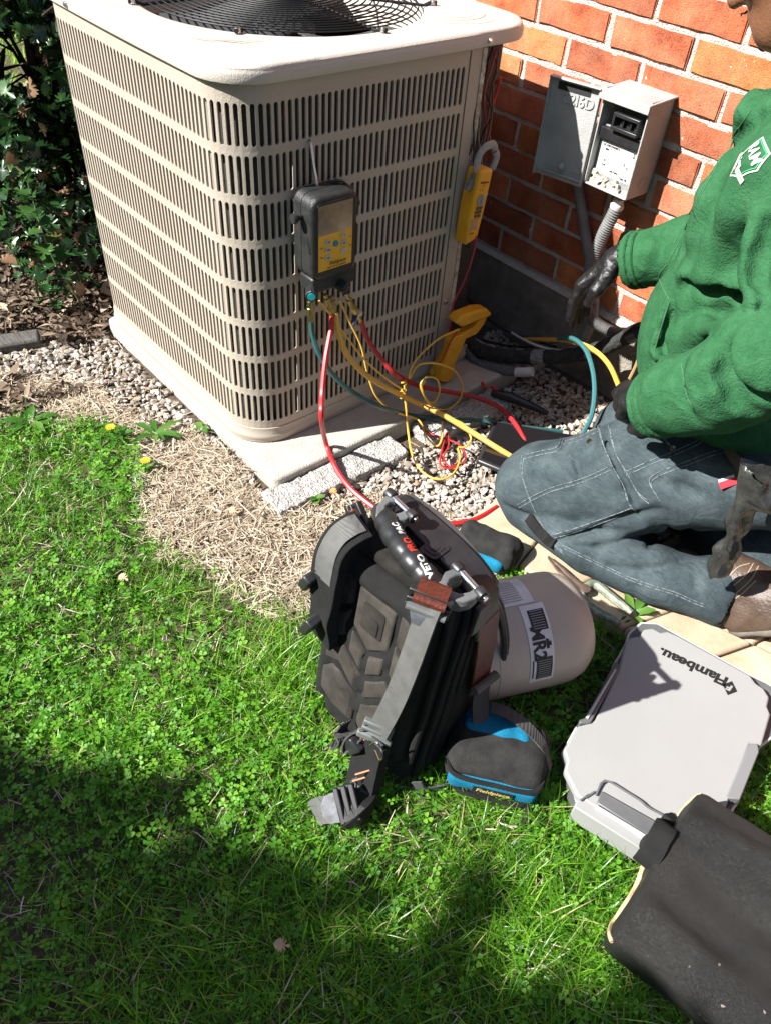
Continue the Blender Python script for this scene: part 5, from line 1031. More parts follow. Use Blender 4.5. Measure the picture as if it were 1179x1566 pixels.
me = F_.mesh('body', 2); me.transform(KF); kb = add('body', me, M_CANV, tbag); kbv = bvh_of(kb)
M_PIPE = mat('tan_piping', (.50, .33, .17), .8, (.62, .45, .26), 90, bump=1, bscale=400)
for L in ([(1073, 1199), (1064, 1207), (1050, 1225), (1034, 1247)], [(986, 1322), (975, 1347), (962, 1378), (946, 1400), (936, 1414), (933, 1428), (937, 1440)]):
    q = cast_path(kbv, L, .001)
    for _ in range(12): q = [q[0]] + [(q[i - 1] + q[i] * 2 + q[i + 1]) / 4 for i in range(1, len(q) - 1)] + [q[-1]]
    e = MB(); e.tube(q, .0036, 8); e.add('piping', M_PIPE, tbag)
e = MB(); e.strap(cast_path(kbv, [(1034, 1247), (1012, 1278), (997, 1305), (986, 1322)], .004), tuple(ku), .030, .004); e.add('folded_edge', M_NYL, tbag, bev=.001)
# pliers
M_GRIP = mat('green_grip', (.10, .13, .085), .4, (.27, .26, .20), 70, contrast=(.4, .62), bump=.6, bscale=200); M_JAW = mat('worn_jaw', (.24, .165, .125), .45, (.13, .09, .07), 60, metal=.6)
plr = thing('pliers', 'worn long nosed pliers with green grips lying on the cream pavers', 'pliers', tuple(G(900, 900, .02)))
zp_ = .026
for s_, L in ((1, [(838, 851), (858, 868), (876, 886), (892, 899), (900, 905)]), (-1, [(838, 853), (855, 874), (872, 890), (886, 903), (892, 910)])):
    e = MB(); q = spline(hp([(x, y, 2, zp_) for x, y in L]), 5); e.tube(q, [.0022 + .0075 * (i / (len(q) - 1)) for i in range(len(q))], 8, flat=.75); e.add('jaw', M_JAW, plr)
e = MB(); e.lathe([(.011, -.007), (.011, .007), (.004, .0085), (0, .0085)], G(893, 903, zp_), n=14); e.add('pivot', M_JAW, plr)
for L in ([(893, 899), (908, 893), (930, 909), (950, 925), (966, 938)], [(888, 908), (896, 921), (915, 936), (933, 945), (946, 953)]):
    e = MB(); q = spline(hp([(x, y, 2, zp_) for x, y in L]), 6); n_ = len(q); e.tube(q, [.0070 + .0022 * math.sin(math.pi * min(1, i / n_ * 1.1)) for i in range(n_)], 10); e.add('handle', M_GRIP, plr)
# ================================================================ THE KNEELING WORKER
def fabric(name, c, c2, wscale, bump, rough=.9, sheen=.25, nsc=30, contrast=(.3, .7), twill=False, c3=None):
    m = mat(name, c, rough, c2, nsc, spec=.06, sheen=sheen, contrast=contrast, detail=8, c3=c3)
    n = m.node_tree.nodes; L = m.node_tree.links; tc = n.new('ShaderNodeTexCoord'); b = n['Principled BSDF']
    t = n.new('ShaderNodeTexNoise'); t.inputs['Scale'].default_value = wscale; t.inputs['Detail'].default_value = 4; L.new(tc.outputs['Object'], t.inputs['Vector'])
    base = b.inputs['Base Color'].links[0].from_socket; mp3 = n.new('ShaderNodeMapping'); mp3.inputs['Rotation'].default_value = (0, .35, -.25); mp3.inputs['Scale'].default_value = ((60, 480, 480) if twill else (200, 200, 200)); L.new(tc.outputs['Object'], mp3.inputs[0])
    t4 = n.new('ShaderNodeTexNoise'); t4.inputs['Scale'].default_value = 1; t4.inputs['Detail'].default_value = 3; L.new(mp3.outputs[0], t4.inputs['Vector']); r4 = n.new('ShaderNodeValToRGB'); r4.color_ramp.elements[0].position = .3; r4.color_ramp.elements[0].color = ((.78, .79, .80, 1) if twill else (.90, .90, .90, 1)); r4.color_ramp.elements[1].position = .7; r4.color_ramp.elements[1].color = ((1.22, 1.2, 1.18, 1) if twill else (1.1, 1.1, 1.1, 1)); L.new(t4.outputs[0], r4.inputs[0])
    mx4 = n.new('ShaderNodeMix'); mx4.data_type = 'RGBA'; mx4.blend_type = 'MULTIPLY'; mx4.inputs[0].default_value = 1; L.new(base, mx4.inputs[6]); L.new(r4.outputs[0], mx4.inputs[7]); L.new(mx4.outputs[2], b.inputs['Base Color'])
    bp_ = n.new('ShaderNodeBump'); bp_.inputs['Strength'].default_value = bump; bp_.inputs['Distance'].default_value = .0022; L.new(t.outputs[0], bp_.inputs['Height'])
    w2 = n.new('ShaderNodeTexNoise'); w2.inputs['Scale'].default_value = 15; w2.inputs['Detail'].default_value = 4; w2.inputs['Distortion'].default_value = 1.6; mp2 = n.new('ShaderNodeMapping'); mp2.inputs['Rotation'].default_value = (.3, .5, .9); mp2.inputs['Scale'].default_value = (.7, 2.2, 1.2); L.new(tc.outputs['Object'], mp2.inputs[0]); L.new(mp2.outputs[0], w2.inputs['Vector'])
    b2 = n.new('ShaderNodeBump'); b2.inputs['Strength'].default_value = .55; b2.inputs['Distance'].default_value = .009; L.new(w2.outputs[0], b2.inputs['Height']); L.new(bp_.outputs[0], b2.inputs['Normal']); L.new(b2.outputs[0], b.inputs['Normal'])
    return m
M_HOOD = fabric('green_fleece', (.020, .082, .033), (.036, .118, .052), 330, 1.0, sheen=.0, rough=1.)
M_DENIM = fabric('faded_denim', (.030, .042, .048), (.088, .110, .117), 900, .8, nsc=16, sheen=0, twill=True, contrast=(.28, .72), c3=(.054, .072, .079))
M_SEAM = mat('denim_seam', (.045, .060, .070), .9, (.20, .235, .25), 160, bump=2, bscale=600, contrast=(.4, .6))
M_SKIN = mat('brown_skin', (.20, .092, .048), .45, (.155, .068, .036), 30, bump=.5, bscale=260, spec=.4)
M_GLV = mat('black_nitrile', (.007, .007, .007), .46, (.012, .012, .012), 60, bump=1.0, bscale=110, spec=.5, bump2=(.6, 45, .004))
M_BOOT = mat('brown_boot_leather', (.055, .034, .024), .45, (.090, .060, .042), 25, bump=.8, bscale=200); M_SOLE = mat('boot_sole', (.10, .085, .07), .7, (.15, .13, .11), 40); M_HAIR = mat('black_hair', (.008, .007, .006), .8, bump=2, bscale=300)
man = thing('person', 'kneeling person in green hooded sweatshirt, jeans and black gloves beside the brick wall', 'person', (.9, -.32, 0))
HC = Vector((.702, -.272, 1.020)); hf = Vector((-.80, -.16, -.57)).normalized(); hl = Vector((0, 0, 1)).cross(hf).normalized(); hu = hf.cross(hl).normalized()
def hd(f, l, u): return HC + hf * f + hl * l + hu * u
AH = lambda x, y, Y: tuple(hit(x, y, 1, Y))
AE0, AE1, AE2, AE3, AE4, AE5 = (1.00, -.500, .660), AH(1192, 545, -.555), AH(1100, 592, -.565), AH(1042, 608, -.560), AH(1004, 617, -.550), AH(955, 625, -.54)
# body: head, neck, trunk and limbs as one skin
F_ = Field((.44, -.60, -.01), (1.24, -.03, 1.18), .0058)
HR = np.array([[hf[i], hl[i], hu[i]] for i in range(3)])
F_.ell(hd(-.005, 0, .035), (.100, .078, .092), HR, k=.02); F_.ell(hd(.03, 0, -.03), (.068, .062, .075), HR, k=.03); F_.ell(hd(.068, 0, -.082), (.030, .034, .026), HR, k=.025)
for s_ in (-1, 1):
    F_.cap(hd(.06, .022 * s_, -.085), hd(-.012, .060 * s_, -.055), .024, .026, k=.03); F_.ell(hd(.070, .040 * s_, -.012), (.022, .022, .018), HR, k=.02)
    F_.ell(hd(-.012, .078 * s_, -.012), (.018, .008, .030), HR, k=.006); F_.ell(hd(.090, .032 * s_, .022), (.012, .016, .011), HR, k=.012, op='sub'); F_.cap(hd(.092, .012 * s_, .040), hd(.082, .046 * s_, .040), .008, k=.015)
F_.cap(hd(.090, 0, .020), hd(.114, 0, -.022), .010, .0145, k=.010); F_.ell(hd(.102, .012, -.026), (.011, .008, .008), HR, k=.006); F_.ell(hd(.102, -.012, -.026), (.011, .008, .008), HR, k=.006)
F_.ell(hd(.094, 0, -.052), (.011, .023, .0070), HR, k=.006); F_.ell(hd(.091, 0, -.065), (.011, .021, .0085), HR, k=.006); F_.cap(hd(.107, .018, -.058), hd(.107, -.018, -.058), .0022, k=.003, op='sub')
F_.cap(hd(-.02, 0, -.07), (.835, -.275, .80), .058, .066, k=.04)
F_.ell((.865, -.28, .66), (.13, .165, .17), k=.05); F_.ell((.87, -.275, .45), (.15, .15, .15), k=.06); F_.ell((1.04, -.275, .30), (.11, .14, .09), k=.05)
F_.poly([(.885, -.42, .755), AE0, AE1, AE4], [.05, .042, .04, .028], k=.03); F_.poly([(.83, -.11, .755), (.70, -.115, .545), (.50, -.187, .435)], [.052, .042, .028], k=.03)
F_.poly([(1.03, -.36, .31), (.82, -.44, .198), (.675, -.52, .085), (.82, -.536, .058), (.95, -.492, .060), (1.035, -.442, .060), (1.14, -.39, .06)], [.06, .06, .045, .032, .032, .030, .03], k=.03); F_.poly([(1.03, -.2, .28), (.69, -.22, .085), (1.05, -.285, .072), (1.14, -.26, .07)], [.07, .05, .04, .03], k=.03)
add('body', F_.mesh('body', 2), M_SKIN, man)
F_ = Field(tuple(HC - Vector((.16, .14, .14))), tuple(HC + Vector((.16, .14, .16))), .005)
F_.ell(hd(-.014, 0, .046), (.100, .082, .088), HR, k=.01); F_.ell(hd(.07, 0, -.02), (.075, .10, .085), HR, k=.012, op='sub'); F_.noise(.002, 160); add('hair', F_.mesh('hair', 1), M_HAIR, man)
F_ = Field(tuple(HC - Vector((.16, .14, .14))), tuple(HC + Vector((.16, .14, .16))), .004)
for s_ in (-1, 1): F_.cap(hd(.062, .024 * s_, -.104), hd(.010, .058 * s_, -.075), .0105, .008, k=.01)
F_.ell(hd(.087, 0, -.098), (.011, .022, .012), HR, k=.01); F_.cap(hd(.106, .018, -.045), hd(.106, -.018, -.045), .0028, k=.004); F_.noise(.0015, 250); add('beard', F_.mesh('beard', 1), M_HAIR, man)
for s_ in (-1, 1):
    e = MB(); e.lathe([(0, -.011)] + [(.011 * math.sin(a), -.011 * math.cos(a)) for a in np.linspace(.3, 2.84, 9)] + [(0, .011)], hd(.078, .032 * s_, .022), hf, 14); ey = e.add('eye', mat('eye_white', (.6, .57, .53), .2), man)
    e = MB(); e.lathe([(.0052, 0), (.003, .0012), (0, .0014)], hd(.088, .032 * s_, .022), hf, 14); e.add('iris', mat('dark_iris', (.02, .01, .006), .1), ey)
# hooded sweatshirt
def hoodie_field(folds=None):
    F_ = Field((.42, -.66, .26), (1.22, -.012, .965), .0052)
    F_.ell((.862, -.275, .46), (.205, .192, .205), k=.03); F_.ell((.872, -.275, .665), (.188, .195, .185), k=.07); F_.cap((.86, -.43, .775), (.84, -.13, .775), .072, .072, k=.05)
    F_.ell((.90, -.275, .375), (.205, .185, .070), k=.05)
    F_.poly([(.885, -.425, .765), AE0, AE1], [.082, .080, .076], k=.03); F_.poly([AE1, AE2, AE3], [.076, .068, .062], k=.006); F_.cap(AE3, AE4, .061, .053, k=.012)
    F_.poly([(.83, -.115, .765), (.72, -.112, .56), (.62, -.140, .495), (.525, -.180, .447)], [.078, .074, .066, .055], k=.03)
    ring = [(.838 + .108 * math.cos(a), -.275 + .112 * math.sin(a), .838 + .034 * math.cos(a)) for a in np.linspace(0, 2 * math.pi, 15)]
    F_.poly(ring, .030, k=.025); F_.poly([(.93, -.40, .86), (.97, -.28, .87), (.93, -.16, .86)], [.05, .06, .05], k=.05)
    if folds: folds(F_)
    F_.noise(.0035, 12); F_.noise(.0012, 40)
    F_.cap((.525, -.180, .447), (.46, -.195, .41), .046, .046, k=.004, op='sub'); F_.cap(AE4, AE5, .045, .045, k=.004, op='sub')
    return F_
_t = hoodie_field(); _m = _t.mesh('t', 2); HB = BVHTree.FromPolygons([v.co.copy() for v in _m.vertices], [tuple(p.vertices) for p in _m.polygons]); bpy.data.meshes.remove(_m)
def hc(L, off=0.): return [tuple(cast(HB, x, y, off)[0]) for x, y in L]
def hoodie_folds(F_):
    def valley(L, r, k=.012, off=0.): F_.poly(hc(L, off), r, k=max(k, .016), op='sub')
    def crest(L, r, k=.02, off=-.004): F_.poly(hc(L, off), r, k=k)
    crest([(1046, 420), (1085, 424), (1125, 438), (1170, 462)], [.010, .014, .014, .008], off=.0); valley([(1050, 430), (1088, 437), (1128, 453), (1166, 474)], [.006, .012, .012, .006])
    valley([(1025, 459), (1021, 480), (1016, 505), (1010, 528), (1008, 545)], [.004, .010, .014, .014, .007], k=.006); crest([(1021, 462), (1013, 490), (1003, 520), (999, 536), (1008, 547), (1024, 554)], [.004, .006, .007, .007, .007, .005], k=.008, off=.001)
    valley([(1022, 500), (1060, 492), (1100, 480), (1140, 462)], [.008, .010, .010, .005], k=.02); crest([(1028, 512), (1070, 505), (1120, 492)], [.010, .014, .008], k=.03)
    valley([(1144, 325), (1140, 360), (1142, 400), (1152, 430)], [.006, .009, .010, .008], k=.02); crest([(1162, 330), (1156, 370), (1152, 410), (1160, 440)], [.012, .014, .014, .010], k=.03)
    valley([(1179, 350), (1166, 390), (1160, 420), (1172, 455)], [.010, .010, .010, .010], k=.015)
    crest([(1110, 250), (1085, 300), (1060, 360)], [.008, .012, .008], k=.04); valley([(1090, 275), (1063, 330), (1040, 385)], [.005, .008, .005], k=.03); crest([(1150, 260), (1120, 320), (1095, 380), (1085, 415)], [.006, .012, .012, .006], k=.04)
    valley([(1124, 528), (1122, 550), (1130, 575), (1155, 600), (1179, 612)], [.006, .010, .008, .008, .008], k=.010); crest([(1132, 520), (1131, 545), (1140, 568), (1165, 590)], [.008, .010, .010, .010], k=.02)
    valley([(1046, 548), (1040, 580), (1046, 610), (1058, 636)], [.003, .006, .006, .004], k=.012); crest([(1090, 528), (1086, 560), (1098, 598), (1130, 628)], [.006, .010, .009, .006], k=.025)
    crest([(1065, 545), (1062, 575), (1070, 610), (1090, 636)], [.005, .008, .008, .005], k=.02); valley([(1110, 540), (1108, 570), (1122, 605), (1150, 630)], [.003, .006, .006, .003], k=.02)
    valley([(1004, 352), (1010, 372), (1009, 392)], [.003, .006, .004], k=.012); crest([(985, 360), (990, 385), (984, 410)], [.003, .006, .003], k=.02); valley([(1160, 150), (1140, 190), (1125, 215)], [.006, .007, .004], k=.012); crest([(1150, 130), (1132, 170), (1112, 215)], [.006, .008, .005], k=.015); valley([(1178, 170), (1150, 185), (1135, 200)], [.008, .009, .006], k=.012)
cuff_at = [(AE4, AE5, .053), ((.525, -.180, .447), (.46, -.195, .41), .055)]
hood = hoodie_field(hoodie_folds).add('sweatshirt', M_HOOD, man, 2); HB = bvh_of(hood)
M_HSEAM = mat('green_seam', (.028, .105, .045), .9, (.04, .135, .06), 200, contrast=(.4, .6))
def seam(bv, L, r, m, par, nm='seam', off=.0002, n=7, sides=5): e = MB(); e.tube(cast_path(bv, L, off, n), r, sides); return e.add(nm, m, par)
for L in ([(1020, 404), (1008, 420), (1012, 436), (1023, 458)], [(1024, 460), (1014, 490), (1005, 520), (1001, 535)], [(1042, 556), (1046, 578), (1050, 602), (1062, 630)], [(1128, 195), (1098, 250), (1068, 305), (1040, 365), (1022, 400)], [(1120, 205), (1090, 258), (1058, 318), (1030, 372)], [(1148, 168), (1130, 195)]): seam(HB, L, .0011, M_HSEAM, hood)
def cuff(p, to, r):
    p = Vector(p); n_ = (Vector(to) - p).normalized(); x_ = n_.cross(Vector((0, 0, 1))).normalized(); y_ = n_.cross(x_); e = MB()
    for d_, rr, tr in ((.004, r * .985, .0052), (-.012, r * 1.0, .0050), (-.030, r * 1.02, .003)): 
        if d_ > -.02: e.tube([p + n_ * d_ + (x_ * math.cos(a) + y_ * math.sin(a)) * (rr + .0006 * math.sin(a * 9)) for a in np.linspace(0, 2 * math.pi, 41)[:-1]], tr, 8, closed=True, flat=1.4)
    e.add('cuff', M_HOOD, hood)
for q in cuff_at: cuff(*q)
# chest emblem: shield, letters, banner
ep, en = cast(HB, 1145, 238, 0); en = (en * .6 + (Vector(CAM) - ep).normalized() * .4).normalized()
ex = (cast(HB, 1176, 248, 0)[0] - cast(HB, 1124, 226, 0)[0]); ex = (ex - en * ex.dot(en)).normalized(); ey_ = en.cross(ex); EM = frame(ep, ex, ey_, en) @ Matrix.Diagonal((.88, .88, 1, 1)).to_4x4()
shield = [(-.020, .034), (.026, .020), (.032, -.008), (.012, -.030), (-.020, -.034), (-.030, -.014)]
def ring_mesh(P, w_):
    c = Vector((sum(p[0] for p in P) / len(P), sum(p[1] for p in P) / len(P), 0)); n_ = len(P); Q = [tuple((c + (Vector((*p, 0)) - c) * (1 - w_))[:2]) for p in P]
    me = bpy.data.meshes.new('r'); me.from_pydata([(x, y, 0) for x, y in P + Q], [], [(i, (i + 1) % n_, n_ + (i + 1) % n_, n_ + i) for i in range(n_)]); return me
M_EMB = mat('white_thread', (.60, .60, .57), .7, (.45, .47, .44), 300, bump=1, bscale=700); M_CRM = mat('cream_thread', (.52, .46, .36), .7, (.40, .34, .26), 300)
em = decal('emblem', ring_mesh(shield, .09), EM, M_EMB, hood, HB, .0016, .006)
decal('inner_border', ring_mesh([tuple(Vector(p) * .86) for p in shield], .06), EM, mat('bright_green_thread', (.02, .32, .10), .7), em, HB, .0016, .006)
decal('print', text_mesh('RAM', .0225, .0006, .0, space=1.08), EM @ Matrix.Translation((.002, .0075, 0)) @ Matrix.Rotation(R_(-24), 4, 'Z'), M_EMB, em, HB, .0020, .005)
for (dx, dy, an, w_, h_) in ((.006, -.026, -20, .032, .008), (-.025, -.012, -55, .030, .008)): decal('banner', quad_mesh(w_, h_, 4), EM @ Matrix.Translation((dx, dy, 0)) @ Matrix.Rotation(R_(an), 4, 'Z'), M_CRM, em, HB, .0022, .006)
decal('print', text_mesh('Team', .011, .0004, .2), EM @ Matrix.Translation((-.010, -.0125, 0)) @ Matrix.Rotation(R_(-24), 4, 'Z'), mat('pale_blue_thread', (.35, .45, .5), .7), em, HB, .0022, .005)
# jeans
def jeans_field(folds=None):
    F_ = Field((.46, -.72, -.012), (1.22, -.04, .42), .0050)
    F_.poly([(1.03, -.36, .315), (.82, -.440, .198), (.668, -.508, .100)], [.100, .108, .088], k=.03); F_.ell((.645, -.515, .082), (.082, .086, .076), k=.03)
    F_.poly([(.66, -.552, .054), (.82, -.536, .056), (.95, -.492, .058), (1.035, -.444, .060)], [.052, .054, .058, .058], k=.008); F_.cap((1.035, -.428, .062), (1.060, -.424, .046), .062, .056, k=.012)
    F_.poly([(1.04, -.22, .29), (.68, -.22, .095)], [.12, .10], k=.03); F_.poly([(.70, -.22, .06), (1.05, -.29, .075), (1.12, -.27, .075)], [.062, .085, .07], k=.012); F_.ell((1.05, -.27, .30), (.13, .15, .10), k=.04)
    if folds: folds(F_)
    F_.noise(.0032, 15); F_.noise(.0020, 36)
    F_.cap((1.065, -.424, .050), (1.14, -.41, .05), .052, .052, k=.004, op='sub')
    D = F_.D; k0 = int(round((.0165 - F_.lo[2]) / F_.h)); D[:, :, :max(k0 - 0, 0)] = np.maximum(D[:, :, :max(k0, 0)], .002)
    return F_
_t = jeans_field(); _m = _t.mesh('t', 2); JB = BVHTree.FromPolygons([v.co.copy() for v in _m.vertices], [tuple(p.vertices) for p in _m.polygons]); bpy.data.meshes.remove(_m)
def jc(L, off=0.): return [tuple(cast(JB, x, y, off)[0]) for x, y in L]
def jean_folds(F_):
    def valley(L, r, k=.010, off=0.): F_.poly(jc(L, off), r, k=k, op='sub')
    def crest(L, r, k=.015, off=-.003): F_.poly(jc(L, off), r, k=k)
    crest([(914, 650), (921, 677), (936, 712), (952, 741), (960, 765), (969, 776)], [.004, .007, .007, .008, .008, .005], k=.006, off=.001); valley([(921, 655), (930, 685), (946, 718), (962, 748), (972, 770)], [.003, .005, .006, .006, .004], k=.004)
    crest([(838, 820), (870, 812), (908, 799), (969, 777)], [.005, .006, .006, .005], k=.006, off=.001); valley([(850, 828), (900, 812), (960, 790), (1000, 780)], [.006, .008, .008, .006], k=.006)
    valley([(875, 695), (880, 715), (885, 735), (878, 752)], [.002, .005, .006, .002], k=.01); valley([(862, 655), (860, 680), (864, 700)], [.003, .005, .002], k=.008); crest([(870, 690), (874, 715), (880, 728)], [.003, .006, .003], k=.012)
    valley([(770, 772), (790, 785), (812, 790), (828, 792)], [.003, .006, .006, .004], k=.006); crest([(772, 780), (795, 795), (815, 800)], [.003, .005, .004], k=.008); valley([(795, 735), (800, 750), (806, 765)], [.002, .004, .002])
    valley([(1000, 738), (1040, 745), (1070, 755)], [.003, .007, .003], k=.015); valley([(1060, 712), (1090, 722), (1125, 728)], [.002, .005, .003], k=.01); crest([(990, 745), (1000, 765), (1020, 770)], [.004, .006, .004], k=.01)
    valley([(880, 835), (915, 836), (950, 826), (985, 812)], [.003, .006, .006, .003], k=.01); crest([(905, 825), (945, 815), (985, 805)], [.004, .007, .004], k=.015); valley([(1000, 812), (995, 825), (992, 840)], [.004, .006, .002], k=.01); valley([(1055, 810), (1053, 825)], [.005, .002], k=.008)
    valley([(930, 868), (980, 872), (1030, 864), (1060, 850)], [.003, .006, .006, .002], k=.012); crest([(960, 850), (1005, 848), (1045, 835)], [.004, .008, .004], k=.02); valley([(1020, 805), (1035, 815), (1048, 830)], [.002, .005, .002], k=.012); valley([(1060, 880), (1066, 900)], [.004, .005], k=.008)
jean = jeans_field(jean_folds).add('jeans', M_DENIM, man, 2); JB = bvh_of(jean)
for L in ([(797, 697), (825, 690), (850, 684), (858, 668), (861, 653)], [(798, 697), (797, 723), (810, 763), (824, 794), (838, 820)], [(791, 772), (820, 756), (846, 745), (890, 732), (936, 712)], [(838, 820), (870, 811), (908, 798), (969, 776)], [(859, 675), (883, 669), (912, 655)], [(914, 651), (921, 677), (936, 712), (952, 741), (960, 767), (969, 776)], [(930, 650), (940, 690), (958, 722), (975, 752), (990, 765)], [(955, 722), (998, 703), (1029, 691), (1062, 676), (1082, 664)], [(1113, 684), (1080, 694), (1052, 705), (1005, 723), (993, 737), (1007, 762)], [(1009, 662), (1019, 674), (1029, 687)], [(860, 834), (900, 853), (930, 868), (960, 882), (1000, 896), (1030, 905), (1060, 918), (1076, 924)], [(830, 815), (845, 830), (860, 843)]):
    for dy in (0, 5): seam(JB, [(x + dy * .5, y + dy) for x, y in L], .0011, M_SEAM, jean, off=.0003, sides=4)
for px, py in ((1029, 686), (901, 675)): p, n_ = cast(JB, px, py, 0); e = MB(); e.lathe([(.0055, 0), (.005, .0022), (.002, .003), (0, .0026)], p, n_, 12); e.add('rivet', M_BRASS, jean)
p, n_ = cast(JB, 1114, 736, .002); tx = (cast(JB, 1128, 731, 0)[0] - p).normalized(); e = MB(); e.X = frame(p, tx, n_.cross(tx).normalized(), n_); e.box((0, -.003, 0), (.015, .006, .0012)); e.add('red_tag', mat('red_tag_cloth', (.50, .015, .03), .8, (.38, .01, .02), 300), jean)
e = MB(); e.X = frame(p, tx, n_.cross(tx).normalized(), n_); e.box((-.001, .0055, .0004), (.013, .0025, .0012)); e.add('white_tag', M_EMB, jean)
e = MB(); e.strap(cast_path(JB, [(1113, 686), (1120, 697), (1128, 708), (1140, 722)], .003, 5), tuple(tx), .016, .004); e.add('belt', mat('belt_leather', (.10, .07, .045), .7), man)
e = MB(); e.strap(cast_path(JB, [(808, 792), (820, 806), (836, 822), (848, 832)], .003, 5), (0, .5, .8), .022, .006); e.add('kneepad_strap', M_NYL, man, bev=.002)
# gloved hands
def hand(name, wrist, knuckles, tips_mid, tips, thumb, palm_w, r0=.0105, wr=.030, fore=None):
    P = [Vector(wrist), *map(Vector, knuckles), *map(Vector, tips_mid), *map(Vector, tips), *map(Vector, thumb)]
    lo = [min(p[i] for p in P) - .06 for i in range(3)]; hi_ = [max(p[i] for p in P) + .06 for i in range(3)]; F_ = Field(lo, hi_, .0026)
    F_.cap(fore, wrist, wr + .006, wr, k=.01); km = sum((Vector(k) for k in knuckles), Vector()) / 4; nrm = (Vector(knuckles[3]) - Vector(knuckles[0])).cross(Vector(wrist) - km).normalized()
    for k in knuckles: F_.cap(tuple(Vector(wrist).lerp(Vector(k), .12)), k, .0165, .0125, k=.013)
    F_.cap(wrist, tuple(km), wr * .95, .024, k=.02, flat=(tuple(nrm), .6))
    for i in range(4):
        sc_ = (1, 1.05, 1, .86)[i]; F_.poly([knuckles[i], tips_mid[i], tips[i]], [r0 * 1.12 * sc_, r0 * sc_, r0 * .82 * sc_], k=.004)
    F_.poly(thumb, [.019, .0135, .0105][:len(thumb)], k=.010); F_.noise(.0012, 90); F_.noise(.0008, 220)
    return F_.add(name, M_GLV, man, 1)
H = lambda x, y, Y: tuple(hit(x, y, 1, Y))
hand('glove', H(944, 398, -.188), [H(889, 436, -.228), H(893, 433, -.207), H(899, 432, -.187), H(906, 434, -.169)], [H(876, 462, -.232), H(880, 462, -.209), H(889, 462, -.188), H(899, 460, -.170)], [H(871, 488, -.224), H(877, 496, -.203), H(888, 490, -.184), H(898, 480, -.168)], [H(930, 420, -.222), H(912, 444, -.243), H(899, 463, -.240)], .05, fore=H(985, 380, -.165))
hand('glove', H(1000, 620, -.545), [H(958, 612, -.540), H(955, 604, -.517), H(957, 597, -.495), H(963, 592, -.474)], [H(950, 634, -.530), H(946, 620, -.504), H(947, 608, -.482), H(953, 600, -.462)], [H(962, 643, -.506), H(958, 628, -.484), H(957, 615, -.466), H(961, 606, -.448)], [H(990, 642, -.556), H(978, 653, -.552), H(968, 655, -.538)], .05, wr=.032, fore=H(1030, 614, -.555))
# boots
def boot(dy, nm='boot'):
    V3 = lambda x, y, z: (x, y + dy, z); F_ = Field((1.0, -.50 + dy, -.012), (1.26, -.28 + dy, .24), .0040)
    F_.poly([V3(1.062, -.425, .040), V3(1.098, -.415, .046), V3(1.150, -.395, .085), V3(1.175, -.385, .135)], [.036, .046, .047, .044], k=.02); F_.cap(V3(1.045, -.405, .085), V3(1.12, -.395, .09), .050, .052, k=.02)
    F_.box(V3(1.075, -.437, .040), (.022, .020, .022), r=.015, k=.012); F_.noise(.0018, 45); o = F_.add(nm, M_BOOT, man)
    S_ = Field((1.0, -.50 + dy, -.012), (1.28, -.28 + dy, .26), .0040); up = [V3(1.075, -.422, .012), V3(1.120, -.415, .018), V3(1.168, -.402, .062), V3(1.205, -.388, .135), V3(1.212, -.384, .165)]
    S_.poly(up, [.030, .040, .042, .040, .036], k=.01, flat=((.75, -.1, -.62), .34)); S_.add('sole', M_SOLE, o)
    return o
bt = boot(0); boot(.16)
BB = bvh_of(bt); M_STI = mat('tan_stitching', (.30, .22, .15), .8)
for L in ([(1106, 908), (1125, 893), (1142, 878), (1152, 862)], [(1110, 918), (1132, 902), (1150, 884), (1160, 866)], [(1112, 924), (1136, 907), (1156, 888)], [(1098, 906), (1112, 886), (1128, 868), (1146, 862)]): seam(BB, L, .0012, M_STI, bt, 'stitching', .0004)
# crumpled glove hanging out of the back pocket
hg = thing('rubber_glove', 'crumpled shiny dark grey rubber glove hanging down beside the boot', 'glove', (1.08, -.46, .1))
F_ = Field((.96, -.60, .0), (1.24, -.36, .42), .0042)
gl = lambda x, y, Y: tuple(hit(x, y, 1, Y))
F_.poly([gl(1148, 700, -.53), gl(1162, 728, -.535), gl(1178, 752, -.53), gl(1215, 775, -.52)], [.012, .026, .032, .03], k=.02, flat=((.3, -.8, .3), .5)); F_.poly([gl(1156, 748, -.535), gl(1130, 800, -.53), gl(1112, 840, -.525), gl(1098, 866, -.52), gl(1086, 882, -.515)], [.020, .016, .015, .019, .011], k=.016, flat=((.3, -.8, .3), .6))
for L in ([(1142, 712), (1160, 730), (1150, 760)], [(1170, 725), (1160, 765), (1175, 780)], [(1135, 770), (1120, 810), (1100, 850)], [(1112, 830), (1108, 850), (1086, 872)]): F_.poly([gl(x, y, -.555) for x, y in L], [.004, .006, .004], k=.010)
F_.noise(.0045, 26, 3.); F_.noise(.0016, 80, 1.); F_.add('glove_body', mat('grey_rubber_glove', (.016, .0165, .0155), .30, (.035, .035, .032), 40, bump=1.5, bscale=90, spec=.6), hg)
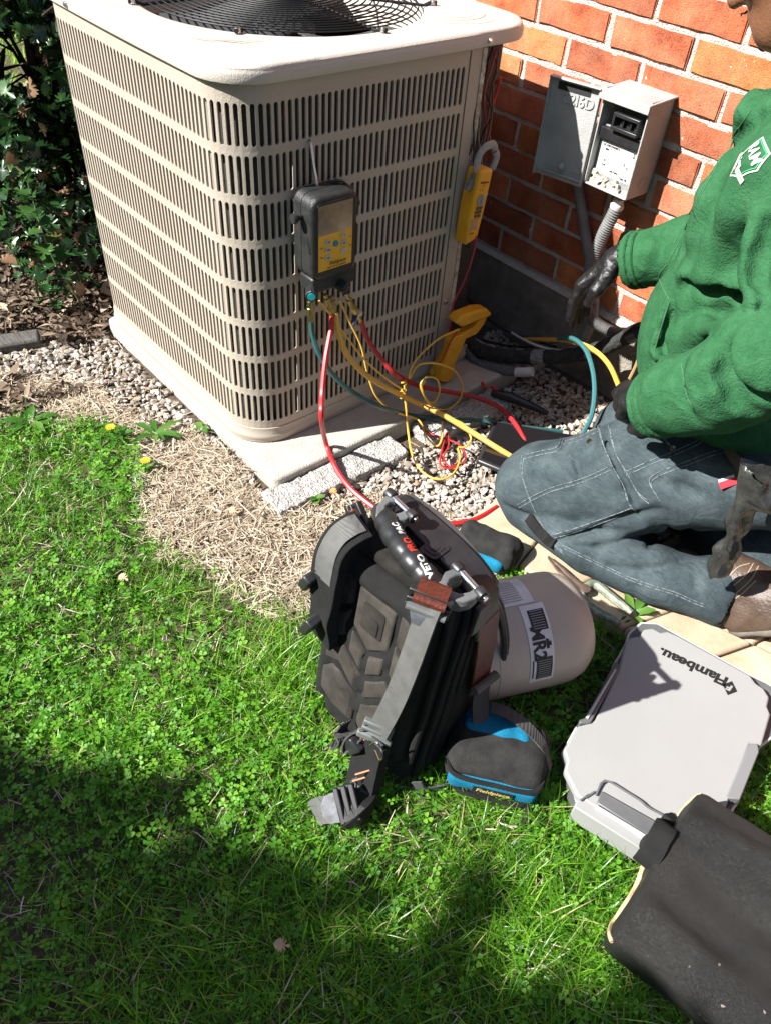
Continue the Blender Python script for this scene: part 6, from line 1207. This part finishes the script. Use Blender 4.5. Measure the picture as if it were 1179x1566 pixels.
# ================================================================ GROUND COVER AND PLANTS
GRASS = GP([(-900, 700), (-200, 640), (0, 652), (60, 640), (150, 662), (195, 682), (232, 735), (236, 800), (285, 852), (350, 868), (405, 905), (470, 930), (560, 950), (700, 850), (800, 880), (900, 940), (960, 950), (1080, 1010), (1179, 1060), (1400, 1150)]) + [(3.4, -.75), (3.4, -4.5), (-4.5, -4.5), (-4.5, -1.30)]
THATCH = GP([(-80, 655), (-80, 575), (60, 580), (120, 600), (200, 625), (330, 690), (425, 760), (560, 760), (640, 790), (722, 800), (790, 885), (700, 900), (560, 960), (440, 930), (350, 880), (270, 860), (225, 800), (215, 730), (170, 680), (100, 655)])
STONES = [tuple(p) for p in GP([(420, 770), (620, 690), (700, 640), (740, 560)])] + [(.10, -.16), (.02, -.015), (1.9, -.015), (1.9, -.15), (1.0, -.33), (.72, -.32), (.58, -.42), (.56, -.62)] + [tuple(p) for p in GP([(728, 800), (640, 800), (540, 770)])]
STONES2 = GP([(-60, 520), (60, 520), (170, 512), (300, 625), (430, 765), (330, 745), (240, 690), (150, 640), (40, 600), (-60, 600)])
def inside(poly, XY, jit=.025, seed=0):
    n = np.stack([vnoise(np.stack([XY[:, 0], XY[:, 1], 0 * XY[:, 0] + seed + k], -1), 9.) for k in (0, 7)], -1) * jit * 3
    q = XY + n; return poly_in(poly, q[:, 0], q[:, 1])
def gz(XY): P = np.stack([XY[:, 0], XY[:, 1], 0 * XY[:, 0]], -1); return vnoise(P, 3.1) * .014 + vnoise(P, 11.) * .008 - .012
SOLIDS = []                         # footprints nothing grows through
def foot(poly): SOLIDS.append([tuple(p[:2]) for p in poly])
foot([(-.545, -.915), (.265, -.915), (.265, -.14), (-.545, -.14)]); foot(outp)
foot([BO + BU * .0 + BV * .0, BO + BU * .2, BO + BU * .2 + BV * .2, BO + BV * .2]); foot([(rowA[i]) for i in range(7)] + list(reversed(rowC)))
foot([PF @ Vector(p) for p in ((.015, .012, 0), (.14, .012, 0), (.14, .09, 0), (.015, .09, 0))]); foot([kC + ku * .03 + kv * .03, kC + ku * .5 + kv * .03, kC + ku * .5 + kv * (kw - .03), kC + ku * .03 + kv * (kw - .03)])
foot([c0_ - ce * .06, c0_ + cd * .30 - ce * .06, c0_ + cd * .30 + ce * .05, c0_ + ce * .05])
def free(XY):
    ok = np.ones(len(XY), bool)
    for s_ in SOLIDS: ok &= ~poly_in(s_, XY[:, 0], XY[:, 1])
    return ok
def scatter(n, x0, x1, y0, y1): return np.stack([RNG.uniform(x0, x1, n), RNG.uniform(y0, y1, n)], -1)
def with_tint(name, V, F, tint, m, kind='stuff', parent=None, smooth=False):
    me = mesh_np(name, V, F, smooth); a = me.attributes.new('tint', 'FLOAT', 'POINT'); a.data.foreach_set('value', np.asarray(tint, np.float32)); o = add(name, me, m, parent)
    if kind: tag(o, kind=kind)
    return o
def blades(XY, L, wd, lean, tint, seg=3, curl=1., az=None):
    """tapering bent blades: (V, F, tint)"""
    n = len(XY); az = RNG.uniform(0, 2 * math.pi, n) if az is None else az; d = np.stack([np.cos(az), np.sin(az), 0 * az], -1); s = np.stack([-np.sin(az), np.cos(az), 0 * az], -1)
    tw = RNG.normal(0, .5, n); s2 = s * np.cos(tw)[:, None] + np.array([0, 0, 1]) * np.sin(tw)[:, None] * .5
    base = np.concatenate([XY, gz(XY)[:, None] - .002], 1); V = []
    for k in range(seg + 1):
        t = k / seg; out = L * (np.sin(lean) * t + curl * .25 * t * t * np.sin(lean + .6)); up = L * (np.cos(lean) * t - curl * .22 * t * t)
        c = base + d * out[:, None] + np.array([0, 0, 1]) * np.maximum(up, .002 * t)[:, None]; hw = wd * (1 - t) ** .7 * .5
        if k < seg: V += [c - s2 * hw[:, None], c + s2 * hw[:, None]]
        else: V += [c]
    V = np.stack(V, 1); m = V.shape[1]; o = np.arange(n)[:, None] * m
    Q = np.concatenate([o + np.array([[2 * k, 2 * k + 1, 2 * k + 3, 2 * k + 2]]) for k in range(seg - 1)]); T = o + np.array([[2 * seg - 2, 2 * seg - 1, 2 * seg]])
    return V.reshape(-1, 3), [Q, T], np.repeat(tint, m)
M_GRASS = leaf_mat('grass_blade', [(0, (.022, .10, .006)), (.35, (.085, .25, .014)), (.7, (.20, .42, .026)), (.9, (.34, .55, .07)), (1, (.50, .43, .20))], .36, .5, .5)
M_CLOV = leaf_mat('clover_leaf', [(0, (.036, .15, .010)), (.5, (.10, .29, .018)), (1, (.22, .44, .04))], .5, .40, .3)
M_STRAW = leaf_mat('straw', [(0, (.12, .085, .05)), (.4, (.36, .285, .20)), (.75, (.53, .45, .34)), (1, (.64, .57, .46))], .8, .15, .2)
# lawn
XY = scatter(210000, -.75, 1.75, -1.95, -.40); m_ = inside(GRASS, XY) & free(XY); XY = XY[m_]
# thin where it meets the dry strip
dens = np.clip((vnoise(np.stack([XY[:, 0], XY[:, 1], 0 * XY[:, 0]], -1), 6.) + .62), .25, 1); XY = XY[RNG.random(len(XY)) < dens]
n = len(XY); pn = vnoise(np.stack([XY[:, 0], XY[:, 1], 0 * XY[:, 0] + 3], -1), 5.)
near_bag = np.exp(-((XY[:, 0] - 1.25) ** 2 + (XY[:, 1] + 1.05) ** 2) / .05)
L = RNG.gamma(6, .0062, n) * (1 + pn * .9) * (1 + .5 * near_bag); V, F, t = blades(XY, np.clip(L, .012, .095), RNG.uniform(.0014, .0036, n), np.abs(RNG.normal(.55, .38, n)), np.clip(RNG.beta(2.2, 2.6, n) * .93 + pn * .25, 0, .93) * (RNG.random(n) > .035) + (RNG.random(n) > .965) * 0, curl=1.2)
t2 = np.where(np.repeat(RNG.random(n) < .045, len(t) // n), .99, t); with_tint('grass', V, F, t2, M_GRASS)
# clover and small round-leaved weeds between the blades
def clovers(XY, r, h, name, m):
    n = len(XY); V = []; az = RNG.uniform(0, 6.28, n); base = np.concatenate([XY, (gz(XY) + h)[:, None]], 1); tl = RNG.normal(0, .35, (n, 2))
    nrm = np.stack([tl[:, 0], tl[:, 1], np.ones(n)], -1); nrm /= np.linalg.norm(nrm, axis=1)[:, None]
    for k in range(3):
        a = az + k * 2.094 + RNG.normal(0, .15, n); d = np.stack([np.cos(a), np.sin(a), 0 * a], -1); d -= nrm * (d * nrm).sum(1)[:, None]; s = np.cross(nrm, d); rr = r[:, None]
        pts = [base + d * rr * .05, base + d * rr * .55 + s * rr * .42 + nrm * rr * .10, base + d * rr * 1.0 + s * rr * .40 + nrm * rr * .10, base + d * rr * .98 + nrm * rr * .02, base + d * rr * 1.0 - s * rr * .40 + nrm * rr * .10, base + d * rr * .55 - s * rr * .42 + nrm * rr * .10]
        V.append(np.stack(pts, 1))
    V = np.stack(V, 1).reshape(-1, 3); o = np.arange(n * 3)[:, None] * 6; Q = np.concatenate([o + np.array([[0, 1, 2, 3]]), o + np.array([[0, 3, 4, 5]])])
    return with_tint(name, V, Q, np.repeat(np.clip(RNG.beta(2, 2, n), 0, 1), 18), m)
XY = scatter(44000, -.75, 1.75, -1.95, -.40); XY = XY[inside(GRASS, XY) & free(XY)]; pn = vnoise(np.stack([XY[:, 0], XY[:, 1], 0 * XY[:, 0] + 9], -1), 4.5); XY = XY[RNG.random(len(XY)) < np.clip(.55 + pn * 1.6, .05, 1)]
n = len(XY); clovers(XY, RNG.uniform(.0042, .0098, n), RNG.uniform(.008, .034, n), 'clover', M_CLOV)
# dry straw: the burnt strip, and bits lying through the lawn and stones
def straws(XY, L, w_, z, name, tint):
    n = len(XY); az = RNG.uniform(0, 6.28, n); el = RNG.normal(0, .16, n); d = np.stack([np.cos(az) * np.cos(el), np.sin(az) * np.cos(el), np.sin(el)], -1); s = np.stack([-np.sin(az), np.cos(az), RNG.normal(0, .4, n)], -1)
    c = np.concatenate([XY, (gz(XY) + z)[:, None]], 1); bend = RNG.normal(0, .18, n)[:, None]; V = np.stack([c - d * L[:, None] / 2 - s * w_[:, None] / 2, c - d * L[:, None] / 2 + s * w_[:, None] / 2, c + s * (w_[:, None] / 2 + bend * L[:, None] * .3), c + s * (-w_[:, None] / 2 + bend * L[:, None] * .3), c + d * L[:, None] / 2 + s * w_[:, None] * .3, c + d * L[:, None] / 2 - s * w_[:, None] * .3], 1)
    o = np.arange(n)[:, None] * 6; Q = np.concatenate([o + np.array([[0, 1, 2, 3]]), o + np.array([[3, 2, 4, 5]])]); return with_tint(name, V.reshape(-1, 3), Q, np.repeat(tint, 6), M_STRAW)
XY = scatter(95000, -.9, .95, -1.45, -.45); XY = XY[inside(THATCH, XY, .035) & free(XY)]; n = len(XY); straws(XY, RNG.gamma(4, .009, n), RNG.uniform(.0010, .0026, n), RNG.uniform(.0, .020, n), 'dry_grass', RNG.beta(2.2, 2, n))
XY = scatter(7000, -1.0, 1.7, -1.9, -.02); XY = XY[free(XY) & (inside(GRASS, XY) | inside(STONES, XY) | inside(STONES2, XY))]; n = len(XY); straws(XY, RNG.gamma(4, .009, n), RNG.uniform(.0008, .0020, n), RNG.uniform(.004, .018, n), 'straw', RNG.beta(2, 2, n))
# gravel: angular pebbles, three base shapes merged as one mass
def rocks(name, C3, R3, m, tint):
    base = []
    for k in range(6):
        bm = bmesh.new(); bmesh.ops.create_icosphere(bm, subdivisions=1, radius=1); P = np.array([tuple(v.co) for v in bm.verts], np.float32); Fc = np.array([[v.index for v in f.verts] for f in bm.faces], np.int32); bm.free()
        r = np.random.default_rng(k + 40)
        for _ in range(9):                                         # flat broken faces
            nn = r.normal(size=3); nn /= np.linalg.norm(nn); dd = P @ nn; lim = r.uniform(.50, .85); P = P - np.where(dd > lim, dd - lim, 0)[:, None] * nn
        P = P * np.array([1, r.uniform(.65, .9), r.uniform(.5, .75)]) * (1 + .12 * vnoise(P + k * 3, 1.7)[:, None]); base.append((P, Fc))
    Vs = []; Fs = []; Ts = []; o = 0; n = len(C3); kind = RNG.integers(0, 6, n); az = RNG.uniform(0, 6.28, n); ti = RNG.normal(0, .4, (n, 2))
    for i in range(n):
        P, Fc = base[kind[i]]; ca, sa = math.cos(az[i]), math.sin(az[i]); Q = P * R3[i]; Q = np.stack([Q[:, 0] * ca - Q[:, 1] * sa, Q[:, 0] * sa + Q[:, 1] * ca, Q[:, 2] + Q[:, 0] * ti[i, 0] * .6 + Q[:, 1] * ti[i, 1] * .6], -1)
        Vs.append(Q + C3[i]); Fs.append(Fc + o); o += len(P); Ts.append(np.full(len(P), tint[i]))
    me = mesh_np(name, np.concatenate(Vs), np.concatenate(Fs), True); a = me.attributes.new('tint', 'FLOAT', 'POINT'); a.data.foreach_set('value', np.concatenate(Ts).astype(np.float32)); me.set_sharp_from_angle(angle=R_(28)); return tag(add(name, me, m), kind='stuff')
M_STONE = leaf_mat('pebble', [(0, (.12, .09, .065)), (.3, (.25, .21, .17)), (.6, (.36, .32, .275)), (.9, (.50, .46, .41)), (1, (.32, .18, .10))], .85, 0, .25)
n_ = M_STONE.node_tree.nodes; L_ = M_STONE.node_tree.links; tcx = n_.new('ShaderNodeTexCoord'); tx_n = n_.new('ShaderNodeTexNoise'); tx_n.inputs['Scale'].default_value = 260; tx_n.inputs['Detail'].default_value = 5; L_.new(tcx.outputs['Object'], tx_n.inputs[0]); bpn = n_.new('ShaderNodeBump'); bpn.inputs['Strength'].default_value = .7; bpn.inputs['Distance'].default_value = .002; L_.new(tx_n.outputs[0], bpn.inputs['Height']); L_.new(bpn.outputs[0], n_['Principled BSDF'].inputs['Normal'])
def gravel(polys, n, x0, x1, y0, y1, rmin, rmax):
    XY = scatter(n, x0, x1, y0, y1); k = np.zeros(len(XY), bool)
    for p in polys: k |= inside(p, XY, .02)
    XY = XY[k & ~poly_in([(-.56, -.93), (.275, -.93), (.275, -.13), (-.56, -.13)], XY[:, 0], XY[:, 1]) & ~poly_in([tuple(p) for p in rowA] + list(reversed([tuple(p) for p in rowB])), XY[:, 0], XY[:, 1])]
    r = rmin + (rmax - rmin) * RNG.beta(1.4, 3, len(XY)); return np.concatenate([XY, (gz(XY) + r * .35 + RNG.uniform(0, .006, len(XY)))[:, None]], 1), r
C3, R3 = gravel([STONES], 17000, .0, 1.3, -.95, -.01, .0045, .0150); C4, R4 = gravel([STONES2], 9000, -1.2, .35, -1.35, -.85, .0045, .0150)
C3 = np.concatenate([C3, C4]); R3 = np.concatenate([R3, R4]); rocks('gravel', C3, R3, M_STONE, np.where(RNG.random(len(C3)) < .03, .99, RNG.beta(2.4, 1.6, len(C3)) * .92))
XY = scatter(420, -.5, .8, -1.35, -.6); XY = XY[inside(THATCH, XY) & free(XY)]; r = RNG.uniform(.005, .014, len(XY)); rocks('loose_stones', np.concatenate([XY, (gz(XY) + r * .4)[:, None]], 1), r, M_STONE, RNG.beta(2.4, 1.6, len(XY)) * .95)
# dead leaves and bark under the holly
M_LITTER = leaf_mat('leaf_litter', [(0, (.02, .013, .008)), (.4, (.09, .058, .036)), (.75, (.26, .19, .13)), (1, (.50, .42, .32))], .7, .15, .3)
XY = scatter(42000, -2.6, -.30, -1.45, -.02); XY = XY[(XY[:, 0] < -.56) | (XY[:, 1] < -.93)]; XY = XY[~inside(GRASS, XY) & ~inside(STONES2, XY, .05)]; n = len(XY)
az = RNG.uniform(0, 6.28, n); l_ = RNG.gamma(3, .0042, n); w_ = l_ * RNG.uniform(.15, .55, n); d = np.stack([np.cos(az), np.sin(az), RNG.normal(0, .35, n)], -1); s = np.stack([-np.sin(az), np.cos(az), RNG.normal(0, .35, n)], -1); c = np.concatenate([XY, (gz(XY) + RNG.uniform(.002, .03, n))[:, None]], 1)
V = np.stack([c - d * l_[:, None], c + s * w_[:, None] + np.array([0, 0, .004]), c + d * l_[:, None], c - s * w_[:, None] + np.array([0, 0, .004]), c], 1); o = np.arange(n)[:, None] * 5
with_tint('leaf_litter', V.reshape(-1, 3), np.concatenate([o + np.array([[0, 4, 1]]), o + np.array([[4, 2, 1]]), o + np.array([[0, 3, 4]]), o + np.array([[4, 3, 2]])]), np.repeat(RNG.beta(1.6, 2, n), 5), M_LITTER)
tm_ = MB(); a_, b_2 = G(-90, 545, .02), G(70, 520, .03); tm_.box((a_ + b_2) / 2 - Vector((.05, 0, .020)), ((b_2 - a_).length / 2, .030, .014), (b_2 - a_).to_track_quat('X', 'Z').to_matrix()); tag(tm_.add('timber', mat('weathered_timber', (.13, .12, .105), .9, (.06, .055, .05), 12, stretch=(1, 12, 12), bump=2, bscale=60), bev=.006), 'weathered grey timber edging lying in the leaf litter under the holly', 'timber')
# ---------------------------------------------------------------- holly
def leaf_shape(spiny):
    pts = [(0, 0)]; n = 5
    for i in range(1, n + 1):
        t = i / (n + .6); w = .36 * math.sin(math.pi * t ** .85); pts.append((t - .03, w * .78 if spiny else w)); 
        if spiny: pts.append((t + .05, w * 1.22))
    top = [(x, y) for x, y in pts[1:]]; return [(0, 0)] + top + [(1.06, 0)] + [(x, -y) for x, y in reversed(top)]
LSH = np.array(leaf_shape(True), np.float32)
def leaves_at(C, D, N, size):
    """leaf outlines at C pointing along D with normal N"""
    n = len(C); D = D / np.linalg.norm(D, axis=1)[:, None]; S_ = np.cross(N, D); S_ /= np.linalg.norm(S_, axis=1)[:, None] + 1e-9; Nn = np.cross(D, S_); k = len(LSH)
    V = C[:, None] + size[:, None, None] * (D[:, None] * LSH[None, :, :1] + S_[:, None] * LSH[None, :, 1:] + Nn[:, None] * (.35 * np.abs(LSH[None, :, 1:]) - .18 * LSH[None, :, :1] ** 2))
    mid = C + size[:, None] * (D * .5 - Nn * .045); V = np.concatenate([V, mid[:, None]], 1); o = np.arange(n)[:, None] * (k + 1)
    T = np.concatenate([o + np.array([[i, (i + 1) % k, k]]) for i in range(k)]); return V.reshape(-1, 3), T, k + 1
M_HOLLY = leaf_mat('holly_leaf', [(0, (.008, .028, .008)), (.6, (.018, .058, .014)), (.85, (.04, .10, .02)), (.90, (.16, .085, .045)), (1, (.30, .19, .11))], .28, .12, .6)
M_BARK = mat('dark_bark', (.03, .022, .016), .95, (.07, .055, .04), 30, bump=3, bscale=60)
bush = thing('holly_bush', 'dark holly bush with spiny leaves growing on the far side of the unit', 'bush', (-1.25, -.55, 0))
r_ = random.Random(21); stems = MB(); tips = []
for i in range(34):
    x = r_.uniform(-2.3, -.74); y = r_.uniform(-1.0, -.12); P = [Vector((x, y, 0))]; d = Vector((r_.uniform(-.35, .45), r_.uniform(-.5, .3), 1)).normalized(); L = r_.uniform(.5, 1.7)
    for k in range(6): d = (d + Vector((r_.uniform(-.3, .3), r_.uniform(-.3, .3), r_.uniform(-.1, .15)))).normalized(); P.append(P[-1] + d * L / 6)
    stems.tube(P, [.011 - .0014 * k for k in range(7)] if i % 4 else [.024 - .003 * k for k in range(7)], 6); tips += P[1:]
    for k in range(4):
        q = P[2 + k]; e_ = q + Vector((r_.uniform(-.25, .3), r_.uniform(-.3, .2), r_.uniform(-.05, .2))); stems.tube([q, (q + e_) / 2 + Vector((0, 0, .02)), e_], [.004, .003, .0018], 5); tips += [e_, (q + e_) / 2]
stems.add('stem', M_BARK, bush)
tr_ = MB(); tr_.tube(spline([(-1.75, -.50, -.05), (-1.68, -.52, .4), (-1.52, -.50, .9), (-1.45, -.42, 1.6)], 5), [.075 - .002 * i for i in range(16)], 12); tr_.add('trunk', M_BARK, bush)
T = np.array([tuple(p) for p in tips]); n = 8200; C = T[RNG.integers(0, len(T), n)] + RNG.normal(0, .075, (n, 3)); hi = int(n * .55)
C2 = np.stack([RNG.uniform(-2.6, -.70, 15000), RNG.uniform(-1.05, -.05, 15000), RNG.uniform(.62, 1.9, 15000)], -1); C3_ = np.stack([RNG.uniform(-1.9, -.70, 4200), RNG.uniform(-1.02, -.35, 4200), RNG.uniform(.03, 1, 4200) ** 1.2 * .62], -1); C3_ = C3_[vnoise(C3_, 5.) > -.06]; C = np.concatenate([C, C2, C3_]); C = C[(C[:, 2] > .03) & (C[:, 0] < -.62) & (C[:, 1] < -.03)]
# a gap in the holly opens on the bright lawn beyond
g0 = Vector(CAM); gd_ = Vector(ray(24, 92)).normalized(); rel = C - np.array(g0); along = rel @ np.array(gd_); C = C[np.linalg.norm(rel - along[:, None] * np.array(gd_), axis=1) > along * .030 + .01 * np.sin(C[:, 0] * 60)]
n = len(C); D = RNG.normal(0, 1, (n, 3)); N = RNG.normal(0, .6, (n, 3)) + np.array([0, -.2, 1]); V, Tt, k = leaves_at(C, D, N, RNG.uniform(.026, .062, n))
with_tint('leaves', V, Tt, np.repeat(np.where(RNG.random(n) < .085, RNG.uniform(.9, 1, n), RNG.uniform(0, .88, n)), k), M_HOLLY, parent=bush)
# sapling standing in front of the holly, and the small rooted plants
def sprout(base, h, lean, nl, size, label, name='seedling', cat='plant', m=None, group=None, seed=1):
    t = thing(name, label, cat, tuple(base), group); rr = np.random.default_rng(seed); b = Vector(base); tip = b + Vector((lean[0], lean[1], h)); st = spline([b, b.lerp(tip, .5) + Vector((rr.normal(0, .01), rr.normal(0, .01), 0)), tip], 6); e = MB(); e.tube(st, [.0030 - .00013 * i for i in range(len(st))], 6); e.add('stem', mat('green_stem', (.10, .14, .05), .6), t)
    C = []; D = []
    for k in range(nl): q = st[min(len(st) - 1, int((.35 + .65 * k / nl) * len(st)))]; a = k * 2.4; C.append(tuple(q)); D.append((math.cos(a), math.sin(a), rr.uniform(-.1, .5)))
    V, T_, kk = leaves_at(np.array(C, float), np.array(D, float), np.array([[0, -.1, 1.]] * nl) + rr.normal(0, .2, (nl, 3)), np.full(nl, size) * rr.uniform(.7, 1.15, nl)); with_tint('leaves', V, T_, np.repeat(rr.uniform(.5, .88, nl), kk), m or M_HOLLY, kind=None, parent=t)
sprout(G(128, 470), .34, (-.05, -.05), 15, .058, 'young holly sprout with glossy spiny leaves in front of the dark bush', seed=3); sprout(G(95, 478), .12, (.02, -.02), 7, .045, 'short leafy sprout rooted in the leaf litter near the slab corner', seed=5); sprout(G(30, 400), .25, (.06, -.05), 10, .045, 'thin sprout with few leaves deep in the shade of the holly', seed=8)
M_WEED = leaf_mat('weed_leaf', [(0, (.03, .11, .012)), (.5, (.055, .155, .018)), (1, (.11, .21, .035))], .45, .3, .4)
def rosette(base, n, L, label, group=None, flower=False, seed=0, w_=.24):
    t = thing('dandelion' if flower else 'weed', label, 'weed', tuple(base), group); rr = np.random.default_rng(seed); V = []; F = []; tn = []; o = 0
    for k in range(n):
        a = k * 2.4 + rr.normal(0, .2); l = L * rr.uniform(.6, 1.1); el = rr.uniform(.15, .75); d = np.array([math.cos(a) * math.cos(el), math.sin(a) * math.cos(el), math.sin(el)]); s = np.array([-math.sin(a), math.cos(a), 0])
        for i in range(6):
            x = i / 5; ww = l * w_ * (.25 + math.sin(math.pi * min(1, x * .93 + .05)) * .8) * (1 + .3 * (i % 2)) * .5; c = np.array(base) + d * l * x - np.array([0, 0, .35 * l * x * x]) + np.array([0, 0, .006])
            V += [c - s * ww + [0, 0, ww * .4], c, c + s * ww + [0, 0, ww * .4]]
        for i in range(5): q = o + i * 3; F += [(q, q + 1, q + 4, q + 3), (q + 1, q + 2, q + 5, q + 4)]
        o += 18; tn += [rr.uniform(.1, 1)] * 18
    with_tint('leaves', V, np.array(F), tn, M_WEED, kind=None, parent=t)
    if flower:
        b = Vector(base) + Vector((rr.uniform(-.02, .02), rr.uniform(-.02, .02), .035)); e = MB(); e.tube([Vector(base), b], .0018, 5); e.add('stalk', mat('green_stem', (.10, .14, .05)), t); e = MB()
        for k in range(34): a = k * 2.4; r2 = .007 * math.sqrt(k / 34) + .002; e.box(b + Vector((math.cos(a) * r2, math.sin(a) * r2, .004 - r2 * .25)), (.0030, .0009, .0005), Matrix.Rotation(a, 3, 'Z') @ Matrix.Rotation(-.4, 3, 'Y'))
        e.add('flower', mat('dandelion_yellow', (.75, .50, .03), .6), t)
rosette(G(48, 650), 11, .075, 'broad leaved weed growing at the edge of the stones, far left', seed=1); rosette(G(238, 668), 9, .075, 'long leaved weed growing by the reddish pebble near the slab', seed=2, w_=.18); rosette(G(182, 672), 7, .055, 'dandelion with one yellow flower at the top corner of the lawn', flower=True, seed=4, w_=.2); rosette(G(222, 720), 6, .045, 'dandelion flower nodding where the lawn meets the straw', flower=True, seed=6, w_=.2); rosette(G(308, 660), 6, .030, 'small round leaved weed against the side of the slab', seed=7, w_=.5)
rosette(G(965, 945), 7, .055, 'fresh bright green weed sprouting beside the plier handles', seed=9, w_=.25); rosette(G(485, 765), 6, .022, 'tiny weed rosette beside the rough concrete block', seed=10, w_=.5); 
for k, (px, py, lb) in enumerate(((505, 748, 'curled orange brown leaf on the straw beside the concrete block'), (182, 880, 'dry brown leaf caught in the lawn left of the backpack'), (350, 780, 'pale dry leaf on the straw below the slab'), (418, 1444, 'pale fallen petal in the shaded lawn'))):
    c = np.array([tuple(G(px, py, .022))]); V, T_, kk = leaves_at(c, np.array([[1, .3 * k, .2]]), np.array([[.1, -.3, 1.]]), np.array([.022])); with_tint('fallen_leaf', V, T_, np.full(kk, (.95, .92, 1, 1)[k]), mat('orange_leaf', (.45, .20, .06), .7) if k == 0 else mat('pale_leaf', (.40, .28, .17), .8), kind=None); o = bpy.context.scene.objects[-1] if False else bpy.data.objects[sorted(x.name for x in bpy.data.objects if x.name.startswith('fallen_leaf'))[-1]]; tag(o, lb, 'leaf')
XY = scatter(60000, -3.2, -.70, -3.2, -1.25); XY = XY[inside(GRASS, XY) & ~((XY[:, 0] > -.75) & (XY[:, 1] > -1.95))]; n = len(XY); V, F, t = blades(XY, RNG.uniform(.02, .06, n), RNG.uniform(.0022, .0045, n), np.abs(RNG.normal(.5, .35, n)), RNG.beta(2.2, 2.4, n) * .93, seg=2); with_tint('side_grass', V, F, t, M_GRASS)
XY = scatter(50000, -.75, 3.2, -3.4, -1.95); XY = XY[inside(GRASS, XY)]; n = len(XY); V, F, t = blades(XY, RNG.uniform(.02, .06, n), RNG.uniform(.0025, .005, n), np.abs(RNG.normal(.5, .35, n)), RNG.beta(2.2, 2.4, n) * .93, seg=2); with_tint('side_grass', V, F, t, M_GRASS)
# far lawn beyond the holly, and the tall clipped hedge added unseen behind the viewer to shade the lawn
XY = np.stack([RNG.uniform(-9, -2.4, 60000), RNG.uniform(-3.5, 2.5, 60000)], -1); n = len(XY); V, F, t = blades(XY, RNG.uniform(.03, .09, n), RNG.uniform(.004, .009, n), np.abs(RNG.normal(.5, .3, n)), RNG.uniform(.3, .95, n), seg=2); with_tint('far_grass', V, F, t, M_GRASS)
h0, h1 = Vector((-.9, -3.6, 0)), Vector((1.75, -2.05, 0)); HH = 1.5
def shade_edge():
    """foot line of the hedge: its top casts the shade edge read off the lawn"""
    a = Vector((.468, -1.59, 0)); b = Vector((1.459, -1.027, 0)); k = HH / -SUN_DIR.z; back = Vector((SUN_DIR.x, SUN_DIR.y, 0)) * k
    return a - back, b - back
HH = 2.7; a, b = shade_edge(); a = a - Vector((0, .05, 0)); b = b - Vector((0, .05, 0)); hu_ = (b - a).normalized(); hn_ = Vector((hu_.y, -hu_.x, 0)); a = a - hu_ * 2.2; b = b + hu_ * 2.2
hedge = thing('hedge', 'tall dense green hedge added unseen behind the viewer to shade the lawn', 'hedge', tuple((a + b) / 2 + hn_ * .45))
n = 90000; t = RNG.uniform(0, (b - a).length, n); dd = RNG.uniform(-.06, .9, n); zz = RNG.uniform(.05, HH, n); wob = np.array([.05 * math.sin(q * 2.1) + .03 * math.sin(q * 5.3 + 1) for q in t]); zz = np.minimum(zz, HH + wob - RNG.exponential(.02, n)); C = np.array(a)[None] + np.array(hu_)[None] * t[:, None] + np.array(hn_)[None] * dd[:, None]; C[:, 2] = zz
V, T_, k = leaves_at(C, RNG.normal(0, 1, (n, 3)), RNG.normal(0, 1, (n, 3)), RNG.uniform(.08, .13, n)); with_tint('foliage', V, T_, np.repeat(RNG.uniform(0, .85, n), k), M_HOLLY, parent=hedge)
e = MB()
for q in np.arange(.2, (b - a).length, .45): p = a + hu_ * float(q) + hn_ * .45; e = MB(); e.tube([p, p + Vector((.03, 0, 1.2)), p + Vector((0, .04, HH - .3))], [.03, .022, .01], 7); e.add('stem', M_BARK, hedge)
